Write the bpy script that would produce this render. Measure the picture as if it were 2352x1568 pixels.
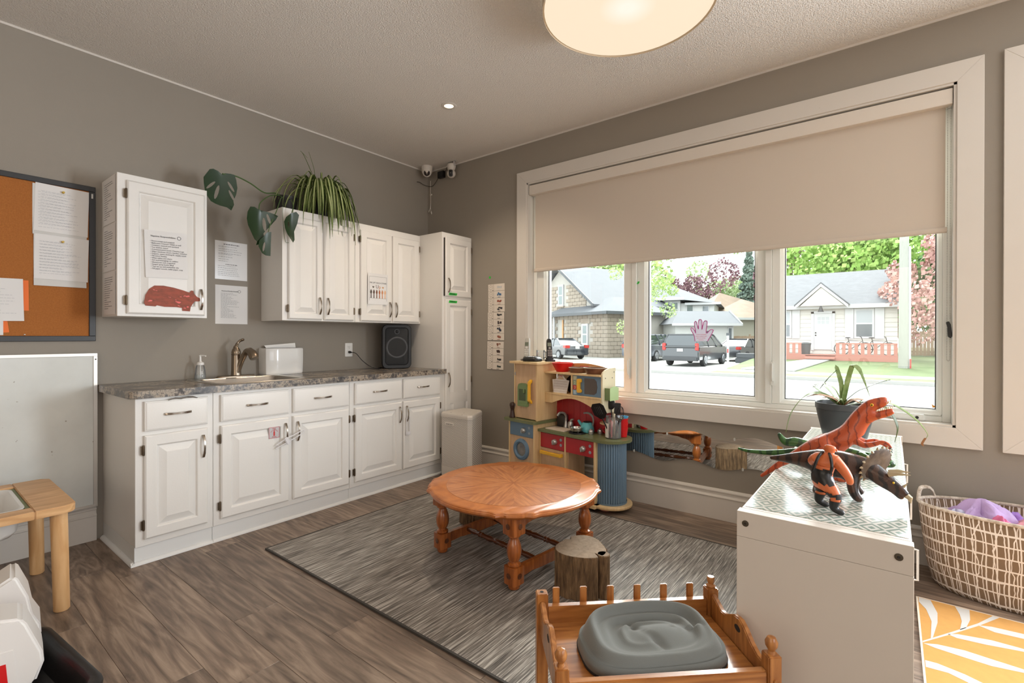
import bpy, bmesh, math, random
from mathutils import Vector, Matrix, Euler
random.seed(7)
for o in list(bpy.data.objects): bpy.data.objects.remove(o)
SC = bpy.context.scene
COL = SC.collection
pi = math.pi

# ------------------------------------------------------------------ camera
cam = bpy.data.cameras.new('camera'); cam_o = bpy.data.objects.new('camera', cam); COL.objects.link(cam_o)
cam.sensor_width = 36.0; cam.lens = 36.0 * 1119.77 / 2352.0; cam.shift_y = (774.3 - 784.0) / 2352.0
cam.clip_start = 0.05; cam.clip_end = 400
YAW, PITCH, ROLL = 0.66157, 0.003, 0.00157
cam_o.matrix_world = Matrix.Translation((3.69603, -3.3636, 1.20053)) @ Matrix.Rotation(YAW, 4, 'Z') @ Matrix.Rotation(pi/2 - PITCH, 4, 'X') @ Matrix.Rotation(ROLL, 4, 'Z')
SC.camera = cam_o

# ------------------------------------------------------------------ world and light
SC.view_settings.view_transform = 'Standard'; SC.view_settings.look = 'None'
SC.view_settings.exposure = 0.12; SC.view_settings.gamma = 1.0; SC.view_settings.use_curve_mapping = False
W = bpy.data.worlds.new('overcast_sky'); SC.world = W; W.use_nodes = True
_n = W.node_tree.nodes; _n['Background'].inputs[0].default_value = (0.93, 0.97, 1.0, 1); _n['Background'].inputs[1].default_value = 5.0
def area_light(name, loc, rot, sx, sy, power, col):
    l = bpy.data.lights.new(name, 'AREA'); l.shape = 'RECTANGLE'; l.size = sx; l.size_y = sy; l.energy = power; l.color = col
    o = bpy.data.objects.new(name, l); COL.objects.link(o); o.location = loc; o.rotation_euler = rot; return o
sun = bpy.data.lights.new('veiled_sun', 'SUN'); sun.energy = 14.0; sun.angle = math.radians(50); sun.color = (1.0, 0.98, 0.95)
sun_o = bpy.data.objects.new('veiled_sun', sun); COL.objects.link(sun_o); sun_o.location = (0, 20, 30); sun_o.rotation_euler = (math.radians(-42), 0, math.radians(8))
# daylight through the neighbouring window of the same wall; the side and back lights are added fill without openings
area_light('daylight_second_window', (5.95, -0.01, 1.45), (-pi/2, 0, 0), 1.8, 1.4, 260, (0.86, 0.93, 1.0))
area_light('side_fill', (7.10, -3.2, 1.5), (pi/2, 0, pi/2), 2.6, 1.6, 45, (0.95, 0.96, 1.0))
area_light('back_fill', (3.4, -5.90, 1.5), (pi/2, 0, 0), 2.8, 1.5, 26, (1.0, 0.84, 0.68))

# ------------------------------------------------------------------ materials
def lin(c):
    r = []
    for x in c:
        x = x / 255.0
        r.append(x / 12.92 if x <= 0.04045 else ((x + 0.055) / 1.055) ** 2.4)
    return tuple(r) + (1.0,)
MATS = {}
def _base(name):
    m = bpy.data.materials.new(name); m.use_nodes = True
    nt = m.node_tree; return m, nt, nt.nodes['Principled BSDF']
def N(nt, t, **kw):
    n = nt.nodes.new(t)
    for k, v in kw.items():
        if k.startswith('i_'):
            n.inputs[int(k[2:]) if k[2:].isdigit() else k[2:]].default_value = v
        else: setattr(n, k, v)
    return n
def LK(nt, a, ao, b, bi): nt.links.new(a.outputs[ao], b.inputs[bi])
def mat(name, rgb, rough=0.5, metal=0.0, var=0.0, vscale=6.0, rgb2=None, bump=0.0, bscale=60.0, spec=0.5, emis=None, estr=0.0, stretch=(1,1,1), coat=0.0, sheen=0.0, specks=None, sscale=40.0, sth=0.72):
    if name in MATS: return MATS[name]
    m, nt, b = _base(name)
    c = lin(rgb); b.inputs['Base Color'].default_value = c
    b.inputs['Roughness'].default_value = rough; b.inputs['Metallic'].default_value = metal
    b.inputs['Specular IOR Level'].default_value = spec
    if coat: b.inputs['Coat Weight'].default_value = coat; b.inputs['Coat Roughness'].default_value = 0.08
    if sheen: b.inputs['Sheen Weight'].default_value = sheen
    if emis: b.inputs['Emission Color'].default_value = lin(emis); b.inputs['Emission Strength'].default_value = estr
    if var or rgb2 or bump or specks:
        tc = N(nt, 'ShaderNodeTexCoord'); mp = N(nt, 'ShaderNodeMapping'); mp.inputs['Scale'].default_value = stretch
        LK(nt, tc, 'Object', mp, 'Vector')
    out = None
    if var or rgb2:
        nz = N(nt, 'ShaderNodeTexNoise'); nz.inputs['Scale'].default_value = vscale; nz.inputs['Detail'].default_value = 5; nz.inputs['Roughness'].default_value = 0.6
        LK(nt, mp, 'Vector', nz, 'Vector')
        rp = N(nt, 'ShaderNodeValToRGB'); rp.color_ramp.elements[0].position = 0.3; rp.color_ramp.elements[1].position = 0.7
        if rgb2: rp.color_ramp.elements[0].color = c; rp.color_ramp.elements[1].color = lin(rgb2)
        else:
            rp.color_ramp.elements[0].color = tuple(x * (1 - var) for x in c[:3]) + (1,); rp.color_ramp.elements[1].color = tuple(min(1, x * (1 + var)) for x in c[:3]) + (1,)
        LK(nt, nz, 'Fac', rp, 'Fac'); LK(nt, rp, 'Color', b, 'Base Color'); out = rp
    if specks:
        nz = N(nt, 'ShaderNodeTexNoise'); nz.inputs['Scale'].default_value = sscale; nz.inputs['Detail'].default_value = 2
        LK(nt, mp, 'Vector', nz, 'Vector')
        rp = N(nt, 'ShaderNodeValToRGB'); rp.color_ramp.interpolation = 'LINEAR'; rp.color_ramp.elements[0].position = sth; rp.color_ramp.elements[1].position = sth + 0.015
        rp.color_ramp.elements[0].color = (0,0,0,1); rp.color_ramp.elements[1].color = (1,1,1,1)
        LK(nt, nz, 'Fac', rp, 'Fac')
        mx = N(nt, 'ShaderNodeMix', data_type='RGBA'); mx.inputs[6].default_value = c; mx.inputs[7].default_value = lin(specks)
        if out: LK(nt, out, 'Color', mx, 6)
        LK(nt, rp, 'Color', mx, 0); nt.links.new(mx.outputs[2], b.inputs['Base Color'])
    if bump:
        nz = N(nt, 'ShaderNodeTexNoise'); nz.inputs['Scale'].default_value = bscale; nz.inputs['Detail'].default_value = 3
        LK(nt, mp, 'Vector', nz, 'Vector')
        bp = N(nt, 'ShaderNodeBump'); bp.inputs['Strength'].default_value = bump; bp.inputs['Distance'].default_value = 0.01
        LK(nt, nz, 'Fac', bp, 'Height'); LK(nt, bp, 'Normal', b, 'Normal')
    MATS[name] = m; return m
def wood(name, c1, c2, rough=0.4, stretch=(1.5, 14, 14), scale=3.0, rings=0.35, coat=0.0, bump=0.15, rnd=False, c3=None):
    """grain along the axis with the smallest stretch"""
    if name in MATS: return MATS[name]
    m, nt, b = _base(name); b.inputs['Roughness'].default_value = rough
    if coat: b.inputs['Coat Weight'].default_value = coat; b.inputs['Coat Roughness'].default_value = 0.12
    tc = N(nt, 'ShaderNodeTexCoord'); mp = N(nt, 'ShaderNodeMapping'); mp.inputs['Scale'].default_value = stretch
    if rnd:
        oi = N(nt, 'ShaderNodeObjectInfo'); ml = N(nt, 'ShaderNodeVectorMath', operation='SCALE'); ml.inputs[0].default_value = (37.0, 19.0, 11.0)
        LK(nt, oi, 'Random', ml, 'Scale'); ad = N(nt, 'ShaderNodeVectorMath', operation='ADD'); LK(nt, tc, 'Object', ad, 0); LK(nt, ml, 'Vector', ad, 1); LK(nt, ad, 'Vector', mp, 'Vector')
    else: LK(nt, tc, 'Object', mp, 'Vector')
    n1 = N(nt, 'ShaderNodeTexNoise'); n1.inputs['Scale'].default_value = scale; n1.inputs['Detail'].default_value = 8; n1.inputs['Roughness'].default_value = 0.65; n1.inputs['Distortion'].default_value = 0.8
    LK(nt, mp, 'Vector', n1, 'Vector')
    # cathedral figure: contour lines of a smooth noise
    n2 = N(nt, 'ShaderNodeTexNoise'); n2.inputs['Scale'].default_value = scale * 0.35; n2.inputs['Detail'].default_value = 2; LK(nt, mp, 'Vector', n2, 'Vector')
    mu = N(nt, 'ShaderNodeMath', operation='MULTIPLY'); mu.inputs[1].default_value = 46.0; LK(nt, n2, 'Fac', mu, 0)
    sn = N(nt, 'ShaderNodeMath', operation='SINE'); LK(nt, mu, 'Value', sn, 0)
    ma = N(nt, 'ShaderNodeMath', operation='MULTIPLY_ADD'); ma.inputs[1].default_value = rings * 0.5; LK(nt, sn, 'Value', ma, 0); LK(nt, n1, 'Fac', ma, 2)
    rp = N(nt, 'ShaderNodeValToRGB'); rp.color_ramp.elements[0].position = 0.28; rp.color_ramp.elements[1].position = 0.72
    rp.color_ramp.elements[0].color = lin(c1); rp.color_ramp.elements[1].color = lin(c2)
    if c3: e = rp.color_ramp.elements.new(0.5); e.color = lin(c3)
    LK(nt, ma, 'Value', rp, 'Fac')
    if rnd:
        hs = N(nt, 'ShaderNodeHueSaturation'); mr = N(nt, 'ShaderNodeMapRange'); mr.inputs[3].default_value = 0.78; mr.inputs[4].default_value = 1.18
        LK(nt, oi, 'Random', mr, 0); LK(nt, mr, 0, hs, 'Value'); LK(nt, rp, 'Color', hs, 'Color'); LK(nt, hs, 'Color', b, 'Base Color')
    else: LK(nt, rp, 'Color', b, 'Base Color')
    if bump:
        bp = N(nt, 'ShaderNodeBump'); bp.inputs['Strength'].default_value = bump; bp.inputs['Distance'].default_value = 0.002
        LK(nt, ma, 'Value', bp, 'Height'); LK(nt, bp, 'Normal', b, 'Normal')
    MATS[name] = m; return m
def glass(name, tint=(255,255,255), fres=0.06, rough=0.0, milk=0.0, mcol=(235,235,235)):
    """thin clear pane: transparent with a mirror-like share"""
    if name in MATS: return MATS[name]
    m = bpy.data.materials.new(name); m.use_nodes = True; nt = m.node_tree; nt.nodes.clear()
    o = N(nt, 'ShaderNodeOutputMaterial'); t = N(nt, 'ShaderNodeBsdfTransparent'); t.inputs[0].default_value = lin(tint)
    g = N(nt, 'ShaderNodeBsdfGlossy'); g.inputs['Roughness'].default_value = rough
    lw = N(nt, 'ShaderNodeFresnel'); lw.inputs['IOR'].default_value = 1.45
    ad = N(nt, 'ShaderNodeMath', operation='MULTIPLY'); ad.inputs[1].default_value = fres / 0.04; ad.use_clamp = True
    mx = N(nt, 'ShaderNodeMixShader'); LK(nt, lw, 0, ad, 0); LK(nt, ad, 0, mx, 0); LK(nt, t, 0, mx, 1); LK(nt, g, 0, mx, 2); LK(nt, mx, 0, o, 0)
    if milk:
        df = N(nt, 'ShaderNodeBsdfDiffuse'); df.inputs[0].default_value = lin(mcol); m2 = N(nt, 'ShaderNodeMixShader'); m2.inputs[0].default_value = milk
        LK(nt, mx, 0, m2, 1); LK(nt, df, 0, m2, 2); LK(nt, m2, 0, o, 0)
    MATS[name] = m; return m

# ------------------------------------------------------------------ mesh helpers
class MB:
    def __init__(s): s.v = []; s.f = []; s.m = []
    def add(s, vs, fs, mi=0):
        o = len(s.v); s.v += [tuple(p) for p in vs]; s.f += [tuple(i + o for i in f) for f in fs]; s.m += [mi] * len(fs); return s
    def box(s, x0, x1, y0, y1, z0, z1, mi=0):
        return s.add([(x0,y0,z0),(x1,y0,z0),(x1,y1,z0),(x0,y1,z0),(x0,y0,z1),(x1,y0,z1),(x1,y1,z1),(x0,y1,z1)],
                     [(3,2,1,0),(4,5,6,7),(0,1,5,4),(1,2,6,5),(2,3,7,6),(3,0,4,7)], mi)
    def cbox(s, c, d, mi=0):
        return s.box(c[0]-d[0]/2, c[0]+d[0]/2, c[1]-d[1]/2, c[1]+d[1]/2, c[2]-d[2]/2, c[2]+d[2]/2, mi)
    def prism(s, poly, a, b, ax='z', mi=0):
        n = len(poly)
        def P(p, t): return (p[0],p[1],t) if ax == 'z' else ((t,p[0],p[1]) if ax == 'x' else (p[0],t,p[1]))
        vs = [P(p, a) for p in poly] + [P(p, b) for p in poly]
        fs = [tuple(range(n-1,-1,-1)), tuple(range(n, 2*n))] + [(i, (i+1) % n, n+(i+1) % n, n+i) for i in range(n)]
        return s.add(vs, fs, mi)
    def loft(s, rings, cap0=True, cap1=True, closed=True, mi=0):
        n = len(rings[0]); vs = [p for r in rings for p in r]; fs = []
        for k in range(len(rings)-1):
            for i in range(n if closed else n-1):
                j = (i+1) % n; fs.append((k*n+i, k*n+j, (k+1)*n+j, (k+1)*n+i))
        if cap0: fs.append(tuple(range(n-1,-1,-1)))
        if cap1: fs.append(tuple((len(rings)-1)*n+i for i in range(n)))
        return s.add(vs, fs, mi)
    def lathe(s, prof, c=(0,0,0), n=20, ax='z', cap0=True, cap1=True, mi=0, sx=1.0, sy=1.0):
        rings = []
        for r, z in prof:
            r = max(r, 1e-4); ring = []
            for i in range(n):
                a = 2*pi*i/n; p = (r*math.cos(a)*sx, r*math.sin(a)*sy, z)
                if ax == 'x': p = (p[2], p[0], p[1])
                elif ax == 'y': p = (p[1], p[2], p[0])
                ring.append((c[0]+p[0], c[1]+p[1], c[2]+p[2]))
            rings.append(ring)
        return s.loft(rings, cap0, cap1, True, mi)
    def tube(s, pts, r, n=8, cap=True, mi=0, flat=1.0, up=None):
        pts = [Vector(p) for p in pts]; rs = r if isinstance(r, (list, tuple)) else [r]*len(pts); rings = []
        t0 = (pts[1]-pts[0]).normalized(); u = Vector(up) if up else (Vector((0,0,1)) if abs(t0.z) < 0.9 else Vector((1,0,0)))
        for k, p in enumerate(pts):
            t = (pts[min(k+1, len(pts)-1)] - pts[max(k-1, 0)]).normalized()
            sd = t.cross(u)
            if sd.length < 1e-5: sd = t.orthogonal()
            sd.normalize(); u = sd.cross(t).normalized()
            rings.append([tuple(p + sd*math.cos(2*pi*i/n)*rs[k] + u*math.sin(2*pi*i/n)*rs[k]*flat) for i in range(n)])
        return s.loft(rings, cap, cap, True, mi)
    def ball(s, c, r, nu=12, nv=8, mi=0):
        r = r if isinstance(r, (list, tuple)) else (r, r, r)
        rings = []
        for k in range(nv+1):
            a = -pi/2 + pi*k/nv; q = max(math.cos(a), 0.002)
            rings.append([(c[0]+r[0]*q*math.cos(2*pi*i/nu), c[1]+r[1]*q*math.sin(2*pi*i/nu), c[2]+r[2]*math.sin(a)) for i in range(nu)])
        return s.loft(rings, True, True, True, mi)
    def ribbon(s, pts, ws, side, th=0.0006, mi=0):
        """a flat strip along pts, width ws, widened along side vectors, with thickness"""
        pts = [Vector(p) for p in pts]; top = []; bot = []
        for k, p in enumerate(pts):
            sd = Vector(side[k] if isinstance(side, list) else side).normalized(); t = (pts[min(k+1, len(pts)-1)] - pts[max(k-1, 0)]).normalized()
            nn = t.cross(sd).normalized() * th; w = ws[k] if isinstance(ws, (list, tuple)) else ws
            top.append((p - sd*w/2 + nn, p + nn*2.0, p + sd*w/2 + nn)); bot.append((p - sd*w/2 - nn, p, p + sd*w/2 - nn))
        rings = [[tuple(a[0]), tuple(a[1]), tuple(a[2]), tuple(b[2]), tuple(b[1]), tuple(b[0])] for a, b in zip(top, bot)]
        return s.loft(rings, True, True, True, mi)
    def rings_rect(s, y0, y1, z0, z1, prof, ax='x', base=0.0, sgn=1, mi=0):
        """nested rectangles (inset, height): a raised panel facing +ax"""
        rs = []
        for ins, h in prof:
            a, b, c, d = y0+ins, y1-ins, z0+ins, z1-ins; t = base + sgn*h
            if ax == 'x': rs.append([(t,a,c),(t,b,c),(t,b,d),(t,a,d)])
            else: rs.append([(a,t,c),(b,t,c),(b,t,d),(a,t,d)])
        return s.loft(rs, True, True, True, mi)
    def xf(s, M, start=0):
        for i in range(start, len(s.v)): s.v[i] = tuple(M @ Vector(s.v[i]))
        return s
    def mesh(s, name, mats, smooth=True, bevel=0.0, seg=2, ang=40, off=None, sub=0):
        bm = bmesh.new()
        vs = [bm.verts.new(Vector(p) - off if off is not None else p) for p in s.v]
        for f, mi in zip(s.f, s.m):
            try: fc = bm.faces.new([vs[i] for i in f]); fc.material_index = mi
            except ValueError: pass
        bmesh.ops.recalc_face_normals(bm, faces=bm.faces)
        if bevel:
            es = [e for e in bm.edges if len(e.link_faces) == 2 and e.calc_face_angle(0) > 0.5]
            bmesh.ops.bevel(bm, geom=es, offset=bevel, segments=seg, affect='EDGES', clamp_overlap=True)
        me = bpy.data.meshes.new(name); bm.to_mesh(me); bm.free()
        for m in (mats if isinstance(mats, (list, tuple)) else [mats]): me.materials.append(m)
        if smooth:
            for p in me.polygons: p.use_smooth = True
            me.set_sharp_from_angle(angle=math.radians(ang))
        return me
def link(name, me, parent=None, loc=None, rot=None):
    o = bpy.data.objects.new(name, me); COL.objects.link(o)
    if parent: o.parent = parent
    if loc is not None: o.location = loc
    if rot is not None: o.rotation_euler = rot
    return o
def tag(o, label=None, cat=None, group=None, kind=None):
    if label: o['label'] = label
    if cat: o['category'] = cat
    if group: o['group'] = group
    if kind: o['kind'] = kind
    return o
def thing(name, label, cat, loc=(0,0,0), rz=0.0, group=None, rot=None):
    o = bpy.data.objects.new(name, None); COL.objects.link(o); o.empty_display_size = 0.05
    o.location = loc; o.rotation_euler = rot if rot else (0, 0, rz); return tag(o, label, cat, group)
def part(name, mb, mats, parent, world=False, smooth=True, bevel=0.0, seg=2, ang=40, label=None, kind=None, loc=None, rot=None):
    """world=True: mb is in world coordinates and the (unrotated) ancestors' locations are taken off"""
    off = None
    if world:
        off = Vector((0,0,0)); p = parent
        while p: off += Vector(p.location); p = p.parent
    me = mb.mesh(name, mats, smooth, bevel, seg, ang, off)
    return tag(link(name, me, parent, loc, rot), label, None, None, kind)
def one(name, mb, mats, label, cat, loc=(0,0,0), rz=0.0, group=None, smooth=True, bevel=0.0, seg=2, ang=40, world=False, kind=None, rot=None):
    """a thing that is one mesh; world=True: mb holds world coordinates, origin moved to loc"""
    me = mb.mesh(name, mats, smooth, bevel, seg, ang, Vector(loc) if world else None)
    return tag(link(name, me, None, loc, rot if rot else (0, 0, rz)), label, cat, group, kind)
def struct(name, mb, mats, smooth=False, bevel=0.0, parent=None, seg=1):
    me = mb.mesh(name, mats, smooth, bevel, seg); o = link(name, me, parent)
    if not parent: o['kind'] = 'structure'
    return o
def copy_tree(o, loc=None, rz=None, label=None, parent=None):
    c = o.copy(); COL.objects.link(c); c.parent = parent
    if loc is not None: c.location = loc
    if rz is not None: c.rotation_euler = (0, 0, rz)
    if label: c['label'] = label
    for ch in list(o.children): copy_tree(ch, parent=c)
    return c
def text_mesh(name, body, size, mats, parent, loc, rot, align='LEFT', ext=0.0002, sx=1.0, sl=1.0):
    cu = bpy.data.curves.new(name, 'FONT'); cu.body = body; cu.size = size; cu.align_x = align; cu.extrude = ext; cu.resolution_u = 2; cu.space_line = sl
    t = bpy.data.objects.new(name, cu); COL.objects.link(t)
    dg = bpy.context.evaluated_depsgraph_get(); me = bpy.data.meshes.new_from_object(t.evaluated_get(dg)); bpy.data.objects.remove(t)
    me.materials.clear(); me.materials.append(mats)
    o = link(name, me, parent, loc, rot); o.scale = (sx, 1, 1); return o
def spline(pts, n=6):
    """Catmull-Rom through pts"""
    P = [Vector(p) for p in pts]; out = []
    for i in range(len(P)-1):
        a, b, c, d = P[max(i-1, 0)], P[i], P[i+1], P[min(i+2, len(P)-1)]
        for k in range(n):
            t = k / n; out.append(0.5*((2*b) + (c-a)*t + (2*a-5*b+4*c-d)*t*t + (3*b-a-3*c+d)*t**3))
    out.append(P[-1]); return out
def rrect(x0, x1, y0, y1, r, n=5):
    out = []
    for cx, cy, a0 in ((x1-r, y1-r, 0), (x0+r, y1-r, pi/2), (x0+r, y0+r, pi), (x1-r, y0+r, 1.5*pi)):
        out += [(cx + r*math.cos(a0+pi/2*k/n), cy + r*math.sin(a0+pi/2*k/n)) for k in range(n+1)]
    return out
# ================================================================== the room
WALLC = (150, 142, 131)
m_wall = mat('wall_paint', WALLC, 0.75, var=0.03, vscale=1.3, bump=0.04, bscale=220)
m_ceil = mat('ceiling_stipple', (233, 227, 219), 0.9, bump=0.9, bscale=150)
m_trim = mat('white_trim_paint', (216, 210, 202), 0.4, var=0.015, vscale=4, specks=(140,125,108), sscale=26, sth=0.795)
m_vinyl = mat('white_vinyl', (232, 233, 228), 0.35)
m_plank = wood('laminate_planks', (88, 73, 62), (160, 139, 121), rough=0.45, stretch=(1.1, 11, 11), scale=2.6, rings=0.16, bump=0.10, rnd=True, c3=(126, 107, 92))
m_slab = mat('subfloor', (70, 58, 48), 0.8)
RX, RY, H = 7.2, -6.0, 2.849
# floor and its planks
floor = struct('floor', MB().box(-0.1, RX+0.1, RY-0.1, 0.1, -0.12, -0.012), m_slab)
PL, PW = 1.22, 0.19
plank_me = MB().box(0, PL-0.0006, 0, PW-0.0006, -0.012, 0).mesh('plank', m_plank, True, 0.0009, 1)
row = 0; y = 0.0
rr = random.Random(3)
while y > RY:
    x = -rr.random()*PL*0.9
    while x < RX:
        x0, x1 = max(x, 0.0), min(x+PL, RX)
        if x1-x0 > 0.02:
            o = link('plank', plank_me, floor, (x0, y-PW, 0.0)); o.scale = ((x1-x0)/PL, 1, 1)
        x += PL
    y -= PW
struct('ceiling', MB().box(-0.1, RX+0.1, RY-0.1, 0.1, H, H+0.1), m_ceil)
struct('wall_left', MB().box(-0.15, 0, RY-0.1, 0.2, -0.1, H+0.02), m_wall)
struct('wall_back', MB().box(-0.15, RX+0.15, RY-0.15, RY, -0.1, H+0.02), m_wall)
struct('wall_right', MB().box(RX, RX+0.15, RY-0.1, 0.2, -0.1, H+0.02), m_wall)
# window wall with two openings
OX0, OX1, OZ0, OZ1 = 1.243, 3.955, 0.735, 2.497
QX0, QX1 = 4.226, 6.90
mb = MB()
for a, b, c, d in ((0, OX0, -0.1, H+0.02), (OX1, QX0, -0.1, H+0.02), (QX1, RX, -0.1, H+0.02), (OX0, OX1, -0.1, OZ0), (OX0, OX1, OZ1, H+0.02), (QX0, QX1, -0.1, OZ0), (QX0, QX1, OZ1, H+0.02)):
    mb.box(a, b, 0, 0.2, c, d)
struct('wall_window', mb, m_wall)
# cornice bead
struct('trim_1', MB().box(0, 0.006, RY, 0, H-0.012, H), m_trim)
struct('trim_2', MB().box(0.006, RX, -0.006, 0, H-0.012, H), m_trim)
# baseboards
BP = [(0,0),(.018,0),(.018,.140),(.0215,.144),(.0215,.149),(.016,.153),(.0115,.160),(.0115,.174),(.0165,.180),(.0165,.186),(.010,.196),(.004,.199),(0,.199)]
mb = MB(); mb.prism([(-d, z) for d, z in BP], 0.63, RX, 'x'); struct('baseboard_window', mb, m_trim)
mb = MB(); mb.prism([(d, z) for d, z in BP], RY, -2.605, 'y'); struct('baseboard_left', mb, m_trim)
# windows
m_glass = glass('window_glass', (250, 253, 252), 0.035)
m_gasket = mat('window_gasket', (38, 38, 38), 0.6)
def window(name, x0, x1, z0, z1, panes, handles, full=True):
    """opening x0..x1, z0..z1; panes = list of (x0, x1) of the glass"""
    w = bpy.data.objects.new(name, None); COL.objects.link(w); w.location = (x0, 0, z0); w['kind'] = 'structure'
    c = 0.101
    for poly in ([(x0-c,z0-c),(x1+c,z0-c),(x1,z0),(x0,z0)], [(x0-c,z1+c),(x1+c,z1+c),(x1,z1),(x0,z1)], [(x0-c,z0-c),(x0-c,z1+c),(x0,z1),(x0,z0)], [(x1+c,z0-c),(x1+c,z1+c),(x1,z1),(x1,z0)]):
        part('casing', MB().prism(poly, -0.02, 0.0, 'y'), m_trim, w, True, False, 0.0015, 1)
    # thin inner bead of the casing
    t = 0.012
    for a in ((x0, x0+t, z0, z1), (x1-t, x1, z0, z1), (x0, x1, z1-t, z1), (x0, x1, z0, z0+t)):
        part('jamb', MB().box(a[0], a[1], -0.012, 0.19, a[2], a[3]), m_trim, w, True, False)
    # outer vinyl frame
    f0, f1, g0, g1 = x0+t, x1-t, z0+t, z1-t
    mb = MB(); k = 0.035
    mb.box(f0, f0+k, 0.07, 0.18, g0, g1).box(f1-k, f1, 0.07, 0.18, g0, g1).box(f0+k, f1-k, 0.07, 0.18, g0, g0+k*0.8).box(f0+k, f1-k, 0.07, 0.18, g1-k, g1)
    part('frame', mb, m_vinyl, w, True, False, 0.002, 1)
    edges = [f0+k] + [(panes[i][1]+panes[i+1][0])/2 for i in range(len(panes)-1)] + [f1-k]
    for e in edges[1:-1]: part('mullion', MB().box(e-0.018, e+0.018, 0.066, 0.18, g0+k*0.8, g1-k), m_vinyl, w, True, False, 0.002, 1)
    for i, (p0, p1) in enumerate(panes):
        s0 = edges[i] + (0.018 if i else 0.0); s1 = edges[i+1] - (0.018 if i < len(panes)-1 else 0.0)
        b0, b1 = g0+k*0.8, g1-k; q0, q1 = 0.807, b1-0.05
        rec = 0.012 if i == 1 else 0.0
        rs = [(s0,s1,b0,b1,0.17),(s0,s1,b0,b1,0.078+rec),(s0+.004,s1-.004,b0+.004,b1-.004,0.074+rec),(p0-.022,p1+.022,q0-.022,q1+.022,0.074+rec),(p0-.020,p1+.020,q0-.020,q1+.020,0.080+rec),(p0-.008,p1+.008,q0-.008,q1+.008,0.088+rec),(p0,p1,q0,q1,0.10+rec),(p0,p1,q0,q1,0.16)]
        rings = [[(a,e,c_),(b,e,c_),(b,e,d),(a,e,d)] for a, b, c_, d, e in rs]
        sash = part('sash', MB().loft(rings + [rings[0]], False, False), m_vinyl, w, True, False)
        g = 0.004
        gm = MB()
        for a in ((p0, p0+g, q0, q1), (p1-g, p1, q0, q1), (p0, p1, q0, q0+g), (p0, p1, q1-g, q1)): gm.box(a[0], a[1], 0.112, 0.124, a[2], a[3])
        part('gasket', gm, m_gasket, sash, True, False)
        part('pane', MB().box(p0, p1, 0.117, 0.121, q0, q1), m_glass, sash, True, False)
    for hx, hz in handles:
        hb = MB().prism(rrect(hx-.011, hx+.011, hz-.075, hz+.075, .010), 0.060, 0.075, 'y')
        hd = part('sash_lock', hb, m_vinyl, w, True, True, 0.003, 2)
        part('lever', MB().tube([(hx, .058, hz-.045), (hx, .045, hz-.02), (hx+.002, .040, hz+.02), (hx+.002, .044, hz+.065)], [.006,.007,.007,.006], 8), m_vinyl, hd, True)
    return w
window('window_1', OX0, OX1, OZ0, OZ1, [(1.384, 2.082), (2.273, 2.994), (3.166, 3.885)], [(2.135, 0.955), (3.105, 0.965)])
window('window_2', QX0, QX1, OZ0, OZ1, [(4.40, 5.15), (5.28, 5.85), (5.98, 6.75)], [])
# crank cover and small latch on the sill of the right sash
part('crank_cover', MB().box(3.69, 3.84, 0.045, 0.078, 0.748, 0.782), m_vinyl, bpy.data.objects['window_1'], True, True, 0.006, 2)
part('crank_socket', MB().lathe([(.008,0),(.008,.006)], (3.805, 0.042, 0.765), 10, 'y'), m_gasket, bpy.data.objects['window_1'], True)
# roller blind
m_blind = mat('blind_cloth', (208, 196, 182), 0.9, bump=0.05, bscale=500)
m_fascia = mat('blind_fascia', (222, 213, 202), 0.55)
m_chain = mat('bead_chain', (190, 188, 182), 0.3, metal=0.6)
m_black = mat('black_plastic', (22, 22, 23), 0.4)
bl = thing('roller_blind', 'beige roller blind half lowered over the wide window, with bead chain', 'blind', (1.257, 0.03, 2.395))
part('fascia', MB().box(1.262, 3.94, -0.005, 0.055, 2.395, 2.475), m_fascia, bl, True, False, 0.002, 1)
part('cloth', MB().box(1.298, 3.915, 0.038, 0.0395, 1.765, 2.40), m_blind, bl, True, False)
part('bottom_bar', MB().prism(rrect(0.028, 0.050, 1.742, 1.772, 0.009), 1.290, 3.922, 'x'), m_blind, bl, True)
ch = MB(); z = 2.39
while z > 1.085:
    for dx in (-.006, .006): ch.lathe([(.0002,-.0026),(.0024,-.0012),(.0024,.0012),(.0002,.0026)], (3.9285+dx, 0.030, z), 5, cap0=False, cap1=False)
    z -= 0.0085
for k in range(5): ch.ball((3.9285+.006*math.cos(pi+pi*k/4), 0.03, 1.082+.008*math.sin(pi+pi*k/4)), .0024, 5, 4)
part('bead_chain', ch, m_chain, bl, True)
part('chain_tensioner', MB().prism([(3.918,1.275),(3.930,1.28),(3.938,1.262),(3.944,1.205),(3.938,1.19),(3.926,1.20),(3.924,1.25)], 0.018, 0.034, 'y'), m_black, bl, True, True, .002, 2)
# a window pane leaf sticker and green dots
m_green = mat('green_tape', (40, 190, 60), 0.6)
one('leaf_sticker', MB().prism([(0,0),(.014,.002),(.022,.012),(.02,.022),(.008,.018)], 0, .001, 'y'), m_green, 'small bright green sticker on the left window mullion', 'sticker', (2.20, 0.064, 1.585))
one('leaf_sticker', MB().prism([(0,0),(.012,.004),(.016,.016),(.006,.012),(-.004,.02)], 0, .001, 'y'), mat('orange_sticker', (225,150,60), .6), 'tiny orange sticker in the lower corner of the right pane', 'sticker', (3.872, 0.112, 0.815))
one('green_dot_sticker', MB().lathe([(.011,0),(.011,.0015)], (0,0,0), 14, 'y'), m_green, 'round green dot stuck on the wall above the picture schedule', 'sticker', (0.822, -0.0016, 1.728))
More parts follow.
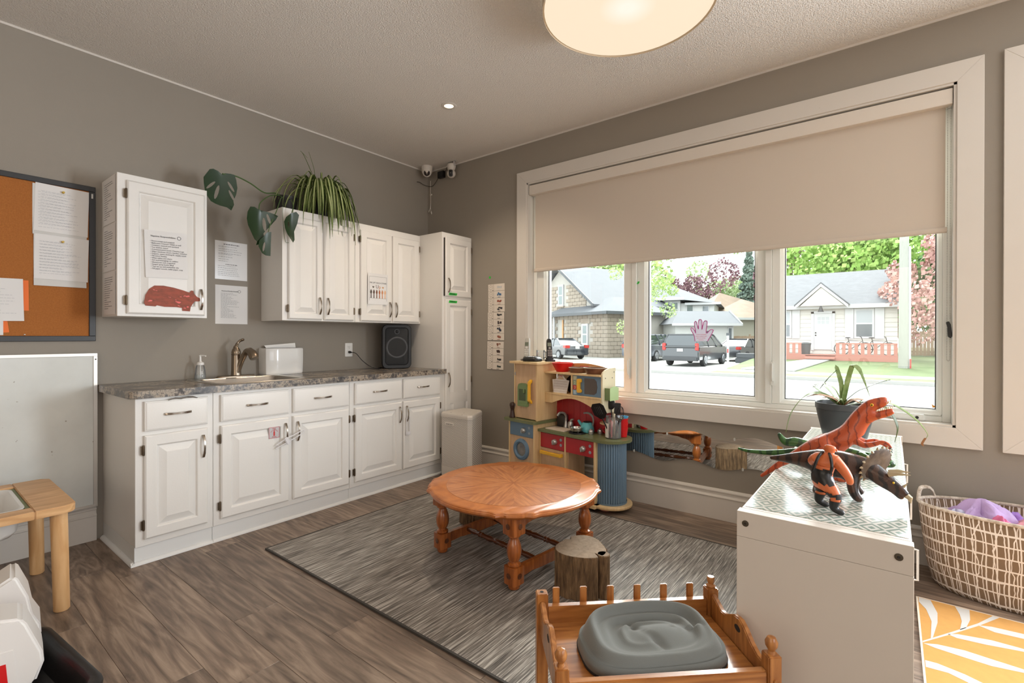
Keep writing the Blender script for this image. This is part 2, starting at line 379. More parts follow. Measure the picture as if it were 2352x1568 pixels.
# ceiling drum lamp
m_shade = mat('lamp_diffuser', (250, 240, 225), 0.6)
def drum(loc, label, R=0.385, z0=2.69):
    l = thing('ceiling_lamp', label, 'lamp', (loc[0], loc[1], z0))
    part('canopy', MB().lathe([(.07,.012),(.07,H-z0-0.001)], (0,0,0), 20), mat('lamp_metal', (196,186,172), .35, metal=.8), l)
    # glowing diffuser, brighter where the bulbs sit
    m = MATS.get('lamp_glow')
    if not m:
        m, nt, b = _base('lamp_glow'); MATS['lamp_glow'] = m
        tc = N(nt, 'ShaderNodeTexCoord'); ln = N(nt, 'ShaderNodeVectorMath', operation='LENGTH'); LK(nt, tc, 'Object', ln, 0)
        rp = N(nt, 'ShaderNodeValToRGB'); rp.color_ramp.elements[0].position = 0.03; rp.color_ramp.elements[0].color = (1.0, 0.93, 0.80, 1); rp.color_ramp.elements[1].position = 0.13; rp.color_ramp.elements[1].color = (0.97, 0.79, 0.58, 1)
        LK(nt, ln, 'Value', rp, 'Fac'); LK(nt, rp, 'Color', b, 'Emission Color'); b.inputs['Emission Strength'].default_value = .88; b.inputs['Base Color'].default_value = (0.1, 0.09, 0.08, 1); b.inputs['Roughness'].default_value = 0.6
    part('diffuser', MB().lathe([(.001,.004),(R*.5,.0045),(R-.006,.006),(R-.006,.009),(.001,.009)], (0,0,0), 64), m, l)
    part('drum_shade', MB().lathe([(R,0),(R+.002,0),(R+.002,.105),(R,.105)], (0,0,0), 64, cap0=False, cap1=False), mat('shade_linen', (196, 178, 154), .8), l)
    return l
drum((2.742, -1.285), 'round drum ceiling lamp with glowing warm diffuser above the rug')
drum((5.2, -3.9), 'unseen drum ceiling lamp added as fill at the back of the room')  # second drum added out of view to help light the room
dl = thing('downlight', 'small recessed round downlight in the ceiling near the corner', 'lamp', (1.185, -0.88, H-0.004))
part('ring', MB().lathe([(.034,0),(.05,-.001),(.056,.002),(.056,.004),(.034,.004)], (0,0,0), 28, cap0=False, cap1=False), m_trim, dl)
part('bulb', MB().lathe([(.001,.001),(.034,.002),(.034,.0035)], (0,0,0), 20, cap0=False), mat('downlight_glow', (255,235,205), .5, emis=(255,226,180), estr=3.0), dl)
sl = bpy.data.lights.new('downlight_lamp', 'SPOT'); sl.energy = 48; sl.color = (1.0,.82,.62); sl.spot_size = 2.2; sl.spot_blend = .8; sl.shadow_soft_size = .03
so = bpy.data.objects.new('downlight_lamp', sl); COL.objects.link(so); so.parent = dl; so.location = (0,0,-0.012)
# wavy mirror
m_mirror = mat('mirror_silver', (238, 240, 238), 0.015, metal=1.0)
xs = [2.02 + i*0.02 for i in range(59)]
top = [(x, 0.540 + 0.019*math.cos(2*pi*(x-2.205)/0.405)) for x in xs]; bot = [(x, 0.345 + 0.0185*math.cos(2*pi*(x-2.215)/0.405)) for x in xs]
mr = thing('wavy_mirror', 'long low wall mirror with wavy edges under the window', 'mirror', (2.6, -0.006, 0.32))
part('glass', MB().prism(top + bot[::-1], -0.009, -0.001, 'y'), m_mirror, mr, True, False)
for cx, cz in ((2.215, 0.366), (2.46, 0.520), (2.95, 0.352), (2.90, .538)):
    part('clip', MB().box(cx-.006, cx+.006, -0.014, -0.0005, cz-.012, cz+.008), mat('clear_clip', (205,205,200), .2), mr, True, True, .003, 2)
# ================================================================== kitchen run on the left wall
m_cab = mat('white_cabinet_paint', (229, 226, 221), 0.38, var=0.012, vscale=3, bump=0.03, bscale=120, specks=(92, 82, 72), sscale=17, sth=0.80)
m_kick = mat('white_kick_paint', (226, 226, 224), 0.5, specks=(150, 125, 100), sscale=14, sth=0.77)
m_dark = mat('cabinet_gap', (40, 34, 30), 0.8)
m_nickel = mat('brushed_nickel', (176, 168, 158), 0.22, metal=1.0)
m_hinge = mat('antique_hinge', (112, 98, 82), 0.35, metal=0.9)
# shared handle (bow pull, along z, standing out +x) and hinge
hm = MB(); HL = 0.128
prof = [(-.5, 0.0), (-.5, .010), (-.40, .016), (-.30, .0235), (-.15, .028), (0, .0295), (.15, .028), (.30, .0235), (.40, .016), (.5, .010), (.5, 0.0)]
rings = []
for t, d in prof:
    w = 0.0062 if abs(t) > 0.28 else 0.0048
    rings.append((t*HL, d, w))
rr2 = []
for k, (z, d, w) in enumerate(rings):
    inn = max(d-0.005, 0.0) if 0 < k < len(rings)-1 else 0.0
    if k in (1, len(rings)-2): inn = 0.0
    rr2.append([(d+.0005, -w, z), (d+.0005, w, z), (inn, w, z + (0.012 if k == 2 else (-0.012 if k == len(rings)-3 else 0))*0), (inn, -w, z)])
hm.loft(rr2[1:-1])
handle_v = hm.mesh('handle', m_nickel, True, 0.0012, 1, 35)
hg = MB().lathe([(.0005,-.028),(.005,-.027),(.0062,-.020),(.0062,.020),(.005,.027),(.0005,.028)], (.006,0,0), 8); hg.box(-.0005,.004,-.011,.002,-.022,.022)
hinge_me = hg.mesh('hinge', m_hinge, True, 0, 1, 40)
def raised(y0, y1, z0, z1, x, drawer=False):
    if drawer: prof = [(0,0),(0,.014),(.004,.017),(.007,.0175),(.009,.020),(.012,.0205)]
    else:
        w = 0.052 if y1-y0 > 0.29 else 0.040
        prof = [(0,0),(0,.013),(.004,.017),(.008,.019),(w,.019),(w+.004,.016),(w+.008,.008),(w+.012,.0075),(w+.044,.0178),(w+.046,.0188),(w+.048,.0188)]
    return MB().rings_rect(y0, y1, z0, z1, prof, 'x', x)
def door(parent, y0, y1, z0, z1, x, hy, hz, hinge_side, zs=None, gap=True):
    d = part('door', raised(y0, y1, z0, z1, x), m_cab, parent, True, True, 0, 1, 20)
    off = Vector(parent.location)
    if hy is not None: link('handle', handle_v, d, Vector((x+.019, hy, hz)) - off)
    hy2 = y0-.004 if hinge_side < 0 else y1+.004
    for z in (zs or (z0+.075, z1-.075)):
        h = link('hinge', hinge_me, d, Vector((x+.008, hy2, z)) - off)
        if hinge_side > 0: h.rotation_euler = (0, 0, 0); h.scale = (1, -1, 1)
    return d
def drawer(parent, y0, y1, z0, z1, x):
    d = part('drawer', raised(y0, y1, z0, z1, x, True), m_cab, parent, True, True, 0, 1, 20)
    link('handle', handle_v, d, Vector((x+.0205, (y0+y1)/2, (z0+z1)/2 + .004)) - Vector(parent.location), (pi/2, 0, 0))
    return d
KX = 0.606
def base(name, label, y0, y1, doors, drawers, left_end=False):
    t = thing(name, label, 'cabinet', (0.3, (y0+y1)/2, 0))
    bm0 = MB().box(0.002, KX-.001, y0+.0005, y1-.0005, 0.095, 0.870) if doors[0][0] != -2.167 else MB().box(KX-.02, KX-.001, y0+.0005, y1-.0005, .095, .870).box(.002, KX-.0201, y0+.0005, y0+.018, .095, .870).box(.002, KX-.0201, y1-.018, y1-.0005, .095, .870).box(.002, KX-.0201, y0+.0181, y1-.0181, .095, .113)
    part('body', bm0, m_cab, t, True, False, 0.0015, 1)
    part('kick_board', MB().box(0.002, KX-.014, y0+.0006, y1-.0006, 0.001, 0.0945), m_kick, t, True, False)
    qr = [(0, 0), (.019, 0), (.0185, .006), (.015, .012), (.010, .0165), (.004, .019), (0, .019)]
    part('quarter_round', MB().prism([(KX-.014+a, .001+b) for a, b in qr], y0 - (.018 if left_end else 0), y1, 'y'), m_kick, t, True, True)
    if left_end: part('end_moulding', MB().prism([(y0-a, .001+b) for a, b in qr], 0.018, KX+.004, 'x'), m_kick, t, True, True)
    for a, b in drawers: drawer(t, a, b, 0.697, 0.853, KX)
    for a, b, s in doors:
        hy = (b-.026) if s < 0 else (a+.026)
        door(t, a, b, 0.132, 0.674, KX, hy, 0.575, s)
    return t
c1 = base('base_cabinet', 'white base cabinet at the free end of the counter, one door and one drawer', -2.572, -2.204, [(-2.535,-2.236,-1)], [(-2.535,-2.236)], True)
c2 = base('base_cabinet', 'white double base cabinet under the sink, with fire sign and strap lock', -2.203, -1.306, [(-2.167,-1.762,-1),(-1.733,-1.320,1)], [(-2.167,-1.762),(-1.733,-1.320)])
c3 = base('base_cabinet', 'white double base cabinet between the sink and the tall corner cabinet', -1.305, -0.380, [(-1.268,-0.841,-1),(-0.823,-0.423,1)], [(-1.268,-0.841),(-0.823,-0.423)])
# crumpled foil bag caught in the first drawer
bg = MB()
bp_ = [(0,0,0),(.004,.03,.012),(.006,.06,.006),(.004,.09,.014),(.003,.115,.010),(.002,.14,.001)]
bg.ribbon([(KX+.016+p[0], -2.43+p[1], .849+p[2]*.9) for p in bp_], [.02,.016,.02,.018,.02,.008], (1,0,.6), .0006)
one('wrapper_scrap', bg, mat('foil_scrap', (120,112,104), .3, metal=.4), 'crumpled dark wrapper scrap sticking out above the first drawer', 'scrap', (KX+.018, -2.37, .849), world=True)
# countertop with sink cut-out
def granite():
    m, nt, b = _base('granite_laminate'); MATS['granite'] = m
    tc = N(nt, 'ShaderNodeTexCoord')
    a = N(nt, 'ShaderNodeTexNoise'); a.inputs['Scale'].default_value = 6; a.inputs['Detail'].default_value = 3; LK(nt, tc, 'Object', a, 'Vector')
    v = N(nt, 'ShaderNodeTexNoise'); v.inputs['Scale'].default_value = 42; v.inputs['Detail'].default_value = 6; v.inputs['Roughness'].default_value = .75; LK(nt, tc, 'Object', v, 'Vector')
    s = N(nt, 'ShaderNodeMath', operation='MULTIPLY_ADD'); s.inputs[1].default_value = .9; LK(nt, v, 'Fac', s, 0); sb = N(nt, 'ShaderNodeMath', operation='SUBTRACT'); LK(nt, a, 'Fac', sb, 0); sb.inputs[1].default_value = .45; LK(nt, sb, 0, s, 2)
    r = N(nt, 'ShaderNodeValToRGB'); els = r.color_ramp.elements; els[0].position = .28; els[0].color = lin((58,57,58)); els[1].position = .70; els[1].color = lin((60,52,46))
    for p, c in ((.40,(84,82,82)),(.49,(116,110,104)),(.57,(176,162,144)),(.63,(116,106,98))): e = els.new(p); e.color = lin(c)
    LK(nt, s, 0, r, 'Fac'); LK(nt, r, 'Color', b, 'Base Color'); b.inputs['Roughness'].default_value = 0.22
    return m
m_gran = granite()
CY0, CY1, CX1, CZ0, CZ1 = -2.60, -0.381, 0.634, 0.871, 0.910
SX0, SX1, SY0, SY1 = 0.10, 0.565, -2.155, -1.615
mb = MB()
r = 0.045
left = [(0.001, CY0), (CX1-r, CY0)] + [(CX1-r+r*math.sin(pi/2*k/6), CY0+r-r*math.cos(pi/2*k/6)) for k in range(1, 7)] + [(CX1, SY0), (0.001, SY0)]
r2 = 0.012
right = [(0.001, SY1), (CX1, SY1), (CX1, CY1-.004), (0.001, CY1-.004)]
mb.prism(left, CZ0, CZ1).prism(right, CZ0, CZ1).box(SX1, CX1, SY0, SY1, CZ0, CZ1).box(0.001, SX0, SY0, SY1, CZ0, CZ1)
mb.box(0.606, CX1-.004, CY1-.004, CY1+.026, CZ0, CZ1)
ct = one('countertop', mb, m_gran, 'grey and beige mottled laminate countertop over the white base cabinets', 'countertop', (0.3, -1.5, CZ0), world=True, smooth=False)
# sink
m_steel = mat('stainless_steel', (196, 190, 182), 0.28, metal=1.0, bump=0.02, bscale=300)
sk = thing('sink', 'stainless steel drop-in sink set in the countertop', 'sink', (0.33, -1.885, 0.91))
def rr3(x0, x1, y0, y1, r, z): return [(x, y, z) for x, y in rrect(x0, x1, y0, y1, r, 4)]
rim = [rr3(SX0-.02, SX1+.02, SY0-.02, SY1+.02, .04, .9105), rr3(SX0-.018, SX1+.018, SY0-.018, SY1+.018, .04, .914), rr3(SX0+.07, SX1-.012, SY0+.012, SY1-.012, .05, .9135), rr3(SX0+.075, SX1-.018, SY0+.02, SY1-.02, .05, .905),
       rr3(SX0+.085, SX1-.028, SY0+.03, SY1-.03, .05, .80), rr3(SX0+.105, SX1-.05, SY0+.05, SY1-.05, .05, .775)]
part('basin', MB().loft(rim, False, True), m_steel, sk, True)
part('drain', MB().lathe([(.04,0),(.038,.003),(.015,.001)], (.36, -1.885, .7755), 20), m_nickel, sk, True)
fa = thing('faucet', 'brushed nickel single lever kitchen faucet with pull-out spout', 'faucet', (0.118, -1.875, .9142))
m_fau = mat('faucet_nickel', (150, 136, 120), 0.3, metal=1.0)
part('base_plate', MB().loft([rr3(-.028, .028, -.125, .125, .027, 0), rr3(-.028, .028, -.125, .125, .027, .006), rr3(-.022, .022, -.118, .118, .022, .012)]), m_fau, fa)
part('body', MB().lathe([(.033,.012),(.032,.018),(.030,.06),(.029,.12),(.0285,.150),(.031,.153),(.031,.158),(.028,.162)], (0,0,0), 24), m_fau, fa)
part('lever', MB().lathe([(.029,.162),(.029,.172),(.024,.19),(.015,.203)], (0,0,0), 20, cap1=True).tube(spline([(.0,-.004,.198),(-.004,.004,.215),(-.010,.014,.232),(-.004,.030,.250),(.012,.046,.258)], 5), [.015]*4+[.011]*5+[.0085]*5+[.009]*3+[.0095]*3+[.008], 10), m_fau, fa)
part('spout', MB().tube(spline([(.012,.0,.03),(.020,.012,.075),(.040,.022,.12),(.075,.030,.165),(.110,.036,.180),(.145,.040,.165)], 5), [.020]*8+[.019]*8+[.022]*5+[.026]*5, 14), m_fau, fa)
part('spray_head', MB().tube([(.125,.038,.178),(.150,.041,.163),(.172,.043,.140),(.178,.044,.130)], [.024,.029,.031,.027], 14), m_fau, fa)
# soap dispenser
m_clear = glass('clear_plastic', (252, 253, 253), 0.05, 0.02, .10)
m_pump = mat('white_pump', (236, 234, 230), .35)
so_ = thing('soap_bottle', 'clear soap bottle with white pump beside the sink', 'bottle', (0.085, -2.085, 0.9105))
part('bottle', MB().lathe([(.030,0),(.033,.004),(.033,.02),(.029,.06),(.025,.085),(.022,.092),(.020,.096)], (0,0,0), 20), m_clear, so_)
part('soap', MB().lathe([(.027,.003),(.029,.006),(.0285,.03)], (0,0,0), 16), glass('soap_liquid', (244,248,248), .04, .05, .2), so_)
part('pump', MB().lathe([(.0215,.094),(.0215,.108),(.012,.114),(.007,.118),(.006,.15),(.008,.152),(.008,.158),(.002,.160)], (0,0,0), 14).tube([(.0,.0,.155),(.02,.012,.156),(.036,.02,.153)], [.006,.005,.004], 8).tube([(0,0,.10),(0,0,.01)], .003, 6), m_pump, so_)
# towel dispenser
pd = thing('towel_dispenser', 'glossy white paper towel dispenser standing behind the sink', 'dispenser', (0.0, -1.52, 0.9105))
m_gloss = mat('gloss_white_plastic', (232, 230, 226), .12)
bx = [(.006,-.152),(.062,-.152),(.098,-.142),(.118,-.112),(.122,-.06),(.124,0),(.122,.06),(.118,.112),(.098,.142),(.062,.152),(.006,.152)]
sh = lambda k, z: [(x*k if x > .03 else x, y*k, z) for x, y in bx]
part('body', MB().loft([sh(.95,0), sh(.97,.004), sh(.985,.014), sh(1.0,.10), sh(1.0,.183), sh(.985,.192), sh(.95,.196)]), m_gloss, pd, ang=30)
part('slot', MB().box(.03,.08,-.11,.11,.1962,.1972), m_dark, pd, smooth=False)
part('lock', MB().box(.082,.095,.02,.045,.1962,.198), m_dark, pd, smooth=False)
part('paper_towel', MB().add([(.045,-.115,.197),(.065,.10,.197),(.072,.092,.233),(.035,-.125,.216),(.0445,-.115,.197),(.0645,.10,.197),(.0715,.092,.233),(.0345,-.125,.216)], [(0,1,2,3),(7,6,5,4),(0,4,5,1),(1,5,6,2),(2,6,7,3),(3,7,4,0)]), mat('paper_towel', (240,238,234), .9), pd, smooth=False)
# outlet, plug, cable
ol = thing('wall_outlet', 'white double wall outlet above the counter with a black plug', 'outlet', (0.0, -0.912, 1.078))
part('plate', MB().loft([[(.0005,y,z) for y, z in rrect(-.036,.036,-.058,.058,.006)], [(.005,y,z) for y, z in rrect(-.036,.036,-.058,.058,.006)], [(.0065,y,z) for y, z in rrect(-.033,.033,-.055,.055,.006)]]), m_pump, ol)
for dz in (.020, -.020):
    s_ = part('socket', MB().loft([[(.0065,y,z+dz) for y, z in rrect(-.017,.017,-.0165,.0165,.006)], [(.008,y,z+dz) for y, z in rrect(-.0165,.0165,-.016,.016,.006)]]), m_pump, ol)
    part('slots', MB().box(.008,.0084,-.008,-.006,dz,dz+.009).box(.008,.0084,.006,.008,dz,dz+.009).box(.008,.0084,-.002,.002,dz-.010,dz-.006), m_dark, s_, smooth=False)
cb = thing('power_cable', 'black power cable hanging from the outlet to the speaker', 'cable', (0.04, -0.912, 1.058))
part('plug', MB().tube([(.0095,-.912,1.058),(.022,-.912,1.058),(.034,-.905,1.056)], [.011,.011,.006], 10), m_black, cb, True)
part('cord', MB().tube(spline([(.030,-.905,1.056),(.05,-.87,1.045),(.08,-.83,.985),(.12,-.78,.935),(.16,-.73,.9145),(.15,-.70,.914),(.10,-.67,.914),(.07,-.62,.914)], 6), .0032, 6), m_black, cb, True)
# speaker
m_spk = mat('speaker_black', (24, 25, 27), .5); m_mesh = mat('speaker_grille', (44, 46, 49), .6, bump=.5, bscale=900)
sp = thing('speaker', 'tall black portable speaker with rounded grille on the counter end', 'speaker', (0.185, -0.560, 0.9105), -0.50)
W2, HS = 0.128, 0.388
def srd(w, z0, z1, r, x): return [(x, y, z) for y, z in rrect(-w, w, z0, z1, r, 6)]
part('cabinet', MB().loft([srd(W2*.72,.03,HS-.03,.05,-.115), srd(W2*.85,.012,HS-.012,.06,-.09), srd(W2*.97,.003,HS-.003,.05,.03), srd(W2,0,HS,.045,.07), srd(W2,0,HS,.045,.085), srd(W2-.006,.006,HS-.006,.04,.094), srd(W2-.026,.03,HS-.026,.035,.094), srd(W2-.03,.034,HS-.03,.03,.088)]), m_spk, sp, ang=50)
part('grille', MB().loft([srd(W2-.0302,.0342,HS-.0302,.03,.0885), srd(W2-.034,.038,HS-.034,.03,.0925)]), m_mesh, sp)
part('woofer_ring', MB().lathe([(.078,0),(.082,.003),(.092,.003),(.096,0)], (.0926,0,.185), 36, 'x', False, False), mat('speaker_ring', (62,64,67), .5), sp)
part('woofer_cone', MB().lathe([(.078,0),(.04,.0015),(.012,.003),(.001,.004)], (.0926,0,.185), 30, 'x', False, False), m_mesh, sp)
part('tweeter_ring', MB().lathe([(.014,0),(.017,.003),(.022,.003),(.025,0)], (.0926,0,.325), 24, 'x', False, False), MATS['speaker_ring'], sp)
part('tweeter', MB().ball((.093,0,.325), (.006,.011,.011), 10, 6), m_spk, sp)
for s in (-1, 1): part('foot', MB().box(-.06,.06,s*.085-.02,s*.085+.02,.0,.012), m_spk, sp, smooth=False, bevel=.003)
# ---------------------------------------------------------------- wall cabinets
UX = 0.314; UZ0, UZ1 = 1.307, 2.104
def upper(name, label, y0, y1, doors, dz=(1.318, 2.052), hz=1.42):
    t = thing(name, label, 'cabinet', (0.15, (y0+y1)/2, UZ0))
    part('body', MB().box(0.002, UX, y0+.0005, y1-.0005, UZ0, UZ1), m_cab, t, True, False, .0015, 1)
    for a, b, s in doors:
        hy = (b-.024) if s < 0 else (a+.024)
        door(t, a, b, dz[0], dz[1], UX, hy, hz, s)
    return t
u0 = upper('wall_cabinet', 'single white wall cabinet with a painted pig taped to its door', -2.578, -2.128, [(-2.536,-2.146,-1)], (1.322, 2.068))
u1 = upper('wall_cabinet', 'white two-door wall cabinet under the trailing plants', -1.652, -1.062, [(-1.612,-1.354,-1),(-1.336,-1.083,1)])
u2 = upper('wall_cabinet', 'white two-door wall cabinet with a hands poster beside the tall cabinet', -1.061, -0.379, [(-1.018,-0.712,-1),(-0.697,-0.405,1)])
# tall corner cabinet
tc_ = thing('tall_cabinet', 'tall white pantry cabinet in the corner with two stacked doors', 'cabinet', (0.3, -0.19, 0))
TX = 0.597
part('body', MB().box(0.002, TX, -0.378, -0.003, 0.001, 2.109), m_cab, tc_, True, False, .0015, 1)
d_ = door(tc_, -0.352, -0.022, 1.548, 2.072, TX, -0.322, 1.645, 1, (1.62, 1.99)); dd = door(tc_, -0.352, -0.022, 0.115, 1.522, TX, -0.322, 0.812, 1, (.30, .80, 1.42))
# the long lower door has two panels: a middle rail
part('middle_rail', MB().rings_rect(-.30, -.074, .60, .70, [(0,.012),(0,.018),(.004,.019)], 'x', TX), m_cab, dd, True, True)
part('gap', MB().box(TX-.001, TX+.012, -0.360, -0.3535, 1.55, 2.06), m_dark, tc_, True, False)
# ---------------------------------------------------------------- papers and signs
m_paper = mat('white_paper', (228, 226, 224), .7); m_lam = mat('laminated_paper', (226, 225, 224), .18)
m_ink = mat('grey_ink', (92, 92, 96), .8); m_ink2 = mat('black_ink', (45, 45, 50), .8)
def lines_mb(w, rows, x0, seed, h=.0016, lo=.35, hi=.95, gap=None):
    """rows: list of z; print lines as thin slabs on the plane x=0"""
    q = random.Random(seed); mb = MB()
    for z in rows:
        y = x0; L_ = w*q.uniform(lo, hi)
        while y < x0 + L_:
            k = q.uniform(.006, .018); mb.box(0, .0002, y, min(y+k, x0+L_), z-h/2, z+h/2); y += k + .0035
    return mb
def sheet(name, label, loc, w, h, m=None, tilt=0.0, rz=0.0, curl=0.0):
    """paper facing +x, lower left corner at local (0,0)"""
    mb = MB(); n = 5
    rg = []
    for i in range(n):
        z = h*i/(n-1); c = curl*(abs(i/(n-1)-.5)*2)**2
        rg.append([(c, 0, z), (c, w, z), (c+.0006, w, z), (c+.0006, 0, z)])
    t = thing(name, label, 'paper', loc); t.rotation_euler = (tilt, 0, rz)
    part('page', mb.loft(rg), m or m_paper, t, smooth=False); return t
txr = (pi/2, 0, pi/2)
# two notices on the wall
n1 = sheet('notice', 'laminated procedure notice on the wall beside the hanging leaves', (.0015, -1.965, 1.593), .214, .268, m_lam, .0)
part('title', lines_mb(.11, [.247], .055, 3, h=.0042, lo=.95, hi=.96), m_ink2, n1, loc=(.0018,0,0))
part('print', lines_mb(.17, [.230,.212,.198,.182,.175,.158,.142,.128], .022, 5), m_ink, n1, loc=(.0018,0,0))
part('subtitle', lines_mb(.08, [.106], .068, 4, h=.0035, lo=.95, hi=.96), m_ink2, n1, loc=(.0018,0,0))
part('print', lines_mb(.17, [.094,.080,.066,.052,.040,.028], .018, 8, lo=.6), m_ink, n1, loc=(.0018,0,0))
n2 = sheet('notice', 'white monthly schedule notice on the wall above the sink, the lower of two', (.0012, -1.963, 1.281), .214, .272, m_paper, .0)
text_mesh('title', 'Preschool Monthly Schedule', .0095, m_ink2, n2, (.002,.095,.228), txr, 'CENTER')
part('logo', MB().lathe([(.008,0),(.010,.0002)], (.0016,.158,.232), 14, 'x', False, False), m_ink, n2)
part('print', lines_mb(.13, [.215-.0085*i for i in range(21)], .035, 12, h=.0014, lo=.3), m_ink, n2, loc=(.0018,0,0))
# door notice
n3 = sheet('notice', 'bulleted list on white paper taped to the single wall cabinet door', (UX+.0205, -2.452, 1.532), .213, .272, m_paper, .03, curl=.002)
text_mesh('title', 'Naptime Responsibilities', .0125, m_ink2, n3, (.0035,.092,.236), txr, 'CENTER')
part('logo', MB().lathe([(.008,0),(.0105,.0003)], (.003,.172,.240), 14, 'x', False, False), m_ink, n3)
body = ['Floors swept and mopped', 'Bathroom Cleaned / Adult as well', 'Counters cleaned and sanitized', 'Toy shelves wiped', 'Communication book/ Cleaning Logs', 'Wipe windows, doors, handles, switches', 'Diapers, spare clothing fit, supply needs', 'Fill water bottles', 'Wipe tables and chairs', 'Art and belongings to cubbies', 'Shoes/coat rack organized', 'Soaps/ spray bottle filled', 'Toy set up and washed/air dry', 'Fill paper towels, toilet paper, soap']
text_mesh('list', '\n'.join('\u2022 ' + b for b in body), .0108, mat('mid_grey_ink', (96,96,100), .8), n3, (.0032,.026,.208), txr, sl=1.13)
# painted pig
pig = [(-.14,-.045),(-.135,.0),(-.12,.035),(-.095,.058),(-.05,.063),(0,.058),(.05,.048),(.085,.038),(.092,.052),(.104,.052),(.108,.036),(.125,.018),(.142,.010),(.144,-.006),(.132,-.010),(.115,-.012),(.104,-.03),(.095,-.048),(.092,-.075),(.052,-.075),(.050,-.058),(.02,-.056),(-.04,-.060),(-.078,-.055),(-.084,-.062),(-.132,-.062)]
one('painted_pig', MB().prism([(y, z) for y, z in pig], 0, .0018, 'x'), mat('pig_paint', (168, 76, 52), .6, rgb2=(120, 62, 40), vscale=22, stretch=(1,1,2.5), specks=(232,110,104), sscale=20, sth=.66), 'cut-out pig painted reddish brown on the single wall cabinet door', 'artwork', (UX+.0205, -2.318, 1.425), smooth=False, rot=(-.05,0,0))
# three papers on the cabinet side
for i, (z, h) in enumerate(((1.835, .262), (1.566, .262), (1.318, .240))):
    s = sheet('notice', ['topmost of the printed sheets on the side of the single wall cabinet', 'middle printed sheet on the side of the single wall cabinet', 'lowest printed sheet on the side of the single wall cabinet'][i], (.045, -2.5795, z), .245, h, m_paper, 0.0, -pi/2)
    part('print', lines_mb(.19, [h-.03-.0125*k for k in range(int(h/.0135)-2)], .03, 20+i, h=.003, lo=.25, hi=.9), m_ink, s, loc=(.0008,0,0))
# hands poster
hp = sheet('poster', 'We lift each other up poster with raised hands on a wall cabinet door', (UX+.0205, -.955, 1.458), .200, .255, m_lam)
m_pb = mat('poster_white', (236,234,230), .6)
part('border', MB().box(0,.0004,.014,.186,.228,.2295).box(0,.0004,.014,.0155,.03,.229).box(0,.0004,.1845,.186,.03,.229).box(0,.0004,.014,.186,.05,.0515), m_ink, hp, smooth=False, loc=(.0006,0,0))
text_mesh('words', 'WE LIFT EACH OTHER', .0165, m_ink2, hp, (.0016,.100,.172), txr, 'CENTER')
text_mesh('script_word', 'U', .042, mat('olive_print', (84,76,58), .5), hp, (.0016,.090,.132), txr, 'CENTER')
text_mesh('script_word', 'p', .040, mat('copper_print', (196,128,84), .5), hp, (.0016,.116,.132), txr, 'CENTER')
for k, (yy, c) in enumerate(((.052, (92,84,72)), (.148, (198,150,104)))):
    part('heart', MB().prism([(yy+a, .142+b) for a, b in ((0,-.010),(.009,0),(.009,.005),(.005,.008),(0,.004),(-.005,.008),(-.009,.005),(-.009,0))], .0008, .0012, 'x'), mat('heart_print_%d' % k, c, .6), hp, smooth=False)
for k, c in enumerate(((66,52,44),(86,62,50),(120,78,56),(176,104,66),(206,140,96),(226,176,132))):
    yy = .030 + .028*k
    hd = [(-.0045,0),(.0045,0),(.004,.034),(.008,.044),(.009,.056),(.0065,.056),(.006,.066),(.003,.067),(.0025,.058),(.001,.071),(-.002,.071),(-.002,.059),(-.005,.067),(-.007,.066),(-.006,.054),(-.010,.052),(-.008,.042),(-.004,.034)]
    part('raised_hand', MB().prism([(yy+a, .0515+b) for a, b in hd], .0008, .0013, 'x'), mat('skin_print_%d' % k, c, .6), hp, smooth=False)
# green name labels
for i, (yy, z) in enumerate(((-.262, 1.570), (-.262, 1.502))):
    g = one('name_label', MB().prism([(-.055,-.012),(.045,-.010),(.052,.010),(-.048,.011)], 0, .001, 'x'), m_green, ['bright green label strip under the upper pantry door handle', 'bright green label strip at the top of the lower pantry door'][i], 'label', (TX+.0195, yy, z), smooth=False)
    part('print', lines_mb(.07, [0.0], -.035, 60+i, h=.008, lo=.9, hi=.95), m_ink2, g, loc=(.0011,0,0))
# fire extinguisher sign
fs = sheet('fire_sign', 'small silver fire extinguisher sign on the door under the sink', (KX+.0195, -1.895, .552), .070, .072, mat('silver_sign', (188,186,186), .35, metal=.3))
fs['category'] = 'sign'
m_red = mat('sign_red', (196, 44, 40), .5)
part('border', MB().box(0,.0003,.002,.068,.068,.070).box(0,.0003,.002,.068,.002,.004).box(0,.0003,.002,.004,.002,.070).box(0,.0003,.066,.068,.002,.070), m_red, fs, smooth=False, loc=(.0007,0,0))
part('extinguisher', MB().prism([(.030,.016),(.040,.016),(.040,.040),(.037,.046),(.037,.05),(.042,.052),(.037,.055),(.033,.055),(.033,.046),(.030,.040)], .0006, .0011, 'x'), m_red, fs, smooth=False)
ar = MB()
for k in range(9): a_ = pi*(.14+.72*k/8); ar.cbox((.0008, .035+.022*math.cos(a_), .034+.019*math.sin(a_)), (.0008,.0032,.0034))
part('curved_word', ar, m_red, fs, smooth=False)
text_mesh('words', 'FIRE', .012, m_red, fs, (.0012,.035,.057), txr, 'CENTER')
text_mesh('words', 'INSIDE', .009, m_red, fs, (.0012,.035,.007), txr, 'CENTER')
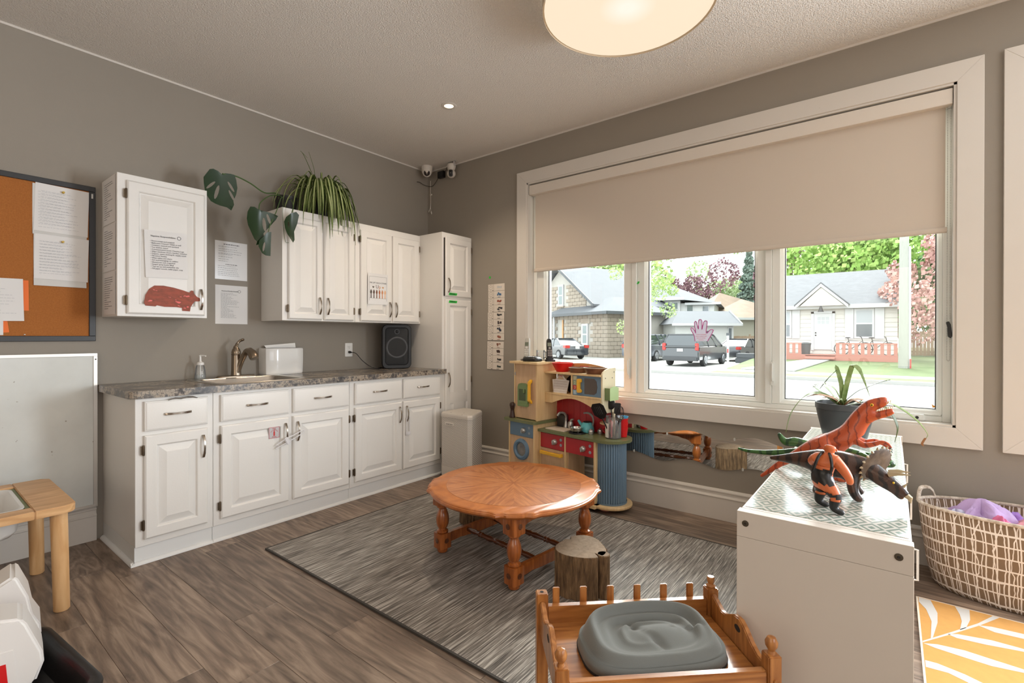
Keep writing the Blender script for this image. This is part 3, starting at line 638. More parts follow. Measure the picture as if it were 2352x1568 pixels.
# strap locks
m_strap = mat('clear_strap', (222, 220, 222), .25)
lk = thing('cabinet_lock', 'white plastic strap lock looped through the two sink cabinet handles', 'lock', (KX+.04, -1.75, .56))
lp = [(KX+.035,-1.86,.505),(KX+.045,-1.81,.535),(KX+.050,-1.78,.548),(KX+.048,-1.72,.568),(KX+.046,-1.690,.580),(KX+.046,-1.676,.575),(KX+.048,-1.69,.560),(KX+.050,-1.75,.535),(KX+.048,-1.80,.515),(KX+.040,-1.86,.487)]
part('strap', MB().tube(spline(lp, 5), .0035, 6), m_strap, lk, True)
part('clasp', MB().cbox((0,0,0), (.012,.026,.048)).xf(Matrix.Translation((KX+.048,-1.79,.528)) @ Matrix.Rotation(.45,4,'X')), m_strap, lk, True, True, .004, 2)
lk2 = thing('cabinet_lock', 'white plastic strap lock hanging from the corner base cabinet handle', 'lock', (KX+.045, -.797, .44))
part('strap', MB().tube(spline([(KX+.032,-.806,.43),(KX+.034,-.808,.52),(KX+.036,-.804,.545),(KX+.036,-.792,.55),(KX+.036,-.781,.545),(KX+.034,-.778,.52),(KX+.032,-.776,.43)], 5), .0035, 6), m_strap, lk2, True)
part('clasp', MB().box(KX+.022,KX+.040,-.814,-.766,.405,.432), m_strap, lk2, True, True, .004, 2)
# ---------------------------------------------------------------- cork board and whiteboard
m_cork = mat('cork', (176, 110, 52), .9, rgb2=(158, 94, 40), vscale=160, bump=.25, bscale=260)
m_bframe = mat('black_frame', (40, 40, 42), .4)
cbd = thing('cork_board', 'cork notice board in a black frame on the left wall', 'notice board', (0.0, -3.05, 1.166))
part('cork', MB().box(.002, .012, -3.50, -2.637, 1.195, 2.035), m_cork, cbd, True, False)
for a in ((-3.53,-2.608,1.166,1.196),(-3.53,-2.608,2.034,2.064),(-3.53,-3.50,1.196,2.034),(-2.638,-2.608,1.196,2.034)):
    part('frame_rail', MB().box(.002,.020,a[0],a[1],a[2],a[3]), m_bframe, cbd, True, False, .002, 1)
part('screw', MB().lathe([(.004,0),(.004,.002),(.002,.003)], (.0125,-2.905,1.203), 8, 'x'), m_nickel, cbd, True)
part('logo_plate', MB().box(.0201,.0208,-2.628,-2.620,1.995,2.022), m_chain, cbd, True, False)
m_pin = mat('yellow_pin', (206, 170, 60), .4)
def pinned(label, y, z, w, h, tilt, seed, pin, m=None):
    s = sheet('pinned_sheet', label, (.0128+.0012*seed, y, z), w, h, m or m_paper, tilt, curl=.004)
    part('print', lines_mb(w*.8, [h-.04-.016*k for k in range(int(h/.018)-2)], w*.1, 40+seed, h=.002, lo=.5), mat('faint_ink', (196,196,198), .8), s, loc=(.0046,0,0))
    if pin: part('push_pin', MB().lathe([(.006,0),(.006,.004),(.004,.006),(.0035,.012),(.006,.014),(.005,.017)], (.005,w*.5,h-.03), 10, 'x'), m_pin, s)
    return s
m_sleeve = mat('plastic_sleeve', (206, 204, 200), .2)
pinned('upper white sheet in a plastic sleeve pinned to the cork board', -2.870, 1.772, .226, .262, -.03, 0, True)
pinned('clear sleeve edge showing under the upper pinned sheet', -2.874, 1.752, .226, .275, 0, -1, False, m_sleeve)
pinned('lower white sheet pinned to the cork board above the bare cork', -2.870, 1.510, .226, .245, -.02, 2, True)
pinned('sleeve of small print below the lower pinned sheet', -2.870, 1.472, .220, .285, 0, 1, False, m_sleeve)
m_orange = mat('orange_card', (236, 112, 34), .6)
sheet('orange_card', 'orange card behind the white sheet at the cork board left edge', (.0135, -3.10, 1.33), .212, .163, m_orange, .01)
pinned('blank white sheet over the orange card on the cork board', -3.10, 1.272, .193, .225, .02, 3, False)
sheet('orange_card', 'small orange tab low on the cork board left edge', (.0135, -3.05, 1.205), .088, .070, m_orange, .12)
sheet('photo_card', 'white bordered card low on the cork board left edge', (.0150, -3.06, 1.20), .075, .075, m_paper)
wb = thing('whiteboard', 'old scuffed whiteboard with aluminium edge leaning under the cork board', 'whiteboard', (0.0, -3.05, 0.20))
m_wb = mat('whiteboard_face', (214, 216, 212), .16, var=.05, vscale=5, specks=(170,165,156), sscale=30, sth=.73)
m_alu = mat('aluminium_edge', (206, 202, 196), .3, metal=.85)
part('panel', MB().box(.020,.028,-3.80,-2.605,.201,1.088), m_wb, wb, True, False)
for a in ((-3.80,-2.603,1.078,1.096),(-3.80,-2.603,.2005,.215),(-2.622,-2.603,.215,1.078)):
    part('edge_rail', MB().box(.0195,.033,a[0],a[1],a[2],a[3]), m_alu, wb, True, False, .001, 1)
part('screw', MB().lathe([(.004,0),(.003,.002)], (.0332,-2.612,1.06), 8, 'x'), m_dark, wb, True)
# ================================================================== toy kitchen under the window
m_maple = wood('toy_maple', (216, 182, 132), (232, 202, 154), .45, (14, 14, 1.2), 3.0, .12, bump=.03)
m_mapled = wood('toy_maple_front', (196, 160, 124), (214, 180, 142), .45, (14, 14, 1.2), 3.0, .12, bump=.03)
m_tblue = mat('toy_blue', (104, 130, 152), .4); m_tred = mat('toy_red', (176, 38, 44), .4); m_tgreen = mat('toy_green', (118, 140, 92), .4)
m_tlime = mat('toy_light_green', (182, 208, 150), .4); m_tyel = mat('toy_yellow', (240, 184, 50), .35); m_silver = mat('toy_silver', (186, 184, 180), .25, metal=.7)
m_gctr = mat('toy_green_counter', (118, 122, 82), .35, rgb2=(100, 106, 70), vscale=140); m_cream = mat('toy_cream', (226, 214, 196), .5)
m_pink = mat('toy_pink', (224, 140, 130), .4)
TKL, TKR = (1.532, -0.317, 0.0), math.radians(-9)
tk = thing('toy_kitchen', 'wooden toy kitchen with fridge, washer, red oven drawers and fluted blue corner', 'toy kitchen', TKL, TKR)
def tp(name, mb, m, parent=None, **kw):
    kw.setdefault('smooth', False); return part(name, mb, m, parent or tk, **kw)
def TKW(x, y, z):
    return (TKL[0] + x*math.cos(TKR) - y*math.sin(TKR), TKL[1] + x*math.sin(TKR) + y*math.cos(TKR), z)
# washer block
wx0, wx1 = -.245, .040
tp('washer_side', MB().box(wx0, wx0+.013, -.03, .235, .025, .529), m_maple, bevel=.001, seg=1); tp('washer_side', MB().box(wx1-.013, wx1, -.03, .235, .025, .529), m_maple, bevel=.001, seg=1)
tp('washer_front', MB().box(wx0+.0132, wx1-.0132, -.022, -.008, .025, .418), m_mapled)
pn = tp('control_panel', MB().box(wx0+.0132, wx1-.0132, -.026, -.010, .420, .529), m_tblue, bevel=.001, seg=1)
def knob(parent, x, y, z, r=.022):
    k = tp('knob', MB().lathe([(r,0),(r,-.010),(r*.8,-.022),(r*.5,-.026)], (x,y,z), 18, 'y'), m_silver, parent, smooth=True)
    tp('knob_grip', MB().box(x-.004, x+.004, y-.034, y-.020, z-r*.8, z+r*.8), m_silver, k, bevel=.002); return k
def button(parent, x, y, z): tp('button', MB().lathe([(.011,0),(.011,-.002),(.008,-.003)], (x,y,z), 14, 'y'), mat('button_grey', (150,160,170), .4), parent, smooth=True)
knob(pn, -.075, -.0262, .470); button(pn, -.018, -.0262, .495); button(pn, -.018, -.0262, .452)
dr = tp('porthole_ring', MB().lathe([(.052,0),(.052,-.010),(.062,-.018),(.080,-.014),(.084,0)], (-.105,-.0222,.318), 30, 'y', False, False), m_tblue, smooth=True)
tp('porthole_glass', MB().lathe([(.0515,-.001),(.03,-.004),(.001,-.005)], (-.105,-.0222,.318), 24, 'y', True, False), mat('porthole_glass', (92,92,94), .12, rgb2=(150,146,140), vscale=14), dr, smooth=True)
tp('washer_top', MB().prism(rrect(-.285, .060, -.055, .240, .02), .530, .550), m_gctr, smooth=True)
# fridge
fx0, fx1 = -.215, .040
tp('fridge_side', MB().box(fx0, fx0+.013, .0, .225, .5505, .983), m_maple, bevel=.001, seg=1); tp('fridge_side', MB().box(fx1-.015, fx1, .0, .225, .5505, .983), m_maple, bevel=.001, seg=1)
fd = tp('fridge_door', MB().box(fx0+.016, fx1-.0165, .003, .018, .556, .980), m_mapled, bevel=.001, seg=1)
tp('fridge_back', MB().box(fx0+.0135, fx1-.0155, .21, .224, .5505, .983), m_maple)
for z in (.65, .90): tp('hinge', MB().lathe([(.004,-.012),(.004,.012)], (fx0+.014,-.001,z), 8), m_silver, smooth=True)
ds = tp('ice_dispenser', MB().prism([(-.165,.665),(-.05,.655),(-.05,.80),(-.06,.822),(-.085,.83),(-.13,.83),(-.155,.822),(-.165,.80)], -.012, .003, 'y'), m_tgreen, fd, bevel=.002)
tp('dispenser_recess', MB().box(-.148, -.072, -.0126, -.0121, .695, .785), mat('dispenser_dark', (74,90,58), .5), ds)
tp('dispenser_spout', MB().box(-.095, -.078, -.020, -.0127, .755, .785), m_tgreen, ds, bevel=.002); tp('drip_tray', MB().box(-.150, -.045, -.028, -.012, .652, .672), m_tgreen, ds, bevel=.003)
tp('fridge_handle', MB().prism([(.003,.865),(-.026,.845),(-.028,.70),(.003,.675),(.003,.70),(-.014,.712),(-.014,.830),(.003,.842)], -.040, -.012, 'x'), m_tyel, fd, bevel=.003)
tp('fridge_top', MB().prism(rrect(-.245, .068, -.03, .245, .012), .9835, 1.000), m_maple, smooth=True)
# stove counter and body
arc = [(.598+.15*math.sin(pi*k/16), .156-.15*math.cos(pi*k/16)) for k in range(17)]
tp('stove_counter', MB().prism([(.041, .006)] + arc + [(.041, .306)], .476, .495), m_gctr, smooth=True)
for x in (.042, .292, .556): tp('stove_post', MB().box(x, x+.016, .022, .225, .05, .4755), m_maple, bevel=.001, seg=1)
d1 = tp('red_panel', MB().box(.0585, .2915, .020, .036, .362, .470), m_tred, bevel=.001, seg=1); knob(d1, .205, .0198, .418); button(d1, .262, .0198, .440); button(d1, .262, .0198, .402)
d2 = tp('red_panel', MB().box(.3085, .5555, .020, .036, .362, .470), m_tred, bevel=.001, seg=1); knob(d2, .470, .0198, .412); button(d2, .528, .0198, .440); button(d2, .528, .0198, .396)
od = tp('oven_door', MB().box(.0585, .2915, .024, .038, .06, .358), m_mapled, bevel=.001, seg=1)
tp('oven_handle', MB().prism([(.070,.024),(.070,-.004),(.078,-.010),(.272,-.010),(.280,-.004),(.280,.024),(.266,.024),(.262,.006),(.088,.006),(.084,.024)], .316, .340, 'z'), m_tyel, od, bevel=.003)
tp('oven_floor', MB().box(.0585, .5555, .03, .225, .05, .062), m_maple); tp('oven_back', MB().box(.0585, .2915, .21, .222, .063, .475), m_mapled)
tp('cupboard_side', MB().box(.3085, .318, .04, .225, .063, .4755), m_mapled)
# fluted corner drum
fl = []; NF = 40
for z in (.055, .4755):
    fl.append([(.598+(.105+.0075*abs(math.sin(NF/2*2*pi*i/(NF*8)))**.6)*math.cos(2*pi*i/(NF*8)), .156+(.105+.0075*abs(math.sin(NF/2*2*pi*i/(NF*8)))**.6)*math.sin(2*pi*i/(NF*8)), z) for i in range(NF*8)])
tp('fluted_drum', MB().loft(fl), mat('toy_blue_flutes', (112, 138, 160), .4), smooth=True, ang=60)
for z0, z1 in ((.0505, .0625), (.466, .4758)): tp('drum_ring', MB().lathe([(.116,z0),(.117,z0),(.117,z1),(.116,z1)], (.598,.156,0), 40, cap0=False, cap1=False), m_tblue, smooth=True)
tp('drum_base', MB().lathe([(.150,.030),(.153,.034),(.153,.046),(.150,.050)], (.598,.156,0), 44), m_maple, smooth=True)
tp('base_panel', MB().box(-.245, .598, -.02, .235, .030, .050), m_maple)
for x, y in ((.598,.10), (-.20,.02), (-.20,.2), (.3,.05), (.56,.22)): tp('foot', MB().lathe([(.034,0),(.040,.004),(.040,.026),(.036,.0298)], (x,y,0), 20), m_pink, smooth=True)
# splash back boards
for i in range(9):
    x = .0405 + i*.0585; tp('splash_board', MB().box(x, x+.0570, .224, .234, .4955, .757), m_tred, bevel=.0015, seg=1)
# shelf unit
arch = [(.042,.692),(.042,.757),(.565,.757),(.565,.692)] + [(.565-.07-.383*k/10, .692+.048*math.sin(pi*k/10)) for k in range(11)]
tp('arched_apron', MB().prism(arch, .088, .100, 'y'), m_maple)
tp('shelf', MB().box(.0405, .565, .085, .236, .757, .769), m_maple, bevel=.001, seg=1); tp('shelf', MB().box(.0405, .565, .080, .236, .915, .928), m_maple, bevel=.001, seg=1)
tp('shelf_divider', MB().box(.298, .310, .088, .225, .7692, .9148), m_maple)
top_ = [(.0405,.7695),(.0405,.945)] + [(.0405+.524*k/12, .945+.050*math.sin(pi*(.12+.80*k/12))) for k in range(1, 12)] + [(.565,.955),(.565,.7695)]
bk = tp('arched_back', MB().prism(top_, .2365, .246, 'y'), wood('toy_back_maple', (206,146,92), (220,164,110), .45, (1.2,14,14), 3, .1, bump=.02))
tp('niche_back', MB().box(.0405, .2975, .226, .236, .7695, .9148), mat('niche_cream', (228,214,190), .5))
sp_ = [(.092,.66),(.092,.930),(.10,.945),(.13,.962),(.17,.972),(.245,.975),(.245,.4956),(.225,.4956),(.225,.66)]
tp('side_panel', MB().prism(sp_, .5655, .580, 'x'), mat('toy_ivory_side', (232, 220, 186), .45), bevel=.001, seg=1)
for yy, z in ((.125,.905),(.205,.905),(.225,.945),(.20,.73)): tp('screw_hole', MB().lathe([(.004,0),(.004,.0006)], (.5801,yy,z), 10, 'x'), m_dark, smooth=True)
hb = tp('spice_holder', MB().box(.5805,.625,.115,.1165,.755,.838).box(.5805,.625,.208,.2095,.755,.825).box(.5805,.625,.1165,.208,.755,.758), m_tgreen)
tp('holder_front', MB().prism([(.112,.752),(.212,.752),(.212,.838)] + [(.212-.100*k/8, .838+.012*math.sin(pi*k/8)) for k in range(1, 8)] + [(.112,.838)], .625, .629, 'x'), m_tlime, hb)
# microwave
mw = tp('microwave_front', MB().box(.3105, .5645, .096, .110, .7692, .9148), m_tblue, bevel=.001, seg=1)
tp('microwave_window', MB().prism([(.418,.785),(.505,.785),(.525,.80),(.532,.84),(.525,.88),(.505,.898),(.418,.898)], .0945, .0958, 'y'), mat('microwave_glass', (84,72,62), .15), mw)
tp('microwave_handle', MB().prism([(.362,.790),(.394,.792),(.398,.80),(.398,.812),(.385,.818),(.385,.862),(.398,.868),(.398,.885),(.392,.893),(.362,.890),(.358,.88),(.358,.80)], .078, .0955, 'y'), m_tyel, mw, bevel=.003)
for k, (c, t_) in enumerate((((150,184,206),'0'), ((196,60,58),'3'), ((150,166,132),'2'), ((206,206,170),'1'))):
    z = .776 + .034*k
    kp = tp('keypad_square', MB().box(.3145,.348,.0945,.0958,z,z+.031), mat('keypad_%d' % k, c, .5), mw)
    text_mesh('digit', t_, .030, mat('keypad_print', (232,232,224), .6), kp, (.3312,.0940,z+.005), (pi/2,0,0), 'CENTER')
# badge
bd = tp('badge', MB().prism(rrect(.262,.352,.938,.974,.012), .2335, .2362, 'y'), mat('badge_red', (206,44,44), .4), bk)
tp('badge_face', MB().prism(rrect(.267,.347,.943,.969,.009), .2330, .2335, 'y'), mat('badge_white', (236,232,228), .4), bd)
text_mesh('badge_words', 'little tikes', .0175, mat('badge_navy', (40,50,110), .5), bd, (.307,.2328,.951), (pi/2,0,0), 'CENTER')
# play sink, taps, burner
tp('play_sink', MB().prism(rrect(.075,.270,.045,.165,.012), .4952, .502), mat('play_sink_beige', (216,202,184), .4), smooth=True, bevel=.002)
ft = tp('play_tap', MB().lathe([(.020,.4955),(.020,.50),(.012,.53),(.010,.55)], (.165,.190,0), 14).tube(spline([(.165,.19,.545),(.165,.19,.585),(.160,.170,.610),(.145,.140,.612),(.138,.122,.590)], 5), .0095, 8), m_silver, smooth=True)
tp('tap_lever', MB().lathe([(.022,.4955),(.023,.53),(.018,.55)], (.212,.19,0), 14).tube([(.212,.19,.545),(.225,.185,.565),(.245,.18,.572)], [.012,.010,.006], 8), m_silver, smooth=True)
br = tp('burner', MB().lathe([(.062,.4955),(.064,.498),(.062,.503),(.020,.504)], (.355,.095,0), 30), m_black, smooth=True)
for k in range(4): tp('burner_arm', MB().box(-.058,.058,-.004,.004,.5045,.510).xf(Matrix.Translation((.355,.095,0)) @ Matrix.Rotation(pi/4*k,4,'Z')), m_black, br)
tp('corner_shelf', MB().prism([(.565,.2235)] + [(.565-.085*math.cos(pi/2*k/6), .2235-.085*math.sin(pi/2*k/6)) for k in range(7)], .575, .583, 'z'), m_maple)
# ---- things on and in the toy kitchen
def at(name, label, cat, x, y, z, rz=0.0): return thing(name, label, cat, TKW(x, y, z), TKR + rz)
m_ph = mat('phone_grey', (186, 182, 174), .35); m_key = mat('phone_keys', (224, 222, 216), .4); m_lcd = mat('phone_lcd', (120, 128, 112), .2)
def phone(label, x, y, rz, body, keyc, lean):
    t = at('cordless_phone', label, 'phone', x, y, 1.0005, rz)
    part('cradle', MB().prism(rrect(-.040,.040,-.045,.045,.018), 0, .014).prism(rrect(-.030,.030,-.012,.036,.012), .014, .030), body if body is not m_ph else mat('cradle_grey', (120,116,110), .4), t, bevel=.003)
    R = Matrix.Translation((0,.004,.020)) @ Matrix.Rotation(lean, 4, 'X')
    hs = part('handset', MB().loft([[(a,b,z) for a, b in rrect(-w,w,-d,d,min(w,d)*.7,3)] for z, w, d in ((0,.016,.008),(.004,.023,.012),(.05,.0235,.013),(.11,.0225,.013),(.150,.020,.012),(.162,.015,.008))]).xf(R), body, t, ang=60)
    part('screen', MB().box(-.015,.015,-.0146,-.0125,.098,.128).xf(R), m_lcd, hs, smooth=False)
    km = MB()
    for i in range(4):
        for j in range(3): km.box(-.017+.0125*j,-.007+.0125*j,-.0150,-.0120,.018+.014*i,.027+.014*i)
    part('keys', km.xf(R), keyc, hs, smooth=False, bevel=.0008, seg=1)
    part('nav_pad', MB().lathe([(.009,0),(.009,-.003),(.006,-.004)], (0,-.0125,.083), 14, 'y').xf(R), keyc, hs)
    return t
phone('silver cordless phone standing in its cradle on the toy fridge', -.190, .115, .35, m_ph, m_key, -.10)
phone('black cordless phone leaning in its cradle on the toy fridge', .020, .165, .9, m_black, mat('phone_keys_silver', (150,148,144), .4), -.32)
ib = at('phone_base', 'low black phone base with grey keypad between two cordless phones', 'phone', -.075, .065, 1.0005, .25)
part('base', MB().loft([[(a,b,z) for a, b in rrect(-w,w,-d,d,.03,4)] for z, w, d in ((0,.066,.052),(.006,.072,.056),(.020,.070,.055),(.034,.056,.044))]), m_black, ib, ang=60)
kk = MB()
for i in range(4):
    for j in range(6): kk.box(-.048+.016*j,-.037+.016*j,-.034+.017*i,-.023+.017*i,.0335,.038)
part('keypad', kk, mat('base_keys', (126,126,124), .45), ib, smooth=False, bevel=.001, seg=1)
part('speaker_bump', MB().tube([(-.03,.05,.022),(.03,.05,.022)], .018, 12), m_black, ib)
mc = at('measuring_cup', 'clear measuring cup with red print behind the phone base', 'cup', -.105, .190, 1.0005)
part('cup', MB().lathe([(.030,0),(.033,.004),(.036,.085),(.0345,.085),(.0315,.006),(.001,.006)], (0,0,0), 24, cap1=False), m_clear, mc)
part('marks', MB().box(-.004,.012,-.0375,-.0365,.03,.032).box(-.004,.008,-.0375,-.0365,.045,.047).box(-.004,.012,-.0380,-.0370,.06,.062), mat('cup_print', (220,120,130), .5), mc, smooth=False)
part('handle', MB().tube([(.034,0,.075),(.058,0,.072),(.060,0,.03),(.033,0,.02)], .004, 6), m_black, mc)
def bowl(label, x, y, z, r0, r1, h, m, n=28, mi=None):
    t = at('play_bowl', label, 'bowl', x, y, z)
    part('shell', MB().lathe([(r0*.4,.0),(r0,.0),(r1*.93,h*.75),(r1,h),(r1-.003,h),(r0-.003,.004),(.001,.004)], (0,0,0), n, cap1=False), m, t, ang=50)
    part('rim', MB().lathe([(r1-.003,h),(r1+.001,h),(r1+.001,h+.003),(r1-.003,h+.003)], (0,0,0), n, cap0=False, cap1=False), mi or mat('bowl_rim', (206,190,172), .4), t)
    return t
bowl('bright red faceted play bowl on the toy kitchen top shelf', .155, .160, .9285, .048, .082, .066, mat('red_bowl', (214,22,22), .3), 12, mat('red_bowl_rim', (236,120,112), .4))
m_bb = mat('brown_bowl', (96, 60, 44), .35, rgb2=(124,82,60), vscale=20)
bowl('brown play bowl in the middle of the toy kitchen top shelf', .305, .158, .9285, .056, .066, .036, m_bb)
bowl('brown oval play bowl at the right end of the toy kitchen shelf', .468, .152, .9285, .058, .080, .042, m_bb)
bk_ = at('picture_basket', 'flat white shopping basket shape with grid lines on the toy shelf', 'toy', .165, .118, .7695)
bs = [(-.066,0),(.066,0),(.083,.098),(.058,.100),(.030,.122),(.018,.134),(-.018,.134),(-.028,.122),(-.052,.100),(-.085,.098)]
part('card', MB().prism(bs, 0, .004, 'y'), m_paper, bk_, smooth=False, rot=(-.10,0,0))
gm = MB()
for k in range(12): x = -.062+.0113*k; gm.box(x*1.08-.0007, x*1.08+.0007, -.0004, -.0001, .006, .092)
for k in range(5): gm.box(-.068,.068,-.0004,-.0001,.010+.019*k,.0112+.019*k)
part('grid_lines', gm, mat('basket_brown_print', (150,120,100), .6), bk_, smooth=False, rot=(-.10,0,0))
part('handle_opening', MB().prism([(-.034,.102),(.034,.102),(.018,.120),(-.018,.120)], -.0004, -.0001, 'y'), mat('opening_tan', (214,190,160), .6), bk_, smooth=False, rot=(-.10,0,0))
part('bow', MB().prism([(-.014,.122),(0,.127),(.014,.122),(.014,.134),(0,.129),(-.014,.134)], -.001, -.0001, 'y'), m_tred, bk_, smooth=False, rot=(-.10,0,0))
pt_ = at('play_plate', 'dark round play plate behind the picture basket', 'plate', .215, .195, .7695)
part('plate', MB().lathe([(.020,.006),(.045,.004),(.064,-.004),(.066,-.002),(.046,.008),(.02,.010)], (0,0,.066), 30, 'y'), mat('dark_plate', (40,36,40), .3), pt_, rot=(-.12,0,0))
pm = at('pepper_mill', 'dark wooden pepper mill standing on the toy washer', 'pepper mill', -.222, -.012, .5505)
part('mill_body', MB().lathe([(.024,0),(.025,.006),(.021,.022),(.016,.05),(.015,.065),(.019,.075)], (0,0,0), 20), mat('dark_mill_wood', (58,36,26), .4), pm)
part('mill_head', MB().lathe([(.018,.0755),(.019,.085),(.023,.095),(.022,.110),(.014,.120),(.004,.123)], (0,0,0), 20), MATS['dark_mill_wood'], pm)
ts = at('play_toaster', 'dark grey play toaster behind the toy sink', 'toaster', .118, .205, .4957)
part('shell', MB().loft([[(a,b,z) for a, b in rrect(-.048,.048,-.018+i,.016-i,.012,3)] for z, i in ((0,0),(.006,-.001),(.085,-.001),(.095,.003),(.099,.008))]), mat('toaster_grey', (50,48,48), .35), ts, ang=60)
part('slot', MB().box(-.034,.034,-.004,.002,.0985,.0995), m_dark, ts, smooth=False); part('lever', MB().box(.049,.060,-.006,.006,.05,.058), m_black, ts, bevel=.002)
kt = at('play_kettle', 'teal play kettle with grey handle on the toy stove', 'kettle', .385, .172, .4957)
m_teal = mat('teal_enamel', (96, 178, 186), .2)
part('body', MB().lathe([(.046,0),(.050,.004),(.051,.02),(.047,.045),(.037,.068),(.029,.074)], (0,0,0), 28), m_teal, kt)
part('rim', MB().lathe([(.029,.0738),(.031,.076),(.027,.078),(.001,.077)], (0,0,0), 24, cap0=False, cap1=False), m_dark, kt)
part('spout', MB().tube([(-.036,-.008,.046),(-.056,-.012,.060),(-.072,-.016,.082)], [.015,.011,.0085], 12), m_teal, kt)
part('handle', MB().tube(spline([(.044,.006,.05),(.050,.006,.085),(.042,.004,.120),(.016,.0,.140),(-.012,-.002,.140),(-.030,-.004,.136)], 5), [.006]*10+[.0075]*10+[.006]*6, 8), mat('kettle_handle', (136,140,138), .4), kt)
pn_ = at('play_pan', 'small shiny steel play pan on the toy burner', 'pan', .350, .090, .511)
part('pan', MB().lathe([(.040,0),(.043,.002),(.047,.024),(.049,.025),(.0485,.027),(.045,.025),(.041,.004),(.001,.004)], (0,0,0), 28, cap1=False), m_steel, pn_)
part('ear', MB().tube([(-.047,-.012,.022),(-.060,-.010,.026),(-.060,.010,.026),(-.047,.012,.022)], .003, 6), m_steel, pn_)
for i, (x, y) in enumerate(((.452,.128),(.485,.190))):
    s = at('play_shaker', ['nearer silver salt shaker on the toy kitchen counter', 'farther silver pepper shaker near the red jug'][i], 'shaker', x, y, .4957)
    part('shaker_body', MB().lathe([(.017,0),(.018,.004),(.0175,.022)], (0,0,0), 10), m_silver, s, ang=25); part('shaker_cap', MB().lathe([(.0175,.0222),(.016,.030),(.006,.036),(.003,.040)], (0,0,0), 10), m_silver, s, ang=25)
cp = at('play_cup', 'stack of translucent red play cups behind the utensil jar', 'cup', .655, .228, .4957)
m_rcup = mat('red_plastic', (214, 34, 38), .25)
for k in range(3): part('cup', MB().lathe([(.026,.0),(.036,.07),(.034,.07),(.024,.003)], (0,0,.001+.030*k), 22, cap1=False), m_rcup, cp)
part('blue_cup', MB().lathe([(.024,.0),(.035,.048),(.0375,.050),(.0365,.052),(.033,.050),(.022,.003)], (0,0,.092), 22, cap1=False), mat('sky_blue_plastic', (86,178,220), .3), cp)
rm = at('red_jug', 'small red play jug beside the utensil jar', 'jug', .548, .205, .4957)
part('jug', MB().lathe([(.020,0),(.024,.004),(.024,.055),(.022,.055),(.020,.004),(.001,.004)], (0,0,0), 18, cap1=False), m_rcup, rm); part('handle', MB().tube(spline([(-.023,0,.048),(-.042,0,.045),(-.044,0,.02),(-.023,0,.012)], 4), .004, 6), m_rcup, rm)
jr = at('utensil_jar', 'clear plastic utensil jar with a paper label on the round counter end', 'jar', .628, .150, .4957)
part('jar', MB().lathe([(.050,0),(.053,.003),(.054,.02),(.054,.125),(.050,.135),(.053,.148),(.0515,.148),(.048,.135),(.052,.122),(.052,.006),(.001,.006)], (0,0,0), 28, cap1=False), m_clear, jr)
part('label', MB().loft([[(r_*math.sin(a), -r_*math.cos(a), z) for a in [(-.75+.75*k/5) for k in range(6)] + [0.0-.75*k/5 for k in range(6)] for r_ in [0.0546]][:6] + [(.0551*math.sin(-.75*k/5), -.0551*math.cos(-.75*k/5), z) for k in range(6)] for z in (.006, .104)]), mat('jar_label_paper', (232,228,220), .6), jr, smooth=False)
for k, (z_, w_, c_) in enumerate(((.078, .018, (206,130,122)), (.072, .014, (206,130,122)), (.048, .026, (128,156,100)), (.041, .020, (128,156,100)), (.020, .028, (128,156,100)))):
    lm = MB(); j = 0.0
    while j < w_: lm.box(j, j+.0038, -.0004, .0, 0, .005); j += .0055
    part('label_print', lm, mat('label_ink_%d' % (k > 1), c_, .6), jr, smooth=False, loc=(-.0475, -.0300, z_), rot=(0, 0, -.60))
# utensils standing in the jar
m_uten = mat('black_nylon', (24, 24, 26), .45)
def utensil(name, label, dx, dy, lean, hd):
    t = at(name, label, 'utensil', .628+dx, .150+dy, .503); t.rotation_euler = (lean[0], lean[1], TKR + lean[2]); hd(t); return t
def turner(t):
    part('handle', MB().tube([(0,0,0),(0,0,.15)], [.005,.0045], 8), m_uten, t)
    mb = MB(); pts = [(-.016,.145),(.016,.145),(.046,.175),(.050,.235),(.030,.258),(-.030,.262),(-.050,.245),(-.046,.178)]
    # slotted blade: bars between slots
    for a, b in ((-.050,-.024),(-.021,-.010),(-.007,.003),(.006,.016),(.019,.050)): mb.box(a, b, -.002, .002, .1775, .2405)
    mb.prism([(-.016,.145),(.016,.145),(.048,.178),(-.048,.178)], -.002, .002, 'y').prism([(-.050,.240),(.050,.240),(.030,.262),(-.030,.264)], -.002, .002, 'y')
    part('blade', mb, m_uten, t, smooth=False)
def spoon(t):
    part('handle', MB().tube([(0,0,0),(0,0,.19)], [.005,.0045], 8), m_uten, t); part('scoop', MB().ball((0,0,.225), (.032,.010,.042), 14, 10), m_uten, t)
def whisk(t):
    part('handle', MB().tube([(0,0,0),(0,0,.10)], [.006,.006], 8), m_uten, t)
    for k in range(4):
        a = pi*k/4; part('wire', MB().tube([Vector((math.cos(a)*.026*math.sin(u), math.sin(a)*.026*math.sin(u), .10+.12*(1-math.cos(u))/2*1.0 + (0.0))) for u in [2*pi*j/16 for j in range(17)]], .0016, 5), m_uten, t)
def paddle(t):
    part('handle', MB().tube([(0,0,0),(0,0,.16)], [.005,.0045], 8), m_uten, t); part('blade', MB().prism(rrect(-.022,.022,.155,.232,.008), -.002, .002, 'y'), m_uten, t)
def ladle(t):
    part('handle', MB().tube([(0,0,0),(0,0,.13)], [.005,.004], 8), m_uten, t)
    part('cup', MB().lathe([(.001,-.016),(.014,-.014),(.024,-.006),(.028,.004),(.026,.004),(.012,-.012)], (0,.0,.15), 18, cap1=False), mat('steel_ladle', (150,152,156), .25, metal=.8), t)
utensil('slotted_turner', 'black slotted turner leaning left out of the utensil jar', -.004, -.022, (.40, -.24, .1), turner)
utensil('black_spoon', 'black round spoon standing behind the slotted turner', -.010, .012, (-.05, -.10, .2), spoon)
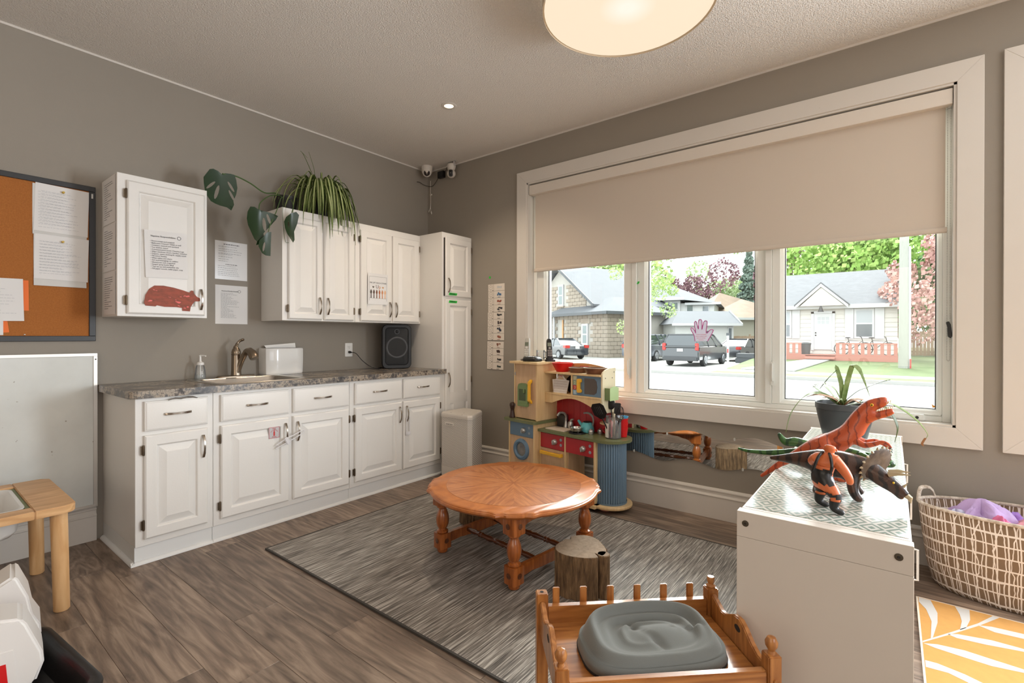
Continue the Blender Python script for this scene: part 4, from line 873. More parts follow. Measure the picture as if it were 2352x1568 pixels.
utensil('black_whisk', 'black whisk leaning right in the utensil jar', .014, .004, (0, .22, 0), whisk)
utensil('black_spatula', 'black flat spatula standing upright in the utensil jar', .006, .02, (-.04, .06, .6), paddle)
utensil('steel_ladle', 'grey ladle with a black handle tipping right in the jar', .018, -.006, (.05, .32, 0), ladle)

def cutlery(c):
    def f(t): part('handle', MB().tube([(0,0,0),(0,0,.07),(.002,0,.11)], [.004,.005,.007], 8), c, t)
    return f
utensil('red_scoop', 'red plastic scoop handle standing low in the utensil jar', -.020, .016, (.02, -.08, 0), cutlery(m_rcup)); utensil('pink_scoop', 'pink plastic scoop handle standing low in the utensil jar', .004, -.026, (.04, .05, 0), cutlery(mat('pink_plastic', (226,120,130), .35)))
# ================================================================== furniture and toys on the floor
def skin_mesh(name, nodes, edges, mats, sub=2):
    """nodes (x,y,z,r): one continuous skinned surface"""
    me = bpy.data.meshes.new(name + '_tmp'); me.from_pydata([n[:3] for n in nodes], edges, []); me.update()
    o = bpy.data.objects.new(name + '_tmp', me); COL.objects.link(o)
    md = o.modifiers.new('s', 'SKIN'); md.use_smooth_shade = True
    if not me.skin_vertices: 
        bm = bmesh.new(); bm.from_mesh(me); bm.verts.layers.skin.verify(); bm.to_mesh(me); bm.free()
    for k, n in enumerate(nodes):
        r = n[3]; me.skin_vertices[0].data[k].radius = (r, r) if not isinstance(r, tuple) else r
        me.skin_vertices[0].data[k].use_root = (k == 0)
    sb = o.modifiers.new('b', 'SUBSURF'); sb.levels = sub; sb.render_levels = sub
    dg = bpy.context.evaluated_depsgraph_get(); out = bpy.data.meshes.new_from_object(o.evaluated_get(dg)); out.name = name
    bpy.data.objects.remove(o); bpy.data.meshes.remove(me)
    out.materials.clear()
    for m in (mats if isinstance(mats, (list, tuple)) else [mats]): out.materials.append(m)
    for p in out.polygons: p.use_smooth = True
    return out
def chain(nodes, edges, pts, start=None):
    idx = start
    for p in pts:
        nodes.append(p)
        if idx is not None: edges.append((idx, len(nodes)-1))
        idx = len(nodes)-1
    return idx
# rug
m, nt, b = _base('striated_rug'); b.inputs['Roughness'].default_value = .6
tc = N(nt, 'ShaderNodeTexCoord'); mp = N(nt, 'ShaderNodeMapping'); mp.inputs['Scale'].default_value = (150, 4.5, 1); LK(nt, tc, 'Object', mp, 'Vector')
n1_ = N(nt, 'ShaderNodeTexNoise'); n1_.inputs['Scale'].default_value = 1.0; n1_.inputs['Detail'].default_value = 3; n1_.inputs['Roughness'].default_value = .7; LK(nt, mp, 'Vector', n1_, 'Vector')
rp = N(nt, 'ShaderNodeValToRGB'); rp.color_ramp.elements[0].position = .36; rp.color_ramp.elements[0].color = lin((64,58,52)); rp.color_ramp.elements[1].position = .64; rp.color_ramp.elements[1].color = lin((184,177,168)); e = rp.color_ramp.elements.new(.5); e.color = lin((122,114,106))
LK(nt, n1_, 'Fac', rp, 'Fac'); LK(nt, rp, 'Color', b, 'Base Color')
bp = N(nt, 'ShaderNodeBump'); bp.inputs['Strength'].default_value = .4; bp.inputs['Distance'].default_value = .003; LK(nt, n1_, 'Fac', bp, 'Height'); LK(nt, bp, 'Normal', b, 'Normal')
rg = thing('area_rug', 'grey striated flatweave rug under the coffee table', 'rug', (2.13, -1.24, 0))
part('weave', MB().box(-1.19, 1.19, -.81, .81, .0005, .008), m, rg, smooth=False)
m_bind = mat('rug_binding', (66, 62, 58), .9)
part('binding', MB().box(-1.2,-1.19,-.82,.82,.0005,.009).box(1.19,1.2,-.82,.82,.0005,.009).box(-1.19,1.19,-.82,-.81,.0005,.009).box(-1.19,1.19,.81,.82,.0005,.009), m_bind, rg, smooth=False)
RZ = 0.009
# coffee table
m_oakt = wood('oak_table', (134, 68, 24), (176, 100, 44), .28, (14, 14, 1.4), 3.0, .25, coat=.5, bump=.05)
m_oakv = wood('oak_veneer', (146, 80, 38), (188, 120, 68), .33, (1.6, 15, 15), 3.0, .2, coat=.25, bump=.05)
m_oakb = wood('oak_band', (160, 88, 34), (190, 114, 52), .36, (6, 6, 6), 2.0, .15, coat=.2, bump=.03)
m_oakd = wood('oak_spindle', (74, 38, 20), (104, 56, 28), .25, (1.4, 14, 14), 3.0, .2, coat=.5, bump=.03)
ctb = thing('coffee_table', 'round orange oak coffee table with scalloped edge and turned legs', 'table', (2.050, -1.232, RZ), math.radians(-7))
TH, TR = .378, .462
def rad(a, ins):
    d = abs((a % (pi/2)) - pi/4)   # angle from the nearest leg
    w = .20
    if d < w: k = d/w; r = TR + .010 - .008*math.sin(pi*k)**2*(k > .5) + .008*max(0, k-.72)/.28
    elif d < w + .10: r = TR + .018*(1-(d-w)/.10)**2.2 - .002
    else: r = TR - .002
    return r - ins
AN = 240
def ring(ins, z): return [(rad(2*pi*i/AN, ins)*math.cos(2*pi*i/AN), rad(2*pi*i/AN, ins)*math.sin(2*pi*i/AN), z) for i in range(AN)]
part('top_edge', MB().loft([ring(.05,TH-.034), ring(.018,TH-.033), ring(.006,TH-.026), ring(.0,TH-.018), ring(.002,TH-.010), ring(.008,TH-.007), ring(.009,TH-.004), ring(.014,TH-.0015), ring(.018,TH)]), m_oakb, ctb, ang=30)
vm = MB(); a0 = pi/4; RV = .37
vm.add([(0,0,TH+.0002)] + [(RV*math.cos(-a0/2+a0*k/6), RV*math.sin(-a0/2+a0*k/6), TH+.0002) for k in range(7)] + [(0,0,TH+.0010)] + [((RV-.001)*math.cos(-a0/2+.002+(a0-.004)*k/6), (RV-.001)*math.sin(-a0/2+.002+(a0-.004)*k/6), TH+.0010) for k in range(7)],
       [tuple([0]+list(range(7,0,-1))), tuple([8]+list(range(9,16)))] + [(k+1,k+2,k+10,k+9) for k in range(6)] + [(0,1,9,8),(7,0,8,15)])
vme = vm.mesh('veneer', m_oakv, False)
for k in range(8): link('veneer', vme, ctb, (0,0,0), (0,0,pi/4*k + pi/8))
LP = .278
leg_prof = [(.022,0),(.026,.003),(.027,.010),(.022,.018)]
lg = MB().lathe([(.020,0),(.026,.003),(.029,.010),(.029,.018),(.024,.024)], (0,0,0), 20)
lg.prism([(.034*sx_ if abs(sx_)==1 else sx_, .0) for sx_ in ()] or rrect(-.036,.036,-.036,.036,.008,2), .026, .108)
lg.lathe([(.024,.106),(.031,.112),(.031,.120),(.022,.126),(.022,.132),(.028,.140),(.034,.160),(.036,.180),(.033,.205),(.025,.228),(.021,.236),(.021,.242),(.031,.248),(.031,.256),(.024,.262)], (0,0,0), 24)
lg.prism(rrect(-.040,.040,-.040,.040,.008,2), .260, TH-.034)
leg_me = lg.mesh('leg', m_oakt, True, 0, 1, 30)
rosette = MB().lathe([(.010,0),(.014,.0015),(.010,.003),(.006,.002),(.001,.003)], (0,0,0), 16, 'y', False, False).mesh('rosette', m_oakd, True)
for sx_ in (-1, 1):
    for sy_ in (-1, 1):
        l = link('leg', leg_me, ctb, (sx_*LP, sy_*LP, 0), (0, 0, 0))
        for z in (.068, .300):
            rr_ = .036 if z < .2 else .040
            link('rosette', rosette, l, (0, -rr_-.0005, z), (0, 0, pi)); link('rosette', rosette, l, (-rr_-.0005, 0, z), (0, 0, pi/2)); link('rosette', rosette, l, (rr_+.0005, 0, z), (0, 0, -pi/2))
def apron(): 
    s = LP-.04; pts = [(-s,TH-.034),(s,TH-.034),(s,.255)]
    for k in range(1, 20): t = k/20; x = s - 2*s*t; pts.append((x, .255 + .055*math.sin(pi*t)**.6 + .006*abs(math.sin(6*pi*t))))
    return pts + [(-s,.255)]
am = MB().prism(apron(), -.009, .009, 'y').mesh('apron', m_oakt, False)
for k in range(4): link('apron', am, ctb, (LP*math.sin(pi/2*k)*1.0, -LP*math.cos(pi/2*k), 0), (0, 0, pi/2*k))
st = [(-.242,.045),(-.20,.045),(-.16,.050),(-.12,.046),(0,.042),(.12,.046),(.16,.050),(.20,.045),(.242,.045),(.242,.098),(-.242,.098)]
sm_ = MB().prism(st, -.011, .011, 'y').mesh('side_stretcher', m_oakt, False)
for s in (-1, 1): link('side_stretcher', sm_, ctb, (s*LP, 0, 0), (0, 0, pi/2))
spn = [(.010,-.266),(.012,-.25),(.015,-.20),(.011,-.17),(.016,-.16),(.012,-.15),(.016,-.14),(.011,-.13),(.017,-.07),(.011,-.04),(.016,-.03),(.013,0)]
spn = spn + [(r_, -z) for r_, z in spn[-2::-1]]
spm = MB().lathe(spn, (0,0,0), 14, 'x').mesh('spindle', m_oakd, True)
for y_ in (-.105, .105): link('spindle', spm, ctb, (0, y_, .078))
# tree stumps
m_cut = wood('cut_wood', (118, 98, 78), (150, 130, 108), .8, (7, 7, 7), 5.0, .06, bump=.2)
m_bark = mat('bark', (78, 58, 40), .95, rgb2=(146, 116, 84), vscale=16, stretch=(5, 5, .8), bump=.8, bscale=40)
def stump(label, loc, R, h, seed, notches, branch=None):
    t = thing('tree_stump', label, 'stump', loc); q = random.Random(seed)
    ph = [(q.uniform(0, 6.28), q.uniform(.006, .016)*R/.12, k) for k in (1, 2, 3)]
    def rr_(a):
        r = R + sum(A*math.cos(k*a+p) for p, A, k in ph)
        for na, nw, nd in notches:
            d = abs((a-na+pi) % (2*pi) - pi)
            if d < nw: r -= nd*(1-d/nw)
        return r
    n = 150; jit = [q.uniform(-.0035, .0035) for _ in range(n)]; jit2 = [q.uniform(-.003, .003) for _ in range(n)]
    def rg_(z, s, bark=True): return [((rr_(2*pi*i/n)*s + (jit[i]+jit2[i]*math.sin(9*z+i) if bark else 0))*math.cos(2*pi*i/n), (rr_(2*pi*i/n)*s + (jit[i]+jit2[i]*math.sin(9*z+i) if bark else 0))*math.sin(2*pi*i/n), z) for i in range(n)]
    part('bark', MB().loft([rg_(0,1.0), rg_(h*.3,.985), rg_(h*.65,.99), rg_(h-.004,1.0), rg_(h-.001,.985)], True, True), m_bark, t, ang=80)
    part('cut_face', MB().loft([rg_(h-.0008,.982,False), rg_(h,.972,False)]), m_cut, t, smooth=False)
    if branch: part('side_branch', MB().lathe([(branch[2]*1.0,0),(branch[2],h-.003),(branch[2]-.003,h-.001)], (branch[0], branch[1], 0), 20), m_bark, t); part('cut_face', MB().lathe([(branch[2]-.004,h-.0009),(branch[2]-.004,h)], (branch[0], branch[1], 0), 20), m_cut, t, smooth=False)
    return t
stump('short brown tree stump with a split side beside the coffee table', (2.540, -1.335, RZ), .122, .195, 4, [(-.35, .10, .05), (2.75, .16, .022)], (.118, -.012, .030))
stump('pale barked tree stump half hidden behind the coffee table legs', (1.60, -1.02, RZ), .115, .22, 9, [(.9, .2, .02)])
# ---------------------------------------------------------------- doll bed
m_pine = wood('pine_bed', (150, 92, 44), (190, 128, 68), .32, (1.4, 14, 14), 3, .3, coat=.4, bump=.04)
m_pinez = wood('pine_bed_posts', (150, 92, 44), (190, 128, 68), .32, (14, 14, 1.4), 3, .3, coat=.4, bump=.04)
db = thing('doll_bed', 'small wooden doll bed with missing back rail in the foreground', 'doll bed', (3.139, -2.019, .0), math.radians(43))
HW, HD, PT = .278, .160, .375
def post(x, y, fin, top=PT):
    p = part('post', MB().box(x-.018, x+.018, y-.018, y+.018, 0.001, top), m_pinez, db, bevel=.003)
    if fin == 1: part('finial', MB().lathe([(.010,top),(.008,top+.008),(.015,top+.020),(.016,top+.030),(.010,top+.042),(.002,top+.045)], (x,y,0), 16), m_pinez, p)
    elif fin == 2: part('finial', MB().lathe([(.013,top),(.015,top+.004),(.008,top+.010),(.012,top+.018),(.012,top+.030),(.010,top+.033)], (x,y,0), 16), m_pinez, p)
    else: part('peg_hole', MB().lathe([(.006,top+.0002),(.006,top+.0006)], (x,y,0), 12), m_dark, p)
post(-HW, HD, 0, .392); post(HW, HD, 2, .385); post(-HW, -HD, 1); post(HW, -HD, 1)
part('back_rail', MB().box(-HW+.018, HW-.018, HD-.011, HD+.011, .285, .350), m_pine, db, bevel=.002); 
part('back_ledge', MB().box(-HW+.018, HW-.018, HD+.011, HD+.020, .335, .343), m_pine, db)
for k in range(6): 
    x = -HW+.050+(2*HW-.110)*k/5; part('picket_stub', MB().box(x-.011, x+.011, HD+.0205, HD+.029, .330, .392 - .001*k), m_pinez, db, bevel=.002)
part('front_rail', MB().box(-HW+.018, HW-.018, -HD-.011, -HD+.011, .285, .336), m_pine, db, bevel=.003)
part('platform', MB().box(-HW+.010, HW-.010, -HD+.0115, HD-.0115, .286, .298), m_pine, db)
sp2 = [(-HD+.018,.270),(HD-.018,.270),(HD-.018,.372),(HD-.045,.362),(HD-.075,.350),(HD-.10,.352),(HD-.125,.366),(HD-.15,.380),(HD-.18,.384),(HD-.205,.372),(HD-.235,.350),(HD-.265,.336),(-HD+.018,.334)]
for s in (-1, 1):
    pn2 = part('end_panel', MB().prism(sp2, s*HW-.008, s*HW+.008, 'x'), m_pinez, db, bevel=.003)
    part('hand_hole', MB().lathe([(.015,-.0086),(.015,.0086)], (s*HW,-.012,.352), 16, 'x', sx=1.0, sy=.62), m_dark, pn2)
for x_, s in ((HW-.0, 1), (-HW, -1)): part('peg', MB().lathe([(.007,0),(.006,-.004)], (x_, -HD-.018, .312), 12, 'y'), m_pinez, db)
# grey cushion: folded pet-bed shape
m_felt = mat('grey_felt', (112, 116, 114), .95, bump=.12, bscale=500, sheen=.3)
cu = []; NR, NA = 34, 96
for i in range(NR+1):
    t = i/NR; ring_ = []
    for j in range(NA):
        a = 2*pi*j/NA; ca, sa = math.cos(a), math.sin(a)
        rx, ry = .212, .128
        edge = (abs(ca)**3.2 + abs(sa)**3.2)**(-1/3.2)
        x, y = rx*t*ca*edge*.97, ry*t*sa*edge*.97
        rim = .040*math.exp(-((t-.82)/.14)**2)
        rim *= 1.0 + .55*sa
        base = .042*(1-t**5)**.5 + .026*math.exp(-((x-.03)/.085)**2-((y+.01)/.05)**2) if t < 1 else 0
        # spiral fold and a few creases
        sp = (a/(2*pi))*.30
        fold = .017*math.exp(-((t-.58-sp*.3)/.055)**2)*(.55+.45*math.cos(a-1.2)) - .010*math.exp(-((t-.68-sp*.3)/.04)**2)*(.5+.5*math.cos(a-1.4)) + .010*math.exp(-((t-.34-sp*.3)/.045)**2)*(.5+.5*math.cos(a-2.0))
        crease = -.012*math.exp(-((x+.02+.5*y)/.012)**2)*max(0, 1-abs(t-.35)/.3)
        z = .003 + base + rim*(1-t**10) + fold + crease + .004*math.sin(3*a+1)*t*(1-t)
        if t > .97: z = .003 + (1-t)/.03*.035
        ring_.append((x, y, max(z, .002)))
    cu.append(ring_)
cs = thing('grey_cushion', 'grey folded pet cushion lying in the doll bed', 'cushion', (3.139, -2.019, .2985), math.radians(43))
cs_mb = MB().loft([[(p[0]*.97, p[1]*.97, .0005) for p in cu[-1]]] + cu[::-1][:-1] + [cu[0]], True, True)
part('cover', cs_mb, m_felt, cs, ang=180, loc=(.01,-.012,0), rot=(0,0,.05))
part('base_seam', MB().loft([[(p[0]*1.0, p[1]*1.0, .0005) for p in cu[-1]], [(p[0]*1.005, p[1]*1.005, .008) for p in cu[-1]]]), mat('cushion_base', (52,52,52), .9), cs, loc=(.01,-.012,0), rot=(0,0,.05))
# ---------------------------------------------------------------- white storage cabinet
m_lacq = mat('white_lacquer', (222, 214, 204), .3); m_lacq2 = mat('white_lacquer_panel', (212, 203, 192), .4, var=.01)
wx0_, wx1_, wy0, wy1, wh = 3.332, 3.742, -1.800, -.095, .680
wc = thing('storage_cabinet', 'low white storage cabinet with patterned top holding plant and toys', 'cabinet', ((wx0_+wx1_)/2, (wy0+wy1)/2, 0))
part('end_panel', MB().box(wx0_, wx1_, wy0, wy0+.036, .001, .604), m_lacq2, wc, True, False, .001, 1)
part('end_rail', MB().box(wx0_, wx1_, wy0, wy0+.036, .6046, wh-.0005), m_lacq2, wc, True, False, .001, 1)
part('end_panel', MB().box(wx0_, wx1_, wy1-.036, wy1, .001, wh), m_lacq, wc, True, False, .001, 1)
part('back_panel', MB().box(wx0_+.010, wx0_+.022, wy0+.0365, wy1-.0365, .001, wh-.04), m_lacq, wc, True, False)
part('top', MB().box(wx0_+.006, wx1_-.006, wy0+.0365, wy1-.0365, wh-.036, wh), m_lacq, wc, True, False, .001, 1)
part('bottom', MB().box(wx0_+.022, wx1_-.02, wy0+.0365, wy1-.0365, .02, .05), m_lacq, wc, True, False)
n_d = 3
for k in range(n_d):
    a = wy0+.040+(wy1-wy0-.080)*k/n_d; b2 = wy0+.040+(wy1-wy0-.080)*(k+1)/n_d
    d = part('door', MB().box(wx1_-.018, wx1_, a+.002, b2-.002, .05, wh-.04), m_lacq, wc, True, False, .001, 1)
    part('pull', MB().tube([(wx1_,a+.06,.56),(wx1_+.010,a+.06,.56),(wx1_+.010,a+.06,.64),(wx1_,a+.06,.64)], .003, 6), m_trim, d, True)
for x_ in (wx0_+.024, wx1_-.030): 
    s_ = part('screw_cap', MB().lathe([(.0092,0),(.0092,-.0012),(.004,-.0018)], (x_, wy0-.0001, wh-.034), 16, 'y'), mat('screw_brown', (84,76,64), .4, metal=.5), wc, True)
    part('screw_socket', MB().lathe([(.0034,-.0018),(.0034,-.0022)], (x_, wy0-.0001, wh-.034), 8, 'y'), m_dark, s_, True)
# patterned liner on top
m, nt, b = _base('diamond_liner'); b.inputs['Roughness'].default_value = .13
tc = N(nt, 'ShaderNodeTexCoord'); sxy = N(nt, 'ShaderNodeSeparateXYZ'); LK(nt, tc, 'Object', sxy, 0)
def mth(op, a, b_=None, c=None):
    n = N(nt, 'ShaderNodeMath', operation=op)
    for k, q in enumerate((a, b_, c)):
        if q is None: continue
        if isinstance(q, (int, float)): n.inputs[k].default_value = q
        else: nt.links.new(q, n.inputs[k])
    return n.outputs[0]
fx = mth('ABSOLUTE', mth('SUBTRACT', mth('FRACT', mth('MULTIPLY', sxy.outputs[0], 17.0)), .5)); fy = mth('ABSOLUTE', mth('SUBTRACT', mth('FRACT', mth('MULTIPLY', sxy.outputs[1], 13.0)), .5))
dd_ = mth('FRACT', mth('MULTIPLY', mth('ADD', fx, fy), 3.0)); gt = mth('GREATER_THAN', dd_, .52)
mx = N(nt, 'ShaderNodeMix', data_type='RGBA'); mx.inputs[6].default_value = lin((218,216,208)); mx.inputs[7].default_value = lin((142,156,146)); nt.links.new(gt, mx.inputs[0]); nt.links.new(mx.outputs[2], b.inputs['Base Color'])
one('shelf_liner', MB().box(wx0_+.012, wx1_-.010, wy0+.052, wy1-.05, wh+.0002, wh+.0012), m, 'white shelf liner printed with green diamonds on the cabinet top', 'shelf liner', ((wx0_+wx1_)/2, -.95, wh), world=True, smooth=False)
CT = wh + .0014
# plant in grey pot
m_pot = mat('grey_pot', (72, 76, 80), .4); m_soil = mat('soil', (48, 38, 30), .95, bump=.6, bscale=80)
m_leaf = mat('strap_leaf', (92, 122, 52), .4, rgb2=(150, 166, 112), vscale=30, stretch=(1,1,1)); m_leafd = mat('strap_leaf_dark', (66, 82, 34), .4); m_dry = mat('dry_leaf', (150, 104, 66), .7)
pp = thing('potted_plant', 'strap-leaved houseplant in a grey pot on the white cabinet', 'plant', (3.508, -.36, CT))
part('pot', MB().lathe([(.090,0),(.094,.004),(.104,.05),(.118,.11),(.125,.150),(.129,.152),(.129,.180),(.126,.182),(.122,.180),(.118,.150)], (0,0,0), 40, cap1=False), m_pot, pp)
part('soil', MB().lathe([(.117,.150),(.117,.160),(.001,.165)], (0,0,0), 30), m_soil, pp)
def strap(pts, ws, m_, side=(0,1,.25), nm='leaf'):
    P_ = spline([(x-3.508, dy, z-CT) for x, dy, z in pts], 6); n = len(P_); W_ = [ws*1.3*(.75+.5*math.sin(pi*min(1, .25+.75*k/(n-1))))*(1 if k < n*.75 else max(.08, (n-1-k)/(n*.25))) for k in range(n)]
    part(nm, MB().ribbon(P_, W_, side, .0008), m_, pp, ang=70)
strap([(3.50,0,.85),(3.517,-.01,.955),(3.535,-.02,1.035),(3.546,-.02,1.056),(3.574,-.02,1.025),(3.612,-.02,.905)], .016, m_leaf, (1,.5,.2))
strap([(3.495,0,.85),(3.495,-.01,.95),(3.478,-.02,1.03),(3.470,-.02,1.055)], .013, m_leaf, (1,.4,.2)); strap([(3.476,-.02,1.030),(3.44,-.03,.985),(3.404,-.04,.93)], .011, m_leafd, (.6,1,.6))
strap([(3.49,0,.85),(3.44,-.05,.895),(3.39,-.08,.912),(3.336,-.10,.885),(3.285,-.12,.80),(3.262,-.12,.70)], .018, m_leaf, (.3,1,.4))
strap([(3.50,0,.86),(3.56,-.03,.925),(3.60,-.05,.950),(3.65,-.05,.978),(3.692,-.05,.993)], .006, m_leafd)
strap([(3.52,0,.85),(3.60,-.02,.885),(3.66,-.03,.890),(3.725,-.03,.862),(3.79,-.03,.808),(3.828,-.03,.75),(3.822,-.03,.725)], .016, m_leaf); strap([(3.822,-.03,.728),(3.810,-.03,.700),(3.816,-.03,.688)], .006, m_dry, (1,0,0))
strap([(3.52,0,.85),(3.62,-.06,.878),(3.682,-.07,.856),(3.707,-.07,.815),(3.720,-.07,.765),(3.709,-.07,.70)], .010, m_leafd, (.6,.8,.2))
strap([(3.49,0,.85),(3.44,.02,.92),(3.405,.03,.945),(3.365,.03,.930)], .014, m_leaf); strap([(3.48,0,.85),(3.42,-.04,.905),(3.375,-.06,.945)], .013, m_leaf)
strap([(3.50,0,.85),(3.46,-.06,.89),(3.40,-.09,.905),(3.35,-.09,.888)], .014, m_dry); strap([(3.50,0,.85),(3.47,-.05,.935),(3.42,-.05,.960),(3.38,-.05,.948)], .012, m_leaf)
for k in range(7): a = k*.9; strap([(3.505,0,.85),(3.508+.05*math.cos(a),.05*math.sin(a),.885),(3.508+.115*math.cos(a),.115*math.sin(a),.872)], .015, m_leaf if k % 3 else m_dry)
# toy dinosaurs
def banded(name, c1, c2, sc, bias, rough=.4):
    m, nt, b = _base(name); b.inputs['Roughness'].default_value = rough
    tc = N(nt, 'ShaderNodeTexCoord'); wv = N(nt, 'ShaderNodeTexWave'); wv.inputs['Scale'].default_value = sc; wv.inputs['Distortion'].default_value = 6; wv.inputs['Detail'].default_value = 3; wv.inputs['Detail Scale'].default_value = 2
    LK(nt, tc, 'Object', wv, 'Vector'); rp = N(nt, 'ShaderNodeValToRGB'); rp.color_ramp.elements[0].position = bias; rp.color_ramp.elements[0].color = lin(c1); rp.color_ramp.elements[1].position = min(1, bias+.25); rp.color_ramp.elements[1].color = lin(c2)
    LK(nt, wv, 'Color', rp, 'Fac'); LK(nt, rp, 'Color', b, 'Base Color')
    nz = N(nt, 'ShaderNodeTexVoronoi'); nz.inputs['Scale'].default_value = 260; LK(nt, tc, 'Object', nz, 'Vector'); bp = N(nt, 'ShaderNodeBump'); bp.inputs['Strength'].default_value = .25; bp.inputs['Distance'].default_value = .001; LK(nt, nz, 'Distance', bp, 'Height'); LK(nt, bp, 'Normal', b, 'Normal')
    return m
m_rap = banded('raptor_skin', (190, 84, 46), (132, 54, 34), 11, .80, .32); m_tri = banded('triceratops_skin', (74, 50, 38), (38, 28, 24), 10, .55, .3); m_grn = banded('green_dino_skin', (62, 104, 52), (40, 72, 44), 8, .6, .25)
m_horn = mat('horn', (176, 160, 128), .4); m_frill = mat('frill_grey', (120, 104, 90), .45, rgb2=(58, 46, 40), vscale=22); m_eye = mat('toy_eye', (236, 190, 40), .2); m_tooth = mat('tooth', (226, 208, 160), .4)
def dino(name, label, y, cat='toy dinosaur'): return thing(name, label, cat, (3.5, y, CT))
def off(pts): return [(p[0]-3.5, p[1], p[2]-CT, p[3]) for p in pts]
ra = dino('raptor_toy', 'orange raptor toy with open jaws and dark stripes on the cabinet', -1.215)
nd, ed = [], []
sp1 = off([(3.508,0,.797,.043),(3.555,0,.820,.046),(3.590,0,.858,.040),(3.601,0,.900,.033),(3.610,0,.932,.034),(3.636,0,.951,.030),(3.665,0,.968,.021),(3.688,0,.983,.014)])
chain(nd, ed, sp1); 
chain(nd, ed, off([(3.462,0,.778,.035),(3.410,0,.744,.022),(3.352,0,.702,.013),(3.312,0,.664,.009),(3.284,0,.640,.006)]), 0)
chain(nd, ed, off([(3.640,0,.924,.020),(3.672,0,.928,.016),(3.704,0,.944,.011)]), 4)
for s in (-1, 1):
    chain(nd, ed, off([(3.590,s*.026,.832,.014),(3.622,s*.036,.816,.011),(3.650,s*.038,.826,.009),(3.672,s*.038,.838 if s < 0 else .818,.007),(3.690,s*.036,.830 if s < 0 else .806,.005),(3.697,s*.034,.818 if s < 0 else .800,.0035)]), 1)
    chain(nd, ed, off([(3.515,s*.040,.770,.028),(3.545,s*.052,.742,.021),(3.512,s*.056,.712,.012),(3.522,s*.058,.694,.010),(3.555,s*.060,.690,.009),(3.572,s*.062,.689,.006)]), 0)
link('body', skin_mesh('body', nd, ed, m_rap), ra)
for s in (-1, 1): 
    e_ = part('eye', MB().ball((3.642-3.5, s*.0250, .960-CT), (.0055,.004,.0055), 10, 6), m_eye, ra); part('pupil', MB().ball((3.6425-3.5, s*.0282, .960-CT), (.0022,.0018,.0028), 8, 6), m_black, e_)
tm = MB()
for k in range(9):
    for s in (-1, 1):
        x_ = .150 + .0055*k; tm.lathe([(.0020,.002),(.0002,-.007)], (x_, s*(.0165-.0009*k), .955-CT+.0026*k), 5).lathe([(.0020,-.002),(.0002,.007)], (x_+.006, s*(.0125-.0007*k), .938-CT+.0022*k), 5)
part('teeth', tm, m_tooth, ra)
for s in (-1, 1):
    for k in range(3): part('claw', MB().tube([(.192, s*.036+.004*(k-1), (.820 if s < 0 else .800)-CT), (.200, s*.036+.006*(k-1), (.812 if s < 0 else .790)-CT)], [.0026,.0004], 6), m_black, ra)
tr = dino('triceratops_toy', 'dark brown triceratops toy with spiked grey frill on the cabinet', -1.46)
nd, ed = [], []
chain(nd, ed, off([(3.545,0,.786,.050),(3.590,-.004,.784,.046),(3.622,-.008,.788,.036),(3.650,-.012,.784,.032),(3.682,-.018,.766,.027),(3.712,-.024,.742,.019),(3.736,-.028,.722,.010)]))
chain(nd, ed, off([(3.500,0,.786,.042),(3.455,0,.786,.027),(3.405,0,.780,.015),(3.360,0,.775,.006)]), 0)
chain(nd, ed, off([(3.700,-.022,.735,.013),(3.726,-.027,.712,.008)]), 4)
for s in (-1, 1):
    chain(nd, ed, off([(3.605,s*.034,.750,.022),(3.600,s*.044,.722,.017),(3.612,s*.046,.697,.016),(3.628,s*.046,.691,.010)]), 1)
    chain(nd, ed, off([(3.510,s*.036,.752,.027),(3.520,s*.044,.722,.018),(3.500,s*.046,.697,.015),(3.515,s*.046,.691,.010)]), 0)
link('body', skin_mesh('body', nd, ed, m_tri), tr)
FM = Matrix.Translation((3.655-3.5, -.012, .806-CT)) @ Matrix.Rotation(-.60, 4, 'Z') @ Matrix.Rotation(.35, 4, 'Y')
part('frill', MB().lathe([(.001,-.008),(.036,-.004),(.055,.003),(.058,.006),(.053,.009),(.024,.008),(.001,.010)], (0,0,0), 30, 'x').xf(FM), m_frill, tr)
fsp = MB()
for k in range(17):
    a = -1.15 + (pi+2.3)*k/16; fsp.lathe([(.0045,0),(.0004,.009)], (0,0,0), 6).xf(FM @ Matrix.Translation((.005, .057*math.cos(a), .057*math.sin(a))) @ Matrix.Rotation(a-pi/2, 4, 'X'), len(fsp.v)-12)
part('frill_spikes', fsp, m_horn, tr)
for s in (-1, 1): part('brow_horn', MB().tube([(3.690-3.5,-.020+s*.015,.782-CT),(3.712-3.5,-.022+s*.019,.789-CT),(3.742-3.5,-.024+s*.020,.790-CT)], [.0075,.0055,.0008], 8), m_horn, tr)
part('nose_horn', MB().tube([(3.722-3.5,-.026,.744-CT),(3.734-3.5,-.027,.760-CT)], [.006,.0008], 8), m_horn, tr)
part('beak', MB().tube([(3.728-3.5,-.027,.728-CT),(3.741-3.5,-.029,.718-CT),(3.743-3.5,-.030,.704-CT)], [.0095,.008,.001], 8), m_horn, tr)
for s in (-1, 1): part('eye', MB().ball((3.702-3.5, -.020+s*.0215, .760-CT), .0032, 8, 6), m_eye, tr)
gd = dino('green_dinosaur_toy', 'green long-tailed dinosaur toy lying behind the orange raptor', -1.02)
nd, ed = [], []
chain(nd, ed, off([(3.470,0,.729,.034),(3.530,0,.732,.042),(3.590,0,.731,.036),(3.640,.0,.726,.024),(3.680,0,.720,.022),(3.712,0,.712,.012)]))
chain(nd, ed, off([(3.415,0,.722,.024),(3.345,0,.708,.016),(3.262,0,.696,.011),(3.192,0,.693,.008),(3.168,0,.697,.006),(3.154,0,.700,.005)]), 0)
